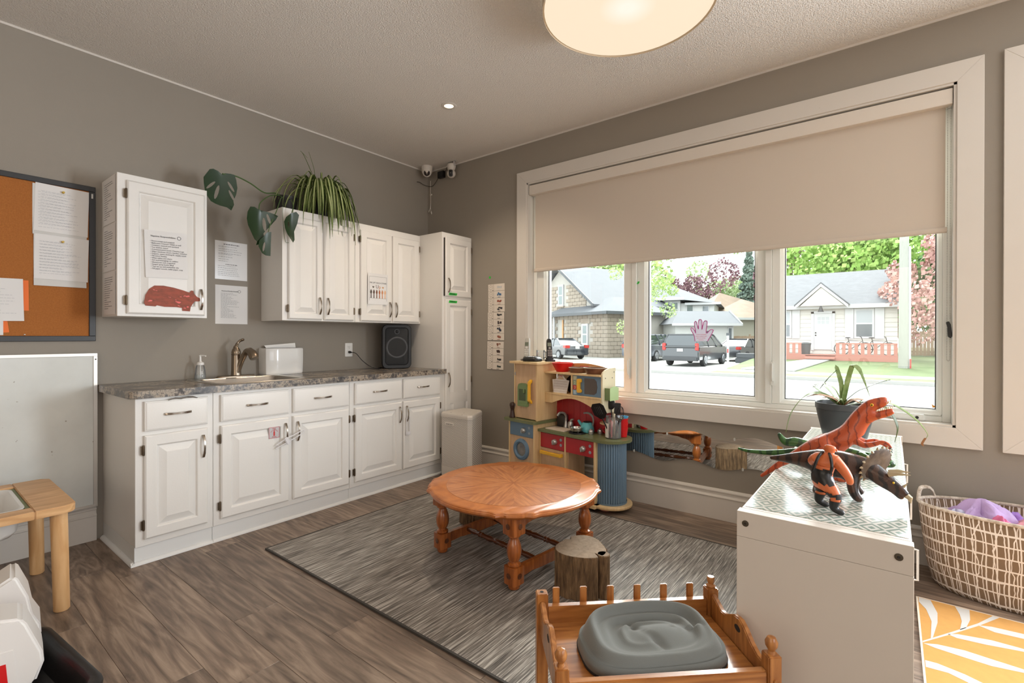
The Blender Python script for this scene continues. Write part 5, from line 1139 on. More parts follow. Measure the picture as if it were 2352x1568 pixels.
chain(nd, ed, off([(3.430,-.03,.750,.024),(3.390,-.04,.768,.022),(3.345,-.04,.758,.018),(3.330,-.04,.780,.012),(3.322,-.04,.796,.006)]), 0)
chain(nd, ed, off([(3.46,.04,.716,.020),(3.44,.06,.700,.014)]), 0); chain(nd, ed, off([(3.60,-.035,.744,.014),(3.63,-.055,.74,.010),(3.65,-.06,.752,.007)]), 2)
link('body', skin_mesh('body', nd, ed, m_grn), gd)
# wrestler figure
m_skin = mat('figure_orange', (214, 112, 62), .38); m_blk = mat('figure_black', (26, 24, 24), .35)
wr = thing('wrestler_figure', 'toy wrestler figure in a black singlet seen from behind', 'toy figure', (3.5, -1.635, CT))
nd, ed = [], []
chain(nd, ed, off([(3.534,0,.768,.024),(3.534,.002,.792,.027),(3.538,.002,.817,.031),(3.543,0,.836,.022),(3.549,.004,.851,.012),(3.552,.006,.867,.0185),(3.553,.008,.876,.014)]))
chain(nd, ed, off([(3.566,-.004,.834,.0175),(3.586,-.010,.812,.0155),(3.600,-.012,.790,.012),(3.603,-.008,.776,.010),(3.600,.000,.772,.008)]), 3)
chain(nd, ed, off([(3.514,.006,.832,.0165),(3.501,.020,.818,.013),(3.512,.038,.804,.011),(3.530,.046,.800,.010)]), 3)
chain(nd, ed, off([(3.550,-.018,.756,.021),(3.571,-.022,.737,.017),(3.566,-.026,.712,.013),(3.562,-.026,.697,.0115),(3.578,-.026,.690,.008),(3.590,-.024,.688,.006)]), 0)
chain(nd, ed, off([(3.524,.016,.755,.021),(3.530,.024,.736,.017),(3.522,.026,.712,.013),(3.520,.026,.697,.0115),(3.536,.028,.690,.008),(3.548,.030,.688,.006)]), 0)
link('body', skin_mesh('body', nd, ed, m_skin), wr)
def cover(src, name, keep, th, m_):
    """a garment: the faces of src that keep() picks, pushed outwards"""
    bm = bmesh.new(); bm.from_mesh(src); bm.normal_update()
    for v in bm.verts: v.co += v.normal*th
    bmesh.ops.delete(bm, geom=[f for f in bm.faces if not keep(f.calc_center_median())], context='FACES')
    me = bpy.data.meshes.new(name); bm.to_mesh(me); bm.free(); me.materials.clear(); me.materials.append(m_)
    return link(name, me, wr)
bsrc = [c for c in wr.children if c.name.startswith('body')][0].data
cover(bsrc, 'singlet', lambda p: (.764-CT < p.z < .806-CT and .004 < p.x < .066 and p.y < .03 and not (p.x > .058 and p.z > .785-CT)), .0016, m_blk)
for s_ in (-1, 1):
    cover(bsrc, 'boot', lambda p: p.z < .722-CT and (p.y < 0) == (s_ < 0), .0016, m_blk)
    cover(bsrc, 'knee_band', lambda p: .730-CT < p.z < .742-CT and (p.y < .001) == (s_ < 0), .0022, m_blk)
part('strap', MB().tube(spline([(.012,-.030,.800-CT),(.018,-.037,.820-CT),(.026,-.028,.844-CT),(.034,-.004,.854-CT)], 4), .0045, 6), m_blk, wr); part('strap', MB().tube(spline([(.056,-.030,.800-CT),(.060,-.036,.820-CT),(.056,-.024,.844-CT),(.050,-.004,.853-CT)], 4), .0045, 6), m_blk, wr)
for s in (-1, 1): part('ear', MB().ball((.0525+.0155*s, .006, .862-CT), (.0025,.003,.0045), 8, 6), m_skin, wr)
# ---------------------------------------------------------------- laundry basket and scarves
m, nt, b = _base('basket_print'); b.inputs['Roughness'].default_value = .9
tc = N(nt, 'ShaderNodeTexCoord'); uvx = N(nt, 'ShaderNodeSeparateXYZ'); LK(nt, tc, 'Object', uvx, 0)
nzz = N(nt, 'ShaderNodeTexNoise'); nzz.inputs['Scale'].default_value = 5; nzz.inputs['Detail'].default_value = 3; LK(nt, tc, 'Object', nzz, 'Vector')
def linesm(coord, k, ph, w, dis): 
    s = mth('ADD', mth('MULTIPLY', coord, k), mth('MULTIPLY', mth('SUBTRACT', nzz.outputs[0], .5), dis)); return mth('LESS_THAN', mth('ABSOLUTE', mth('SUBTRACT', mth('FRACT', mth('ADD', s, ph)), .5)), w)
ang_ = mth('ARCTAN2', uvx.outputs[1], mth('MULTIPLY', uvx.outputs[0], .55))
h1 = linesm(uvx.outputs[2], 19.0, 0.1, .06, .35); h2 = linesm(uvx.outputs[2], 9.5, .33, .022, .5); v1 = linesm(ang_, 9.0, .2, .07, .9); v2 = linesm(ang_, 9.0, .55, .05, 1.8); v3 = linesm(ang_, 5.0, .4, .03, -2.0)
al = mth('MAXIMUM', mth('MAXIMUM', h1, h2), mth('MAXIMUM', v1, mth('MAXIMUM', v2, v3)))
mx = N(nt, 'ShaderNodeMix', data_type='RGBA'); mx.inputs[6].default_value = lin((124,102,80)); mx.inputs[7].default_value = lin((226,216,206)); nt.links.new(al, mx.inputs[0]); nt.links.new(mx.outputs[2], b.inputs['Base Color'])
m_bask = m
bks = thing('laundry_basket', 'brown fabric basket with white grid lines beside the white cabinet', 'basket', (4.19, -.205, 0))
def ell(rx, ry, z, n=56, w=0.0): return [(rx*math.cos(2*pi*i/n)*(1+w*math.sin(5*2*pi*i/n)), ry*math.sin(2*pi*i/n)*(1+w*math.sin(7*2*pi*i/n+1)), z) for i in range(n)]
part('cloth', MB().loft([ell(.32,.155,.001), ell(.335,.165,.02,w=.01), ell(.355,.172,.10,w=.006), ell(.375,.178,.25,w=.006), ell(.388,.182,.385), ell(.385,.179,.388), ell(.368,.172,.25), ell(.345,.165,.08), ell(.32,.15,.03)], True, True), m_bask, bks, ang=80)
part('rim', MB().tube([(.388*math.cos(2*pi*i/48), .182*math.sin(2*pi*i/48), .388) for i in range(49)], .008, 8), mat('basket_rim', (150,132,112), .8, rgb2=(216,206,194), vscale=60), bks)
for a_, hw in ((2.75, .10), (-1.25, .10), (.4, .1)):
    p_ = []
    for k in range(9): t = -1+2*k/8; aa = a_ + t*.24; p_.append((.390*math.cos(aa), .185*math.sin(aa), .385 + .055*(1-t**4)))
    part('handle', MB().tube(p_, .0095, 8, flat=.5), MATS['basket_rim'], bks)
def scarf(label, cx, cy, r, h, col, seed):
    q = random.Random(seed); t = thing('silk_scarf', label, 'scarf', (4.19+cx, -.205+cy, .300)); n = 40; rings = []
    ph = [q.uniform(0, 6.28) for _ in range(6)]
    for i in range(12):
        tt = 1 - i/11; rings.append([(r*tt*(1+.22*math.sin(3*a+ph[0])+.15*math.sin(5*a+ph[1]))*math.cos(a), r*.62*tt*(1+.22*math.sin(4*a+ph[2]))*math.sin(a), h*(1-tt**1.6)*(1+.35*math.sin(2*a+ph[3])) + .014*math.sin(7*a+ph[4]+6*tt)*tt + .012*math.sin(11*a+ph[5]-9*tt)*tt*(1-tt)*3) for a in [2*pi*k/n for k in range(n)]])
    part('folds', MB().loft(rings, True, True), mat('scarf_%d' % seed, col, .7, var=.1, vscale=14), t, ang=180); return t
scarf('lavender sheer scarf peaking highest in the basket', -.16, .0, .145, .105, (186, 160, 206), 1)
scarf('bluish grey scarf at the left side of the basket', -.25, -.03, .09, .06, (196, 196, 218), 2)
scarf('hot pink scarf half buried in the basket', -.10, -.075, .075, .070, (240, 130, 176), 3)
scarf('pale pink scarf on the right of the lavender one', .02, .0, .10, .085, (242, 178, 190), 4)
scarf('deep purple scarf lowest between the others', -.05, .03, .11, .07, (150, 110, 186), 5)
part('liner', MB().loft([ell(.345,.164,.22), ell(.355,.168,.300)], True, True), mat('basket_liner', (170,150,150), .9), bks)
# yellow leaf mat
ym = thing('leaf_mat', 'yellow mat with white leaf pattern beside the white cabinet', 'mat', (4.6, -1.10, 0))
part('cloth', MB().box(3.795, 5.4, -1.80, -.455, .0005, .006), mat('yellow_cloth', (200, 148, 80), .9, var=.05, vscale=30), ym, True, False)
part('hem', MB().box(3.788, 3.7948, -1.80, -.452, .0005, .0065).box(3.788, 5.4, -.4548, -.450, .0005, .0065), mat('mat_hem', (226,214,196), .9), ym, True, False)
m_mw = mat('mat_white_print', (200, 198, 194), .9)
LF = dict(A=[(3.797,-.457),(3.839,-.460),(3.856,-.575),(3.851,-.668),(3.828,-.819),(3.822,-.824),(3.832,-.671),(3.819,-.565),(3.797,-.507)], B=[(3.921,-.458),(3.968,-.458),(3.961,-.557),(3.94,-.646),(3.919,-.68),(3.932,-.592),(3.931,-.53)], S=[(3.796,-.865),(3.889,-.721),(3.984,-.57),(4.041,-.458),(4.061,-.458),(3.991,-.58),(3.897,-.726),(3.796,-.876)],
  C=[(3.982,-.589),(4.025,-.568),(4.119,-.558),(4.30,-.56),(4.30,-.60),(4.112,-.602),(4.028,-.613)], D=[(3.877,-.747),(3.909,-.722),(4.01,-.693),(4.099,-.692),(4.30,-.70),(4.30,-.73),(4.096,-.715),(3.986,-.745),(3.903,-.758)],
  E=[(3.797,-.882),(3.84,-.858),(3.919,-.843),(3.992,-.85),(4.075,-.856),(4.3,-.87),(4.3,-.90),(4.071,-.881),(3.986,-.902),(3.907,-.898),(3.831,-.892)], F=[(3.797,-1.008),(3.832,-1.004),(3.904,-1.021),(3.95,-1.043),(4.2,-1.10),(4.2,-1.15),(3.913,-1.072),(3.859,-1.047),(3.797,-1.055)], G=[(3.797,-1.17),(3.9,-1.18),(4.1,-1.25),(4.1,-1.30),(3.88,-1.23),(3.797,-1.22)], Hh=[(3.797,-1.34),(3.9,-1.36),(4.05,-1.44),(4.05,-1.49),(3.87,-1.40),(3.797,-1.39)])
for k, pl_ in LF.items(): part('leaf_print', MB().prism(pl_, .0061, .0066), m_mw, ym, True, False)
# ---------------------------------------------------------------- sensory table at the left
m_birch = wood('birch', (196, 148, 98), (222, 178, 128), .45, (10, 1.2, 10), 3, .25, bump=.04); m_birchz = wood('birch_leg', (204, 156, 104), (226, 184, 134), .45, (10, 10, 1.2), 3, .2, bump=.04)
st_ = thing('sensory_table', 'light wooden sensory table with a white bin at the left edge', 'table', (.57, -3.35, 0))
ZT = .465; x0, x1, y1_, y0_ = .262, .885, -2.848, -3.95
corner = [(x1-.05+.05*math.sin(pi/2*k/6), y1_-.05+.05*math.cos(pi/2*k/6)) for k in range(7)]
part('side_board', MB().prism([(x0+.03, y1_)] + corner + [(x1, y1_-.135), (x0, y1_-.135), (x0, y1_-.03)], ZT-.034, ZT), m_birch, st_, True, True, .003, 2)
part('long_rail', MB().box(x1-.085, x1, y0_, y1_-.1355, ZT-.034, ZT), m_birch, st_, True, False, .003, 2); part('long_rail', MB().box(x0, x0+.085, y0_, y1_-.1355, ZT-.034, ZT), m_birch, st_, True, False, .003, 2)
part('side_board', MB().box(x0, x1, y0_-.13, y0_-.001, ZT-.034, ZT), m_birch, st_, True, False, .003, 2)
m_gled = mat('green_ledge', (128, 140, 100), .6)
part('ledge', MB().box(x0+.0855, x1-.0855, y1_-.150, y1_-.136, ZT-.032, ZT-.008).box(x0+.0855, x0+.098, y0_, y1_-.150, ZT-.032, ZT-.008), m_gled, st_, True, False)
for lx, ly, tx, ty in ((.838, -2.893, -.010, -.008), (.303, -2.897, .008, -.008), (.838, -3.95, -.01, .01), (.303, -3.95, .01, .01)):
    part('leg', MB().tube([(lx, ly, .001), (lx, ly, .006), (lx+tx*.5, ly+ty*.5, .23), (lx+tx, ly+ty, ZT-.0345)], [.024, .028, .029, .030], 22, up=(1,0,0)), m_birchz, st_, True)
bn = thing('sensory_bin', 'white plastic bin set into the sensory table', 'bin', (.57, -3.30, ZT-.10))
def bq(i, z): return [(x_, y_, z) for x_, y_ in rrect(x0+.100+i, x1-.087-i, -3.90+i, y1_-.152-i, .05, 5)]
part('tub', MB().loft([bq(.035,ZT-.125), bq(.018,ZT-.10), bq(.004,ZT-.012), bq(-.002,ZT-.006), bq(-.002,ZT-.001), bq(.010,ZT-.001), bq(.020,ZT-.016), bq(.030,ZT-.09), bq(.045,ZT-.115)], True, True), mat('tub_plastic', (222,220,216), .3), bn, True, True, ang=50)
# ---------------------------------------------------------------- tray and white toys at the lower left
m_tray = mat('black_rubber_tray', (26, 25, 26), .38, var=.2, vscale=30, bump=.05, bscale=200)
ty_ = thing('black_tray', 'black plastic tray on the floor at the lower left', 'tray', (1.50, -3.26, 0), math.radians(6))
def tq(i, z): return [(a, b_, z) for a, b_ in rrect(-.30+i, .30-i, -.30+i, .30-i, .07, 6)]
part('shell', MB().loft([tq(.03,.001), tq(.012,.02), tq(.0,.105), tq(.002,.114), tq(.012,.118), tq(.026,.114), tq(.034,.10), tq(.05,.02), tq(.07,.012)], True, True), m_tray, ty_, ang=50)
wq = random.Random(5)
one('wood_chunk', MB().loft([[(.05*math.cos(a)*(1+.25*math.sin(3*a)), .035*math.sin(a)*(1+.2*math.cos(2*a)), z) for a in [2*pi*k/18 for k in range(18)]] for z in (0, .03, .045)]), mat('chunk_cork', (176,120,80), .95, rgb2=(120,78,48), vscale=60, bump=.9, bscale=90), 'rough brown cork chunk lying in the black tray', 'wood chunk', (1.63, -3.03, .0135))
m_wtoy = mat('white_toy_plastic', (224, 220, 216), .3); m_rtoy = mat('red_toy_plastic', (206, 26, 28), .35)
def toybox(label, u0, v0, t, outline, hole, red, depth):
    """built in its own upright frame turned towards the room"""
    f_ = 1119.77; c_ = Vector((3.69603, -3.3636, 1.20053)); F_ = Vector((-math.sin(YAW), math.cos(YAW), 0)); R_ = Vector((math.cos(YAW), math.sin(YAW), 0))
    o = c_ + F_*t + R_*((u0-1176)/f_*t); zb = 1.2005 - (v0-774.3)/f_*t
    th_ = thing('toy_house', label, 'toy', (o.x, o.y, zb), YAW + .79)
    L_ = lambda p: ((p[0]-u0)/f_*t*.72, (v0-p[1])/f_*t)
    part('shell', MB().prism([L_(p) for p in outline], 0, depth, 'y'), m_wtoy, th_, True and False, True, .008, 3)
    part('red_panel', MB().prism([L_(p) for p in red], -.004, .03, 'y'), m_rtoy, th_, bevel=.002)
    if hole: part('recess', MB().prism([L_(p) for p in hole], -.0025, .02, 'y'), m_wtoy, th_, bevel=.002)
    return th_
A_ = [(-70,1378),(0,1344),(28,1332),(40,1341),(64,1388),(74,1432),(93,1462),(95,1487),(84,1496),(70,1560),(-70,1560)]
toybox('white toy house with red inside, farther of the two at the left', 20, 1500, 1.62, A_, None, [(-60,1432),(8,1430),(47,1424),(76,1478),(66,1550),(-60,1550)], .16)
B_ = [(-80,1428),(0,1430),(46,1438),(60,1454),(97,1530),(101,1556),(80,1600),(-80,1600)]
toybox('white toy house with red inside, nearer of the two at the left edge', 10, 1600, 1.44, B_, [(-70,1500),(30,1504),(44,1598),(-70,1598)], [(-70,1528),(14,1530),(20,1590),(-70,1590)], .14)
from mathutils.geometry import delaunay_2d_cdt
# ================================================================== plants on the wall cabinets, corner gear, purifier, papers
m_spl = mat('spider_leaf', (90, 108, 48), .45); m_spl2 = mat('spider_leaf_stripe', (190, 196, 140), .45)
UT = UZ1 + .0005
sp_p = thing('spider_plant', 'spider plant with long striped leaves on top of the wall cabinets', 'plant', (.165, -1.275, UT))
part('pot', MB().lathe([(.075,0),(.08,.004),(.10,.13),(.104,.135),(.104,.15),(.098,.15),(.09,.13)], (0,0,0), 28, cap1=False), mat('dark_pot', (36,32,30), .5), sp_p)
part('soil', MB().lathe([(.092,.13),(.092,.14),(.001,.145)], (0,0,0), 24), m_soil, sp_p)
q = random.Random(11)
def blade(base, dirn, reach, lift, drop, w, nm='leaf'):
    """arching striped leaf; dirn = horizontal angle"""
    dx, dy = math.cos(dirn), math.sin(dirn); pts = []
    for k in range(11):
        t = k/10; h = reach*(1-(1-t)**1.7) if drop > 0 else reach*t
        z = base[2] + lift*math.sin(min(1, t*1.9)*pi/2) - drop*max(0, t-.28)**1.5/(.72**1.5)
        pts.append((base[0]+dx*h, base[1]+dy*h, z))
    ws = [w*(.5+.9*math.sin(pi*min(1, .18+.70*k/10)))*(1 if k < 8 else (10.3-k)/2.6) for k in range(11)]
    sd = (-dy, dx, .0); mb = MB().ribbon(pts, ws, sd, .0007); mb.ribbon([(p[0], p[1], p[2]+.0013) for p in pts], [x*.36 for x in ws], sd, .0007, 1)
    part(nm, mb, [m_spl, m_spl2], sp_p, ang=70)
for k in range(125):
    a = q.uniform(-pi*.62, pi*.62)            # the wall is at -x
    if k < 100: blade((q.uniform(-.03,.05), q.uniform(-.07,.07), .145), a, q.uniform(.17,.26), q.uniform(.08,.19), q.uniform(.24,.46)*(1.0 if abs(a) < 1.2 else .85), q.uniform(.012,.018))
    else: blade((q.uniform(-.03,.03), q.uniform(-.05,.05), .145), a, q.uniform(.12,.20), q.uniform(.14,.23), q.uniform(.10,.25), q.uniform(.007,.011))
for a, r, l, d in ((-1.45,.40,.10,.20),(-1.3,.36,.16,.28),(-1.2,.38,.06,.24),(-1.5,.34,.18,.24),(-1.35,.42,.14,.30),(-1.1,.34,.16,.36),(-.9,.32,.14,.40),(-.7,.30,.16,.44),(1.3,.30,.12,.42),(1.15,.33,.10,.50),(1.45,.28,.16,.30)): blade((0,0,.145), a, r, l, d, .011)
for pts in ([(0,0,.14),(-.01,-.03,.26),(.0,-.05,.38),(.01,-.10,.50)], [(0,-.02,.14),(0,-.05,.30),(.0,-.13,.46),(.0,-.16,.49),(.01,-.11,.45)], [(0,.02,.14),(.0,.02,.28),(.02,.06,.33),(.02,.09,.28),(.02,.06,.25)], [(0,.03,.14),(.02,.10,.27),(.03,.15,.24),(.03,.17,.18)]):
    P_ = spline(pts, 5); part('leaf', MB().ribbon(P_, [.008*(1-.8*k/len(P_)) for k in range(len(P_))], (1,0,0), .0006), m_spl, sp_p, ang=70)
# monstera
m_mon = mat('monstera_leaf', (26, 52, 24), .32, var=.15, vscale=14); m_stem = mat('monstera_stem', (70, 96, 48), .5)
mo = thing('monstera_plant', 'monstera with big split dark leaves hanging off the wall cabinet end', 'plant', (.16, -1.545, UT))
part('pot', MB().lathe([(.06,0),(.064,.004),(.075,.10),(.078,.104),(.078,.115),(.072,.115),(.07,.1)], (0,0,0), 24, cap1=False), MATS['dark_pot'], mo)
part('soil', MB().lathe([(.07,.1),(.07,.106),(.001,.11)], (0,0,0), 20), m_soil, mo)
def leaf_poly(outline, holes, xoff, curve, nm='leaf', th=.0012):
    """flat outline in (y,z) world, curved in x, with oval holes cut by triangulation"""
    pts, eds = [], []
    for lp_ in [outline] + list(holes):
        k0 = len(pts); pts += [Vector(p) for p in lp_]; eds += [(k0+i, k0+(i+1) % len(lp_)) for i in range(len(lp_))]
    def inside(p, lp_):
        c = False
        for i in range(len(lp_)):
            x1_, y1_ = lp_[i]; x2_, y2_ = lp_[(i+1) % len(lp_)]
            if (y1_ > p[1]) != (y2_ > p[1]) and p[0] < (x2_-x1_)*(p[1]-y1_)/(y2_-y1_)+x1_: c = not c
        return c
    ys_ = [p[0] for p in outline]; zs_ = [p[1] for p in outline]; y_ = min(ys_)
    while y_ < max(ys_):
        z_ = min(zs_)
        while z_ < max(zs_):
            if inside((y_, z_), outline) and not any(inside((y_, z_), h) for h in holes): pts.append(Vector((y_, z_)))
            z_ += .017
        y_ += .017
    vo, eo, fo, *_r = delaunay_2d_cdt(pts, eds, [], 0, 1e-6)
    bm = bmesh.new(); bv = [bm.verts.new((0, v[0], v[1])) for v in vo]
    for f in fo:
        c_ = (sum(vo[i][0] for i in f)/len(f), sum(vo[i][1] for i in f)/len(f))
        if inside(c_, outline) and not any(inside(c_, h) for h in holes): bm.faces.new([bv[i] for i in f])
    for v in [v for v in bm.verts if not v.link_faces]: bm.verts.remove(v)
    cy = sum(p[0] for p in outline)/len(outline); cz = sum(p[1] for p in outline)/len(outline)
    for v in bm.verts:
        dy, dz = v.co.y-cy, v.co.z-cz; v.co.x = xoff + curve*(dy*dy*6 + dz*dz*3) + curve*.06*abs(dy)*8
    bmesh.ops.recalc_face_normals(bm, faces=bm.faces)
    r_ = bmesh.ops.solidify(bm, geom=bm.faces[:], thickness=th)
    o_ = Vector(mo.location)
    for v in bm.verts: v.co -= o_
    me = bpy.data.meshes.new(nm); bm.to_mesh(me); bm.free(); me.materials.append(m_mon)
    for p in me.polygons: p.use_smooth = True
    me.set_sharp_from_angle(angle=.9)
    return link(nm, me, mo)
def hole(cy, cz, ry, rz, rot, n=10): return [(cy + ry*math.cos(a)*math.cos(rot) - rz*math.sin(a)*math.sin(rot), cz + ry*math.cos(a)*math.sin(rot) + rz*math.sin(a)*math.cos(rot)) for a in [2*pi*k/n for k in range(n)]]
L1 = [(-2.036,2.232),(-2.062,2.248),(-2.090,2.254),(-2.112,2.245),(-2.130,2.215),(-2.148,2.185),(-2.146,2.15),(-2.140,2.105),(-2.125,2.072),(-2.105,2.046),(-2.078,2.036),(-2.050,2.030),(-2.010,2.026),(-1.985,2.010),(-1.968,2.050),(-1.972,2.075),(-1.955,2.12),(-1.948,2.165),(-1.955,2.215),(-1.966,2.246),(-1.990,2.248),(-2.020,2.244)]
leaf_poly(L1, [hole(-2.104,2.148,.008,.040,-.75), hole(-2.068,2.112,.011,.050,-.28), hole(-1.985,2.165,.008,.036,.55), hole(-1.981,2.108,.008,.038,.45)], .30, .12)
L2 = [(-1.835,2.036),(-1.870,2.048),(-1.900,2.042),(-1.918,2.005),(-1.922,1.960),(-1.912,1.920),(-1.885,1.870),(-1.868,1.835),(-1.850,1.822),(-1.862,1.796),(-1.838,1.806),(-1.812,1.822),(-1.804,1.855),(-1.806,1.885),(-1.772,1.930),(-1.735,1.985),(-1.724,2.012),(-1.745,2.022),(-1.775,2.030),(-1.805,2.034)]
leaf_poly(L2, [hole(-1.800,1.945,.011,.046,.12), hole(-1.775,1.985,.008,.036,.35)], .36, .3)
leaf_poly([(-1.792,1.892),(-1.766,1.898),(-1.768,1.82),(-1.771,1.735),(-1.800,1.735),(-1.826,1.748),(-1.850,1.790),(-1.845,1.83),(-1.815,1.86)], [hole(-1.812,1.792,.008,.034,-.2)], .385, .2)
leaf_poly([(-1.622,2.055),(-1.660,2.020),(-1.676,1.985),(-1.668,1.945),(-1.650,1.905),(-1.612,1.850),(-1.600,1.870),(-1.598,1.93),(-1.578,1.99),(-1.570,2.05),(-1.59,2.07)], [hole(-1.637,1.975,.006,.022,.1)], .372, .35)
for pts, r_ in (([(.16,-1.56,2.20),(.22,-1.65,2.215),(.26,-1.75,2.19),(.28,-1.85,2.225),(.296,-1.95,2.245),(.305,-2.036,2.236)], .0045), ([(.16,-1.56,2.20),(.24,-1.63,2.20),(.32,-1.74,2.16),(.355,-1.82,2.09),(.366,-1.835,2.04)], .0035), ([(.18,-1.56,2.19),(.30,-1.65,2.17),(.37,-1.72,2.05),(.39,-1.77,1.95),(.392,-1.785,1.895)], .003), ([(.18,-1.54,2.2),(.30,-1.58,2.17),(.37,-1.60,2.11),(.376,-1.615,2.06)], .003), ([(.17,-1.54,2.2),(.34,-1.66,2.09),(.35,-1.66,1.95),(.345,-1.645,1.86),(.345,-1.62,1.853)], .0016)):
    part('stem', MB().tube(spline(pts, 5), r_, 7), m_stem, mo, True)
# security cameras in the corner
m_wcam = mat('camera_white', (214, 206, 196), .4)
sc1 = thing('dome_camera', 'white dome security camera on the ceiling in the corner', 'camera', (.115, -.118, H))
part('housing', MB().lathe([(.055,-.0005),(.056,-.01),(.050,-.055),(.036,-.085),(.018,-.098),(.002,-.101)], (0,0,0), 28), m_wcam, sc1)
LD = Vector((.6,-.6,-.35)).normalized(); LQ = LD.to_track_quat('Z', 'Y').to_matrix().to_4x4()
part('lens_ring', MB().lathe([(.036,-.012),(.040,0),(.036,.006),(.030,.008)], (0,0,0), 24).xf(Matrix.Translation(Vector((0,0,-.058)) + LD*.030) @ LQ), m_wcam, sc1)
part('lens', MB().lathe([(.030,.008),(.028,.012),(.001,.014)], (0,0,0), 20).xf(Matrix.Translation(Vector((0,0,-.058)) + LD*.030) @ LQ), mat('lens_dark', (30,20,18), .15), sc1)
sc2 = thing('pan_camera', 'small white two-lobed pan camera hanging from the ceiling', 'camera', (.405, -.075, H))
part('bracket', MB().box(-.035,.055,-.012,.012,-.006,-.0005).tube([(.035,0,-.006),(.035,0,-.04)], .007, 8).box(.02,.05,-.010,.010,-.048,-.034), mat('bracket_clear', (190,184,180), .3), sc2)
part('base', MB().lathe([(.020,-.022),(.036,-.028),(.043,-.048),(.034,-.078),(.026,-.086)], (0,0,0), 24), m_wcam, sc2)
part('ball', MB().ball((.004,-.004,-.118), .041, 20, 14), m_wcam, sc2)
part('lens_panel', MB().loft([[(x_, y_, z_) for x_, z_ in rrect(-w,w,-h_,h_,.016,4)] for y_, w, h_ in ((-.028,.020,.032),(-.039,.0185,.030),(-.0405,.012,.022))]).xf(Matrix.Translation((.004,-.004,-.118)) @ Matrix.Rotation(.62, 4, 'Z') @ Matrix.Rotation(.12, 4, 'X')), m_black, sc2)
ad = thing('power_adapter', 'black power adapter box stuck on the wall between the cameras', 'adapter', (.215, -.022, 2.775))
part('box', MB().box(-.040,.040,-.018,.020,-.032,.032), m_black, ad, bevel=.004)
part('cord', MB().tube(spline([(.04,0,.02),(.075,-.004,.03),(.085,-.01,.05),(.13,-.02,.055),(.17,-.03,.045)], 5), .0025, 6).tube(spline([(-.04,0,-.02),(-.08,.0,-.06),(-.13,.005,-.085),(-.17,.0,-.085),(-.185,-.06,-.08),(-.198,-.10,-.062),(-.206,-.13,-.062)], 5), .0028, 6), mat('dark_cord', (52,44,38), .5), ad)
wc_ = thing('camera_cable', 'thin white camera cable with plugs hanging down the corner', 'cable', (.05, -.010, 2.74))
part('cord', MB().tube(spline([(0,0,.01),(.0,0,-.08),(.002,0,-.18),(.0,0,-.24),(-.006,0,-.27)], 5), .0028, 6).tube(spline([(0,0,-.15),(.002,0,-.20),(-.004,0,-.25),(-.018,-.002,-.285)], 5), .0022, 6).tube(spline([(0,0,-.24),(.004,-.002,-.28),(.008,-.002,-.305)], 5), .0025, 6), m_wcam, wc_)
part('plug', MB().tube([(.008,-.003,-.300),(.018,-.003,-.325)], [.006,.006], 8).tube([(-.016,-.003,-.28),(-.024,-.003,-.300)], [.004,.004], 8).box(.0,.022,-.008,0,-.140,-.126), m_wcam, wc_)
# picture schedule strips
m_card = mat('schedule_card', (222, 212, 200), .3)
icons = [(200,200,200),(70,110,150),(150,80,60),(50,50,54),(44,44,46),(70,60,60),(40,50,70),(150,90,70),(130,80,60),(70,50,44),(50,50,50),(60,66,60)]
for s_i, (x_l, z_t, n_c) in enumerate(((.807, 1.664, 4), (.800, 1.412, 4), (.793, 1.152, 4))):
    t = thing('picture_schedule', ['top strip of the picture schedule with clock cards on the wall', 'middle strip of the picture schedule with clock cards', 'lowest strip of the picture schedule beside the toy kitchen'][s_i], 'schedule', (x_l, -.002, z_t-.253), rot=(0, .012*(s_i-1), 0))
    for k in range(n_c):
        z0 = .253 - .0632*(k+1)
        c = part('card', MB().box(.002,.192,-.0022-.0006*k,-.0005,z0+.0015,z0+.0625), m_card, t, smooth=False)
        part('card_line', MB().box(.066,.0675,-.0035-.0006*k,-.0022-.0006*k,z0+.004,z0+.060), mat('card_line', (170,160,150), .6), c, smooth=False)
        clk = MB()
        for h_ in range(12): a = pi/6*h_; clk.cbox((.034+.021*math.cos(a), -.0030-.0006*k, z0+.034+.021*math.sin(a)), (.0032,.0012,.0032))
        a1, a2 = random.uniform(0, 6.28), random.uniform(0, 6.28)
        for a, L_ in ((a1,.013),(a2,.017)): clk.add([(.034-.001*math.sin(a),-.0034-.0006*k,z0+.034+.001*math.cos(a)),(.034+.001*math.sin(a),-.0034-.0006*k,z0+.034-.001*math.cos(a)),(.034+L_*math.cos(a),-.0034-.0006*k,z0+.034+L_*math.sin(a))], [(0,1,2)])
        clk.box(.050,.062,-.0032-.0006*k,-.0022-.0006*k,z0+.004,z0+.008)
        part('clock', clk, m_ink2, c, smooth=False)
        i_ = s_i*4+k; qq = random.Random(100+i_); im = MB()
        for _ in range(4):
            a, b_ = qq.uniform(.105,.145), z0+qq.uniform(.016,.036); im.box(a, a+qq.uniform(.010,.026), -.0034-.0006*k-.0002*_, -.0022-.0006*k, b_, b_+qq.uniform(.010,.020))
        im.box(.115,.145,-.0032-.0006*k,-.0022-.0006*k,z0+.006,z0+.0095)
        part('picture', im, mat('icon_%d' % i_, icons[i_], .6), c, smooth=False)
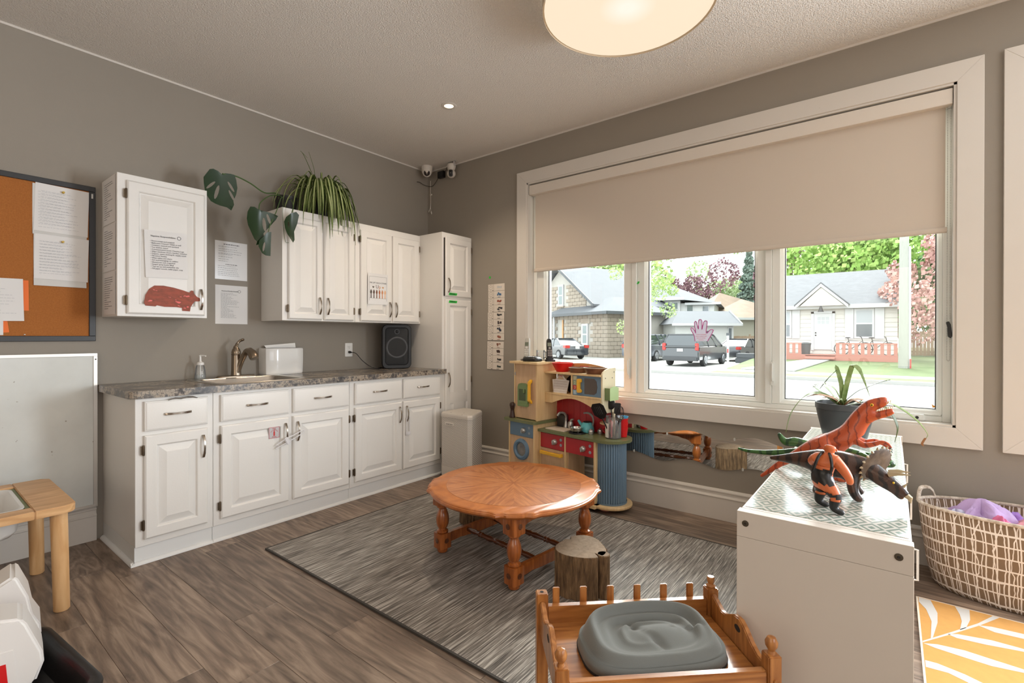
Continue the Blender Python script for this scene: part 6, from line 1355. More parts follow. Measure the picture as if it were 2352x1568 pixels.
# air purifier
m_pur = mat('purifier_white', (206, 198, 188), .45); m, nt, b = _base('purifier_mesh'); b.inputs['Roughness'].default_value = .6
tc = N(nt, 'ShaderNodeTexCoord'); sx3 = N(nt, 'ShaderNodeSeparateXYZ'); LK(nt, tc, 'Object', sx3, 0)
hx = mth('ADD', sx3.outputs[0], mth('MULTIPLY', sx3.outputs[1], .8)); gx = mth('ABSOLUTE', mth('SUBTRACT', mth('FRACT', mth('MULTIPLY', mth('ADD', hx, mth('MULTIPLY', sx3.outputs[2], .6)), 95.0)), .5)); gz = mth('ABSOLUTE', mth('SUBTRACT', mth('FRACT', mth('MULTIPLY', sx3.outputs[2], 110.0)), .5))
hol = mth('LESS_THAN', mth('ADD', mth('MULTIPLY', gx, gx), mth('MULTIPLY', gz, gz)), .09)
mx = N(nt, 'ShaderNodeMix', data_type='RGBA'); mx.inputs[6].default_value = lin((216,208,198)); mx.inputs[7].default_value = lin((120,112,104)); nt.links.new(hol, mx.inputs[0]); nt.links.new(mx.outputs[2], b.inputs['Base Color'])
PP = [(.69,-.20),(.69,-.47),(.73,-.515),(1.03,-.515),(1.055,-.485),(.935,-.23),(.89,-.20)]
pur = thing('air_purifier', 'white air purifier with perforated sides beside the corner cabinet', 'air purifier', (.86, -.36, 0))
sc_ = lambda s, z: [(.86+(x_-.86)*s, -.36+(y_+.36)*s, z) for x_, y_ in PP]
part('base', MB().loft([sc_(.95,.001), sc_(.97,.01), sc_(.985,.115)]), m_pur, pur, True, False, .004, 2)
part('perforated_shell', MB().loft([sc_(.975,.1155), sc_(.975,.525)]), m, pur, True, False)
part('lid', MB().loft([sc_(1.0,.5255), sc_(1.0,.545), sc_(.985,.556), sc_(.95,.560)]), m_pur, pur, True, False, .002, 2)
bdg = part('badge', MB().prism(rrect(.775,.875,.462,.486,.004), -.516, -.5045, 'y'), mat('badge_cream', (222,214,204), .4), pur, True)
text_mesh('badge_words', 'amaircare', .019, m_ink, bdg, Vector((.825,-.5165,.468)) - Vector((.86,-.36,0)), (pi/2,0,0), 'CENTER')
for x_, y_ in ((.80,-.47),(.90,-.42),(.96,-.505)): part('lid_screw', MB().lathe([(.004,0),(.003,.001)], (x_,y_,.5602), 8), m_dark, pur, True)
# hand cut-out on the middle pane
m_hpaper, nt, b = _base('hand_paper'); b.inputs['Base Color'].default_value = lin((222,220,224)); b.inputs['Roughness'].default_value = .8
tl = N(nt, 'ShaderNodeBsdfTranslucent'); tl.inputs[0].default_value = lin((200,196,204)); mxs = N(nt, 'ShaderNodeMixShader'); mxs.inputs[0].default_value = .55; LK(nt, b, 0, mxs, 1); LK(nt, tl, 0, mxs, 2); LK(nt, mxs, 0, nt.nodes['Material Output'], 0)
hs_ = thing('hand_cutout', 'paper hand cut-out with purple outline and red writing on the window', 'artwork', (2.655, .1155, 1.221))
HP = [(-.044,-.058),(-.051,-.016),(-.072,.024),(-.066,.039),(-.048,.021),(-.039,.0),(-.048,.061),(-.045,.079),(-.033,.076),(-.021,.027),(-.021,.081),(-.012,.093),(.003,.084),(.003,.024),(.014,.075),(.029,.084),(.038,.071),(.032,-.001),(.058,.023),(.075,.023),(.075,.008),(.041,-.055)]
HP = [(p.x, p.y) for p in spline([(x_, z_, 0) for x_, z_ in HP], 4)]
part('paper', MB().prism([(x_*1.05, z_*1.03+.002) for x_, z_ in HP], -.001, .0, 'y'), m_hpaper, hs_, smooth=False)
part('outline', MB().tube([(x_, -.0018, z_) for x_, z_ in HP], .0024, 5), mat('purple_marker', (186,60,140), .6), hs_)
for k, w_ in enumerate(('GOOD MORNING', 'HAVE A GREAT DAY', 'SEE YOU AFTER', 'SCHOOL')): text_mesh('writing', w_, .0085, mat('red_marker', (206,50,60), .6), hs_, (-.002,-.0025,-.012-.0125*k), (pi/2,0,0), 'CENTER')
# ================================================================== the street outside
def omat(name, rgb, *a, **k):
    # outdoor colours darkened evenly to hold them down under the bright sky
    f = lambda c: tuple(x*.72 for x in c)
    if k.get('rgb2'): k['rgb2'] = f(k['rgb2'])
    return mat(name, f(rgb), *a, **k)
def ostruct(name, mb, m): 
    o = link(name, mb.mesh(name, m, False)); o['kind'] = 'structure'; return o
m_road = omat('pale_asphalt', (172, 171, 170), .9, var=.05, vscale=.4); m_conc = omat('concrete', (206, 204, 198), .9, var=.05, vscale=.6)
m_lawn = omat('lawn', (94, 112, 60), .95, rgb2=(118, 134, 82), vscale=1.5, bump=.6, bscale=12)
ostruct('ground_street', MB().box(-45, 40, .6, 18.4, -.8, -.5), m_road)
ostruct('ground_kerb', MB().box(-45, 40, 18.4, 18.62, -.8, -.37), m_conc)
ostruct('ground_driveway', MB().box(-45, -2.6, 18.62, 45, -.8, -.42), m_conc)
ostruct('ground_sidewalk', MB().box(-2.6, 40, 19.9, 21.4, -.8, -.37), m_conc)
tag(link('verge_grass', MB().box(-2.6, 40, 18.62, 19.9, -.8, -.365).mesh('verge_grass', m_lawn, False)), 'strip of green grass between the kerb and the sidewalk', 'grass', kind='stuff')
lw = MB().add([(-2.6,21.4,-.37),(40,21.4,-.37),(40,27.2,-.08),(-2.6,27.2,-.08),(-2.6,70,-.08),(40,70,-.08)], [(0,1,2,3),(3,2,5,4)])
tag(link('front_lawn', lw.mesh('front_lawn', m_lawn, False)), 'green front lawn before the white bungalow', 'lawn', kind='stuff')
ostruct('ground_far', MB().box(-90, -2.6, 45, 110, -.8, -.41), m_lawn)
one('garden_path', MB().add([(-1.9,21.4,-.36),(.3,21.4,-.36),(1.15,27.25,-.055),(.15,27.25,-.055),(-1.9,21.4,-.30),(.3,21.4,-.30),(1.15,27.25,-.02),(.15,27.25,-.02)], [(4,5,6,7),(3,2,1,0),(0,1,5,4),(1,2,6,5),(2,3,7,6),(3,0,4,7)]), m_conc, 'pale concrete path from the sidewalk to the bungalow steps', 'path', (0,0,0), smooth=False)
# ---- white bungalow
m_sid = omat('white_siding', (250, 244, 234), .7); m_wtr = omat('white_trim_out', (240, 240, 240), .5); m_shing = omat('grey_shingles', (98, 102, 108), .9, rgb2=(120, 124, 130), vscale=3.5, stretch=(1,1,5), bump=.4, bscale=8)
m_pane = omat('dark_pane', (110, 120, 128), .08, spec=.8); m_rdeck = omat('red_deck_paint', (214, 142, 124), .7)
YB = 29.27
bg_ = thing('bungalow', 'white bungalow with grey roof and front gable across the street', 'house', (.5, YB, -.08))
bx0, bx1 = -2.35, 3.95
part('wall', MB().box(bx0, bx1, YB, YB+7.5, -.08, 2.93).prism([(YB+.02, 2.93), (YB+7.5, 2.93), (YB+3.75, 4.9)], bx0+.02, bx1-.02, 'x'), m_sid, bg_, True, False)
sb_me = MB().box(0, 1, -.035, 0, 0, .235).mesh('siding_board', m_sid, False)
bm_ = bmesh.new(); bm_.from_mesh(sb_me)
for v in bm_.verts:
    if v.co.z > .2 and v.co.y < -.01: v.co.y = -.008
bm_.to_mesh(sb_me); bm_.free()
for k in range(12):
    z = .0 + .244*k
    for a, b_ in ((bx0, .12), (1.13, bx1)):
        o = link('siding_board', sb_me, bg_, Vector((a, YB, z)) - Vector(bg_.location)); o.scale = (b_-a, 1, 1)
def slope_roof(name, m_, parent, x0, x1, y0, z0, y1, z1, th=.12):
    return part(name, MB().add([(x0,y0,z0),(x1,y0,z0),(x1,y1,z1),(x0,y1,z1),(x0,y0,z0+th),(x1,y0,z0+th),(x1,y1,z1+th),(x0,y1,z1+th)], [(3,2,1,0),(4,5,6,7),(0,1,5,4),(1,2,6,5),(2,3,7,6),(3,0,4,7)]), m_, parent, True, False)
slope_roof('roof', m_shing, bg_, bx0-.3, bx1+.3, YB-.35, 2.80, YB+3.75, 5.05); slope_roof('roof', m_shing, bg_, bx0-.3, bx1+.3, YB+7.85, 2.80, YB+3.75, 5.05)
part('eave_board', MB().box(bx0-.3, bx1+.3, YB-.40, YB-.35, 2.74, 2.96), m_wtr, bg_, True, False)
gb = part('gable', MB().prism([(-.42,2.9),(1.66,2.9),(.6,3.92)], YB-.75, YB+1.2, 'y'), m_sid, bg_, True, False)
for s in (-1, 1): part('barge_board', MB().add([(.6,YB-.85,4.12),(.6+s*1.25,YB-.85,2.92),(.6+s*1.25,YB-.85,2.76),(.6,YB-.85,3.94),(.6,YB-.72,4.12),(.6+s*1.25,YB-.72,2.92),(.6+s*1.25,YB-.72,2.76),(.6,YB-.72,3.94)], [(0,1,2,3),(7,6,5,4),(0,4,5,1),(1,5,6,2),(2,6,7,3),(3,7,4,0)]), m_wtr, gb, True, False)
for s in (-1, 1): part('gable_roof', MB().add([(.6,YB-.85,4.13),(.6+s*1.3,YB-.85,2.90),(.6+s*1.3,YB+1.4,2.90),(.6,YB+1.9,4.13),(.6,YB-.85,4.20),(.6+s*1.3,YB-.85,2.97),(.6+s*1.3,YB+1.4,2.97),(.6,YB+1.9,4.20)], [(0,1,2,3),(7,6,5,4),(0,4,5,1),(1,5,6,2),(2,6,7,3),(3,7,4,0)]), m_shing, bg_, True, False)
dr_ = part('front_door', MB().box(.196, 1.058, YB-.06, YB-.01, .45, 2.48), m_wtr, bg_, True, False)
part('door_frame', MB().box(.05,.19,YB-.07,YB-.01,.40,2.60).box(1.064,1.20,YB-.07,YB-.01,.40,2.60).box(.05,1.20,YB-.07,YB-.01,2.49,2.62), m_wtr, bg_, True, False)
for i in range(3):
    for j in range(2): part('door_pane', MB().box(.36+.20*i,.52+.20*i,YB-.066,YB-.061,1.90+.21*j,2.08+.21*j), omat('pale_pane', (206,210,212), .1), dr_, True, False)
for z in (1.26, 1.40): part('door_knob', MB().ball((.28, YB-.09, z), .04, 10, 8), m_black, dr_, True)
part('porch_light', MB().lathe([(.02,.34),(.05,.30),(.10,.12),(.15,0)], (.60, YB-.86, 2.55), 14), m_black, bg_, True)
for a, b_ in ((2.17, 2.87), (-1.75, -1.02)):
    w_ = part('window', MB().box(a-.09,b_+.09,YB-.09,YB-.036,1.09,2.70), m_wtr, bg_, True, False)
    for z0, z1 in ((1.19,1.86),(1.94,2.61)): part('pane', MB().box(a,b_,YB-.095,YB-.0905,z0,z1), m_pane if z0 < 1.5 else omat('pale_blind_pane', (196,202,206), .2), w_, True, False)
    for sx0, sx1 in ((a-.52,a-.11),(b_+.11,b_+.52)): part('shutter', MB().box(sx0,sx1,YB-.08,YB-.036,1.06,2.74), m_wtr, bg_, True, False, .01, 1)
YP = 27.4
part('deck', MB().box(bx0, bx1, YP-.05, YB-.04, .05, .20), m_rdeck, bg_, True, False)
part('deck_skirt', MB().box(bx0, bx1, YP-.09, YP-.055, -.08, .18), m_rdeck, bg_, True, False)
for z, d in ((.20, .0), (.06, .35)): part('step', MB().box(.0, 1.36, YP-.45-d+.36, YP+.05, z-.06, z+.02), m_rdeck, bg_, True, False)
def railing(a, b_, label):
    t = thing('porch_railing', label, 'railing', ((a+b_)/2, YP, .2))
    part('top_rail', MB().box(a, b_, YP-.05, YP+.05, .79, .85), m_rdeck, t, True, False); part('bottom_rail', MB().box(a, b_, YP-.04, YP+.04, .205, .26), m_rdeck, t, True, False)
    n = max(2, round((b_-a)/.30)); pm_ = MB().box(-.075,.075,-.02,.02,.26,.79).mesh('picket', m_rdeck, False)
    for k in range(n+1): link('picket', pm_, t, Vector((a+.08+(b_-a-.16)*k/n, YP-.02, 0)) - Vector(t.location))
railing(1.38, 3.94, 'red picket railing with bicycles behind it on the bungalow porch'); railing(-2.35, -.19, 'red picket railing at the left part of the bungalow porch')
def bike(label, x, y):
    t = thing('bicycle', label, 'bicycle', (x, y, .2005)); 
    for dx in (-.5, .5): part('wheel', MB().tube([(dx+.33*math.cos(2*pi*k/24), 0, .34+.33*math.sin(2*pi*k/24)) for k in range(25)], .022, 6), m_black, t)
    part('frame', MB().tube([(-.5,0,.34),(-.1,0,.32),(.38,0,.75),(-.18,0,.78),(-.5,0,.34)], .022, 6).tube([(-.1,0,.32),(-.22,0,.90)], .02, 6).tube([(.5,0,.34),(.36,0,.95)], .02, 6), m_black, t)
    part('saddle', MB().ball((-.23,0,.93), (.13,.06,.03), 10, 6), m_black, t); part('handlebar', MB().tube([(.30,-.25,.98),(.36,0,.95),(.30,.25,.98)], .018, 6), m_black, t)
bike('black bicycle behind the red railing, the left one', 2.1, 27.9); bike('black bicycle behind the red railing, the right one', 3.1, 28.2)
one('grey_bin', MB().lathe([(.20,0),(.24,.55),(.27,.56),(.26,.62),(.1,.66)], (0,0,0), 14), omat('bin_grey', (92,94,96), .6), 'dark grey bin at the foot of the bungalow steps', 'bin', (-.08, 28.2, .2005))
# ---- utility pole
up = thing('utility_pole', 'tall weathered utility pole on the bungalow lawn', 'pole', (4.13, 24.6, -.3))
part('pole', MB().lathe([(.20,.0),(.19,2),(.15,9)], (0,0,0), 20), omat('pole_wood', (196,196,184), .9, var=.08, vscale=6, stretch=(6,6,.6)), up); part('conduit', MB().tube([(.20,-.05,0),(.19,-.05,5.5)], .05, 10), m_wtr, up); part('guard', MB().tube([(.23,-.12,.0),(.23,-.12,.5)], .03, 8), omat('guard_red', (220,90,80), .6), up)
# ---- fences
m_fen = omat('cedar_fence', (192, 164, 136), .85, var=.08, vscale=2, stretch=(1,1,.3))
def fence(label, p0, p1, h, z0, bw=.18):
    d = Vector((p1[0]-p0[0], p1[1]-p0[1], 0)); L_ = d.length; t = thing('wood_fence', label, 'fence', (p0[0], p0[1], z0), math.atan2(d.y, d.x))
    n = int(L_/bw); bme = MB().box(0, bw-.012, -.012, .012, .04, h).mesh('fence_board', m_fen, False)
    for k in range(n): o = link('fence_board', bme, t, (bw*k, 0, .012*((k*7) % 3))); 
    for z in (.3, h-.3): part('fence_rail', MB().box(0, L_, .012, .06, z-.05, z+.05), m_fen, t, smooth=False)
    for k in range(int(L_/2.4)+1): part('fence_post', MB().box(2.4*k-.05, 2.4*k+.05, .012, .11, 0, h+.15), m_fen, t, smooth=False)
fence('cedar board fence behind the parked minivan', (-7.0, 36.6), (-2.6, 39.4), 1.62, -.42); fence('weathered board fence right of the utility pole', (4.2, 37.2), (10.5, 37.6), 1.6, -.08)
one('black_crate', MB().box(-.35,.35,-.25,.25,0,.55), omat('crate_dark', (70,72,74), .7), 'dark crate standing before the fence right of the pole', 'crate', (6.35, 36.6, -.079), smooth=False, bevel=.03)
# ---- stone house
m_stone = omat('stone_blocks', (198, 184, 166), .9, rgb2=(176, 160, 142), vscale=1.2, bump=.5, bscale=6); m_mort = omat('mortar', (214, 208, 198), .95); m_roof2 = omat('grey_roof', (116, 119, 124), .9, var=.05, vscale=2, bump=.3, bscale=8); m_fasc = omat('dark_fascia', (92, 96, 100), .6)
sh_ = thing('stone_house', 'stone block house with grey hipped roof at the left of the view', 'house', (-12.86, 29.37, -.45), math.radians(-23))
part('wall', MB().box(-7.5, -.06, .06, 6, 0, 3.40), m_mort, sh_, smooth=False)
gab = [(-12.0,0),(-2.6,0),(-2.6,4.2),(-7.3,7.5),(-12.0,4.2)]
part('gable_wall', MB().prism(gab, .86, 9, 'y'), m_mort, sh_, smooth=False)
wins = [(-3.05,-2.30,.95,2.60), (-6.4,-5.6,.6,2.8)]
blk = MB().box(0, .62, -.06, .0, 0, .285).mesh('stone_block', m_stone, True, .02, 1)
def course(x0, x1, z0, z1, place, skip):
    r_ = 0; z = z0
    while z + .28 <= z1 + .02:
        x = x0 - (.32 if r_ % 2 else 0)
        while x < x1 - .02:
            a, b_ = max(x, x0), min(x+.64, x1)
            if b_-a > .08 and not any(a < s[1] and b_ > s[0] and z < s[3] and z+.28 > s[2] for s in skip): place(a, b_, z)
            x += .64
        z += .30; r_ += 1
def on_front(a, b_, z): o = link('stone_block', blk, sh_, (a, .06, z)); o.scale = ((b_-a-.02)/.62, 1, 1)
def on_right(a, b_, z): o = link('stone_block', blk, sh_, (-.06, a, z), (0, 0, pi/2)); o.scale = ((b_-a-.02)/.62, 1, 1)
def on_gable(a, b_, z): o = link('stone_block', blk, sh_, (a, .86, z)); o.scale = ((b_-a-.02)/.62, 1, 1)
course(-7.5, 0, .02, 3.35, on_front, wins); course(0, 3.2, .02, 3.35, on_right, [])
course(-9.6, -3.6, 3.9, 6.0, lambda a, b_, z: on_gable(a, b_, z) if abs((a+b_)/2+7.3) < (7.35-z)*1.42 - .35 else None, [(-7.6,-6.7,4.2,6.2)])
for a, b_, z0, z1, yy in ((-3.05,-2.30,.95,2.60,.0), (-7.55,-6.75,4.25,6.1,.80)):
    w_ = part('window', MB().box(a,b_,yy-.06,yy+.05,z0,z1), m_wtr, sh_, smooth=False)
    zm = (z0+z1)/2
    for q0, q1 in ((z0+.14, zm-.05), (zm+.05, z1-.14)): part('pane', MB().box(a+.14,b_-.14,yy-.066,yy-.061,q0,q1), omat('green_pane', (136,150,148), .1), w_, smooth=False)
    part('sill', MB().box(a-.12,b_+.12,yy-.12,yy+.05,z0-.12,z0-.001), m_stone, w_, smooth=False)
part('lintel', MB().box(-3.25,-2.10,-.005,.03,2.61,3.02), m_stone, sh_, smooth=False)
hz = 3.42
part('hip_roof', MB().add([(-8,-.5,hz),(.5,-.5,hz),(.5,6.5,hz),(-8,6.5,hz),(-6,2.2,4.75),(-1.8,2.2,4.75),(-1.8,4,4.75),(-6,4,4.75)], [(0,1,5,4),(1,2,6,5),(2,3,7,6),(3,0,4,7),(4,5,6,7),(3,2,1,0)]), m_roof2, sh_, smooth=False)
part('gutter', MB().box(-8.05,.55,-.58,-.48,hz-.16,hz+.06).box(.48,.58,-.5,6.5,hz-.16,hz+.06), m_fasc, sh_, smooth=False)
for s in (-1, 1):
    xe = -7.3 + s*5.3; part('main_roof', MB().add([(-7.3,.3,7.7),(xe,.3,3.98),(xe,9.6,3.98),(-7.3,9.6,7.7),(-7.3,.3,7.85),(xe,.3,4.13),(xe,9.6,4.13),(-7.3,9.6,7.85)], [(0,1,2,3),(7,6,5,4),(0,4,5,1),(1,5,6,2),(2,6,7,3),(3,7,4,0)]), m_roof2, sh_, smooth=False)
    part('barge_board', MB().add([(-7.3,.22,7.9),(xe,.22,4.18),(xe,.22,3.92),(-7.3,.22,7.62),(-7.3,.3,7.9),(xe,.3,4.18),(xe,.3,3.92),(-7.3,.3,7.62)], [(0,1,2,3),(7,6,5,4),(0,4,5,1),(1,5,6,2),(2,6,7,3),(3,7,4,0)]), m_fasc, sh_, smooth=False)
part('porch_post', MB().box(-6.75,-6.62,-.3,-.17,0,3.3).box(-7.1,-7.0,-.3,-.2,0,3.3), m_wtr, sh_, smooth=False); part('porch_door', MB().box(-5.75,-5.60,-.05,.0,.1,3.0), omat('orange_door_trim', (226,164,96), .6), sh_, smooth=False)
# ---- white two-storey house with annex, brown-roofed house
m_sid2 = omat('pale_siding', (252, 252, 248), .7); m_broof = omat('brown_shingles', (196, 172, 150), .9, rgb2=(176, 152, 132), vscale=1.5, bump=.3, bscale=6)
wh_ = thing('white_house', 'white two-storey house with grey roof beyond the minivan', 'house', (-10.69, 38.67, -.42), math.radians(12))
part('wall', MB().box(-6, 0, 0, 8, 0, 4.9).box(0, 2.7, .3, 7, 0, 4.45), m_sid2, wh_, smooth=False)
part('roof', MB().add([(-6.5,-.5,4.9),(.4,-.5,4.7),(3.2,0,4.35),(3.2,8,4.35),(-6.5,8.5,4.9),(-4.5,2.5,6.4),(-1.2,2.8,6.3)], [(0,1,6,5),(1,2,6),(2,3,6),(3,4,5,6),(4,0,5),(4,3,2,1,0)]), m_roof2, wh_, smooth=False)
part('gutter', MB().box(-6.5,.4,-.58,-.5,4.7,4.95).box(.4,3.25,-.1,0,4.28,4.48), m_wtr, wh_, smooth=False)
for a, b_, z0, z1, yy in ((-1.75,-1.0,3.95,4.5,-.03),(-.95,-.2,3.95,4.5,-.03),(.55,1.0,3.6,4.25,.27),(1.8,2.25,3.5,4.15,.27)):
    w_ = part('window', MB().box(a-.06,b_+.06,yy-.03,yy+.05,z0-.06,z1+.06), m_wtr, wh_, smooth=False); part('pane', MB().box(a,b_,yy-.036,yy-.031,z0,z1), m_pane, w_, smooth=False)
an = thing('house_annex', 'low white annex with grey gabled roof and entry behind the minivan', 'house', (-8.9, 32.45, -.42), math.radians(38))
part('wall', MB().box(0, 4.3, 0, 3.4, 0, 2.55), m_sid2, an, smooth=False)
part('roof', MB().add([(-.4,-.4,2.5),(4.7,-.4,2.5),(4.7,1.7,3.55),(.8,1.7,3.55),(-.4,3.8,2.5),(4.7,3.8,2.5)], [(0,1,2,3),(3,2,5,4),(0,3,4),(1,5,2),(4,5,1,0)]), m_roof2, an, smooth=False)
for s in (-1, 1): part('barge_board', MB().add([(4.72,1.7,3.62),(4.72,1.7+s*2.15,2.55),(4.72,1.7+s*2.15,2.38),(4.72,1.7,3.44),(4.78,1.7,3.62),(4.78,1.7+s*2.15,2.55),(4.78,1.7+s*2.15,2.38),(4.78,1.7,3.44)], [(0,1,2,3),(7,6,5,4),(0,4,5,1),(1,5,6,2),(2,6,7,3),(3,7,4,0)]), m_wtr, an, smooth=False)
part('gutter', MB().box(-.4,4.7,-.48,-.40,2.38,2.56), m_wtr, an, smooth=False)
w_ = part('window', MB().box(3.85,4.2,-.05,.0,.9,2.3), m_wtr, an, smooth=False); part('pane', MB().box(3.92,4.13,-.056,-.051,1.0,2.2), m_pane, w_, smooth=False)
part('wall_lamp', MB().box(2.3,2.5,-.12,0,1.75,2.0), m_fasc, an, smooth=False)
bh = thing('brown_roof_house', 'beige house with a brown hipped roof behind the fence', 'house', (-10.1, 44.2, -.42), math.radians(38))
part('wall', MB().box(0, 9, 0, 7, 0, 3.3), omat('beige_siding', (214,206,190), .7), bh, smooth=False)
part('roof', MB().add([(-.5,-.5,3.3),(9.5,-.5,3.3),(9.5,7.5,3.3),(-.5,7.5,3.3),(2.6,3.2,6.0),(5,3.6,5.4)], [(0,1,5,4),(1,2,5),(2,3,4,5),(3,0,4),(3,2,1,0)]), m_broof, bh, smooth=False)
part('gutter', MB().box(-.5,9.5,-.58,-.5,3.14,3.36), m_wtr, bh, smooth=False)
# ---- cars
m_cblk = omat('car_paint_dark', (48, 52, 58), .25, coat=.8); m_cnav = omat('car_paint_navy', (60, 70, 88), .25, coat=.8); m_cgls = omat('car_glass', (58, 66, 72), .05, spec=.9); m_tyre = omat('tyre', (40,40,42), .8); m_alloy = omat('alloy', (190,192,196), .3, metal=.8); m_tail = omat('tail_light', (214, 60, 52), .25); m_plate = omat('number_plate', (232,232,230), .4)
def car(name, label, loc, rz, L_, W_, prof, cabin, paint, wheels, R_, tails):
    """prof: side outline of the lower body (x,z); cabin: list of (x, z, halfwidth) pairs bottom to top"""
    t = thing(name, label, 'car', loc, rz); h = W_/2
    part('body', MB().prism(prof, -h, h, 'y'), paint, t, bevel=.07, seg=3)
    cb_ = MB().loft([[(x0, -w, z), (x1, -w, z), (x1, w, z), (x0, w, z)] for x0, x1, z, w in cabin]); part('greenhouse', cb_, m_cgls, t, bevel=.05, seg=2)
    x0, x1, z, w = cabin[-1]; part('roof', MB().box(x0-.03, x1+.03, -w-.02, w+.02, z-.03, z+.04), paint, t, bevel=.035, seg=2)
    bx0_, bx1_, bz, bw = cabin[0]
    for s in (-1, 1):
        for fr in (.0, .42, .75, 1.0):
            part('pillar', MB().tube([(bx0_+(bx1_-bx0_)*fr, s*(bw+.0), bz), (x0+(x1-x0)*fr, s*(w+.005), z)], .045, 6), paint, t)
    for wx in wheels:
        for s in (-1, 1):
            wl = part('wheel', MB().lathe([(R_*.55,-.10),(R_*.95,-.11),(R_,-.07),(R_,.07),(R_*.95,.11),(R_*.55,.10)], (wx, s*(h-.08), R_), 24, 'y'), m_tyre, t)
            part('hub', MB().lathe([(R_*.62,0),(R_*.60,s*.03),(R_*.2,s*.015),(.001,s*.02)], (wx, s*(h+.025), R_), 20, 'y', False, False), m_alloy, wl)
            for k in range(5): a = 2*pi*k/5; part('spoke', MB().box(-.03,.03,-.01,.01,0,R_*.58).xf(Matrix.Translation((wx, s*(h+.045), R_)) @ Matrix.Rotation(a, 4, 'Y')), m_alloy, wl, smooth=False)
    rx = min(p[0] for p in prof)
    for s in (-1, 1): part('tail_light', MB().box(rx-.03, rx+tails[2], s*h*tails[3]-tails[4], s*h*tails[3]+tails[4], tails[0], tails[1]), m_tail, t, bevel=.03, seg=2)
    part('number_plate', MB().box(rx-.03, rx+.0, -.16, .16, tails[5], tails[5]+.16), m_plate, t, smooth=False)
    part('bumper', MB().box(rx-.07, rx+.15, -h*.96, h*.96, .30, .55), paint, t, bevel=.06, seg=2)
    return t
van_p = [(-2.5,.30),(2.45,.30),(2.5,.75),(2.2,1.0),(1.5,1.08),(-2.42,1.10),(-2.5,.9)]
van_c = [(-2.45,1.55,1.06,.95),(-2.38,.75,1.45,.86),(-2.25,.45,1.70,.76)]
mv = car('minivan', 'black minivan parked on the driveway seen from behind', (-5.1, 25.1, -.42), math.radians(88), 5, 2, van_p, van_c, m_cblk, (-1.55, 1.55), .35, (.85,1.25,.06,.88,.10,.80))
part('rear_window_sill', MB().box(-2.53,-2.44,-.9,.9,1.02,1.10), m_cblk, mv, smooth=False, bevel=.02)
sed_p = [(-2.4,.28),(2.35,.28),(2.4,.62),(2.0,.82),(.9,.92),(-1.6,.98),(-2.35,1.0),(-2.42,.70)]
sed_c = [(-1.75,1.15,.90,.86),(-1.15,.55,1.22,.74),(-.75,.25,1.42,.64)]
car('black_sedan', 'black sedan with alloy wheels parked by the stone house', (-15.4, 26.9, -.42), math.radians(151), 4.8, 1.85, sed_p, sed_c, m_cblk, (-1.45, 1.4), .34, (.78,.98,.35,.82,.18,.74))
car('black_car', 'black car parked farther up beside the minivan', (-4.15, 32.0, -.42), math.radians(78), 4.6, 1.8, sed_p, sed_c, m_cblk, (-1.4, 1.4), .33, (.76,.95,.2,.85,.14,.72))
car('suv', 'dark blue suv mostly hidden left of the minivan', (-9.15, 28.6, -.42), math.radians(88), 4.8, 1.95, van_p, van_c, m_cnav, (-1.5, 1.5), .37, (.85,1.10,.06,.85,.14,.70))
# ---- small street things
sg = thing('marker_post', 'thin white marker post standing on the verge before the lawn', 'post', (-2.66, 22.1, -.42))
part('post', MB().box(-.05,.05,-.02,.02,0,1.65), m_wtr, sg, smooth=False); part('post_cap', MB().box(-.07,.07,-.04,.04,1.65,1.78), m_fasc, sg, smooth=False); part('reflector', MB().box(-.03,.03,-.03,-.021,.8,1.0), m_tail, sg, smooth=False)
pb = thing('planter_box', 'dark two-tiered planter box on the grass behind the minivan', 'planter', (-3.25, 28.6, -.42))
part('lower_tier', MB().box(-.55,.55,-.3,.3,.0,.30), m_fasc, pb, bevel=.03); part('upper_tier', MB().box(-.5,.6,-.28,.3,.3005,.58), m_fasc, pb, bevel=.03)
# ---- trees
def tree(name, label, loc, rx, rz, n, cols, leaf=.35, trunk_r=.25, seed=1, shape='round', droop=0):
    n = int(n*2.6); leaf *= .58
    q = random.Random(seed); t = thing(name, label, 'tree', loc)
    cm = loc[2]*0 + rz*1.0
    part('trunk', MB().lathe([(trunk_r,0),(trunk_r*.8,rz*.6),(trunk_r*.4,rz*1.4)], (0,0,0), 10), omat('tree_trunk', (110,92,78), .9), t)
    clumps = [(q.gauss(0,.42)*rx, q.gauss(0,.42)*rx, rz*1.25 + q.gauss(0,.36)*rz, q.uniform(.22,.42)*rx) for _ in range(22)]
    vs, fs, ms = [], [], []
    for _ in range(n):
        if shape == 'cone':
            h_ = q.random()**.8; z = rz*2.2*h_; r_ = rx*(1-h_)*(.5+.5*abs(math.sin(h_*40)))*q.uniform(.5,1); a = q.uniform(0,6.28); p = Vector((r_*math.cos(a), r_*math.sin(a), z + .2 - .25*r_))
        else:
            c = clumps[int(q.random()*len(clumps))]; d = Vector((q.gauss(0,1), q.gauss(0,1), q.gauss(0,.8))).normalized()*c[3]*q.uniform(.75,1.05); p = Vector(c[:3]) + d
            if p.z < .6: p.z = .6
        u = Vector((q.gauss(0,1), q.gauss(0,1), q.gauss(0,.6))).normalized(); w = u.orthogonal().normalized(); s = leaf*q.uniform(.6,1.3); w2 = u.cross(w)
        k = len(vs); vs += [p + w*s*.6, p + w2*s*.45, p - w*s*.6, p - w2*s*.45]; fs.append((k,k+1,k+2,k+3)); ms.append(0 if q.random() < .6 else 1)
    me = bpy.data.meshes.new('crown'); me.from_pydata(vs, [], fs); me.update()
    for c_ in cols: me.materials.append(c_)
    me.polygons.foreach_set('material_index', ms); link('crown', me, t); return t
lmat = lambda n, c, r: mat(n, tuple(x*.84 for x in c), r)
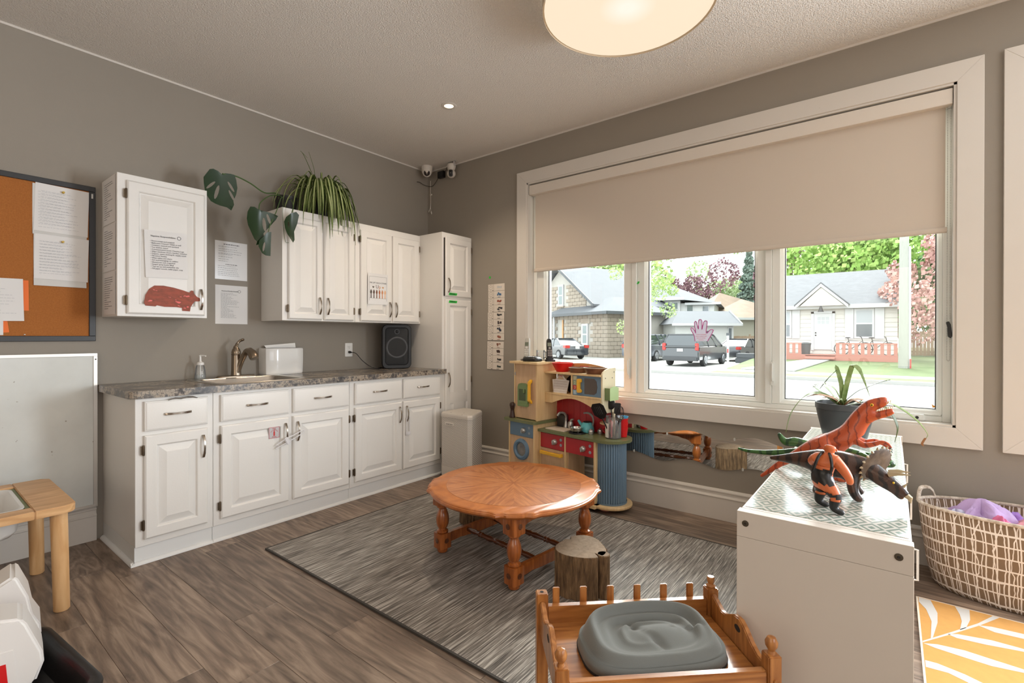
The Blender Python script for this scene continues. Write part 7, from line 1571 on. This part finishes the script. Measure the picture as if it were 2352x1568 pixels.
mg1 = lmat('leaf_green_a', (146, 184, 84), .8); mg2 = lmat('leaf_green_b', (178, 206, 112), .8); md1 = lmat('leaf_dark_a', (96, 134, 70), .8); md2 = lmat('leaf_dark_b', (122, 160, 88), .8)
mp1 = lmat('leaf_purple_a', (134, 96, 106), .8); mp2 = lmat('leaf_purple_b', (162, 126, 132), .8); mk1 = lmat('leaf_pink_a', (196, 148, 140), .8); mk2 = lmat('leaf_pink_b', (214, 172, 160), .8); ms1 = lmat('spruce_a', (120,140,128), .8); ms2 = lmat('spruce_b', (146,164,150), .8); ml1 = lmat('leaf_pale_a', (178,200,142), .8); ml2 = lmat('leaf_pale_b', (198,214,166), .8)
tree('maple_tree', 'bright green maple towering over the white bungalow roof', (1.2, 45.5, -.08), 6.2, 6.2, 5200, (mg1, mg2), .55, .4, 1)
tree('purple_maple', 'dusky purple tree behind the left end of the bungalow', (-4.4, 53, -.08), 4.2, 7.0, 3000, (mp1, mp2), .5, .35, 2)
tree('pink_maple', 'reddish pink maple branches hanging at the right edge of the window', (6.4, 29.5, -.08), 2.6, 4.0, 2600, (mk1, mk2), .34, .2, 3)
tree('hedge_tree', 'dense green tree behind the fence right of the utility pole', (7.2, 42.5, -.08), 4.2, 3.4, 4200, (md1, md2), .5, .3, 4)
tree('maple_tree', 'pale green tree rising behind the stone house roof', (-25.5, 52.5, -.42), 8.5, 7.2, 4200, (ml1, mg2), .7, .4, 5)
tree('birch_tree', 'thin pale birch branches at the left of the middle pane', (-9.2, 27.6, -.42), 1.7, 3.6, 1100, (ml1, mg2), .22, .10, 6)
tree('purple_maple', 'dark red tree behind the white two-storey house', (-16.8, 59.3, -.42), 4.4, 4.6, 2400, (mp1, mp2), .5, .3, 7)
tree('maple_tree', 'light green tree between the red tree and the spruce', (-15.0, 66.5, -.42), 5.0, 5.4, 2200, (ml1, ml2), .6, .3, 8)
tree('spruce_tree', 'tall grey green spruce at the right edge of the middle pane', (-10.2, 62, -.42), 3.0, 6.0, 3600, (ms1, ms2), .5, .2, 9, 'cone')

# ---- groups of repeats
GR = dict(base_cabinet='white base cabinets of the kitchen run', wall_cabinet='white wall cabinets', notice='printed notices', pinned_sheet='sheets pinned to the cork board', orange_card='orange cards on the cork board', cabinet_lock='plastic cabinet locks', ceiling_lamp='drum ceiling lamps', cordless_phone='cordless phones on the toy fridge', play_bowl='play bowls on the toy shelf', play_shaker='silver play shakers', tree_stump='tree stumps', silk_scarf='scarves in the basket', toy_house='white toy houses', picture_schedule='picture schedule strips', name_label='green pantry labels', leaf_sticker='small window stickers', bicycle='bicycles on the porch', porch_railing='red porch railings', wood_fence='board fences across the street', maple_tree='green trees across the street', purple_maple='purple trees across the street')
for o in list(bpy.data.objects):
    k = o.name.split('.')[0]
    if o.parent is None and k in GR: o['group'] = GR[k]
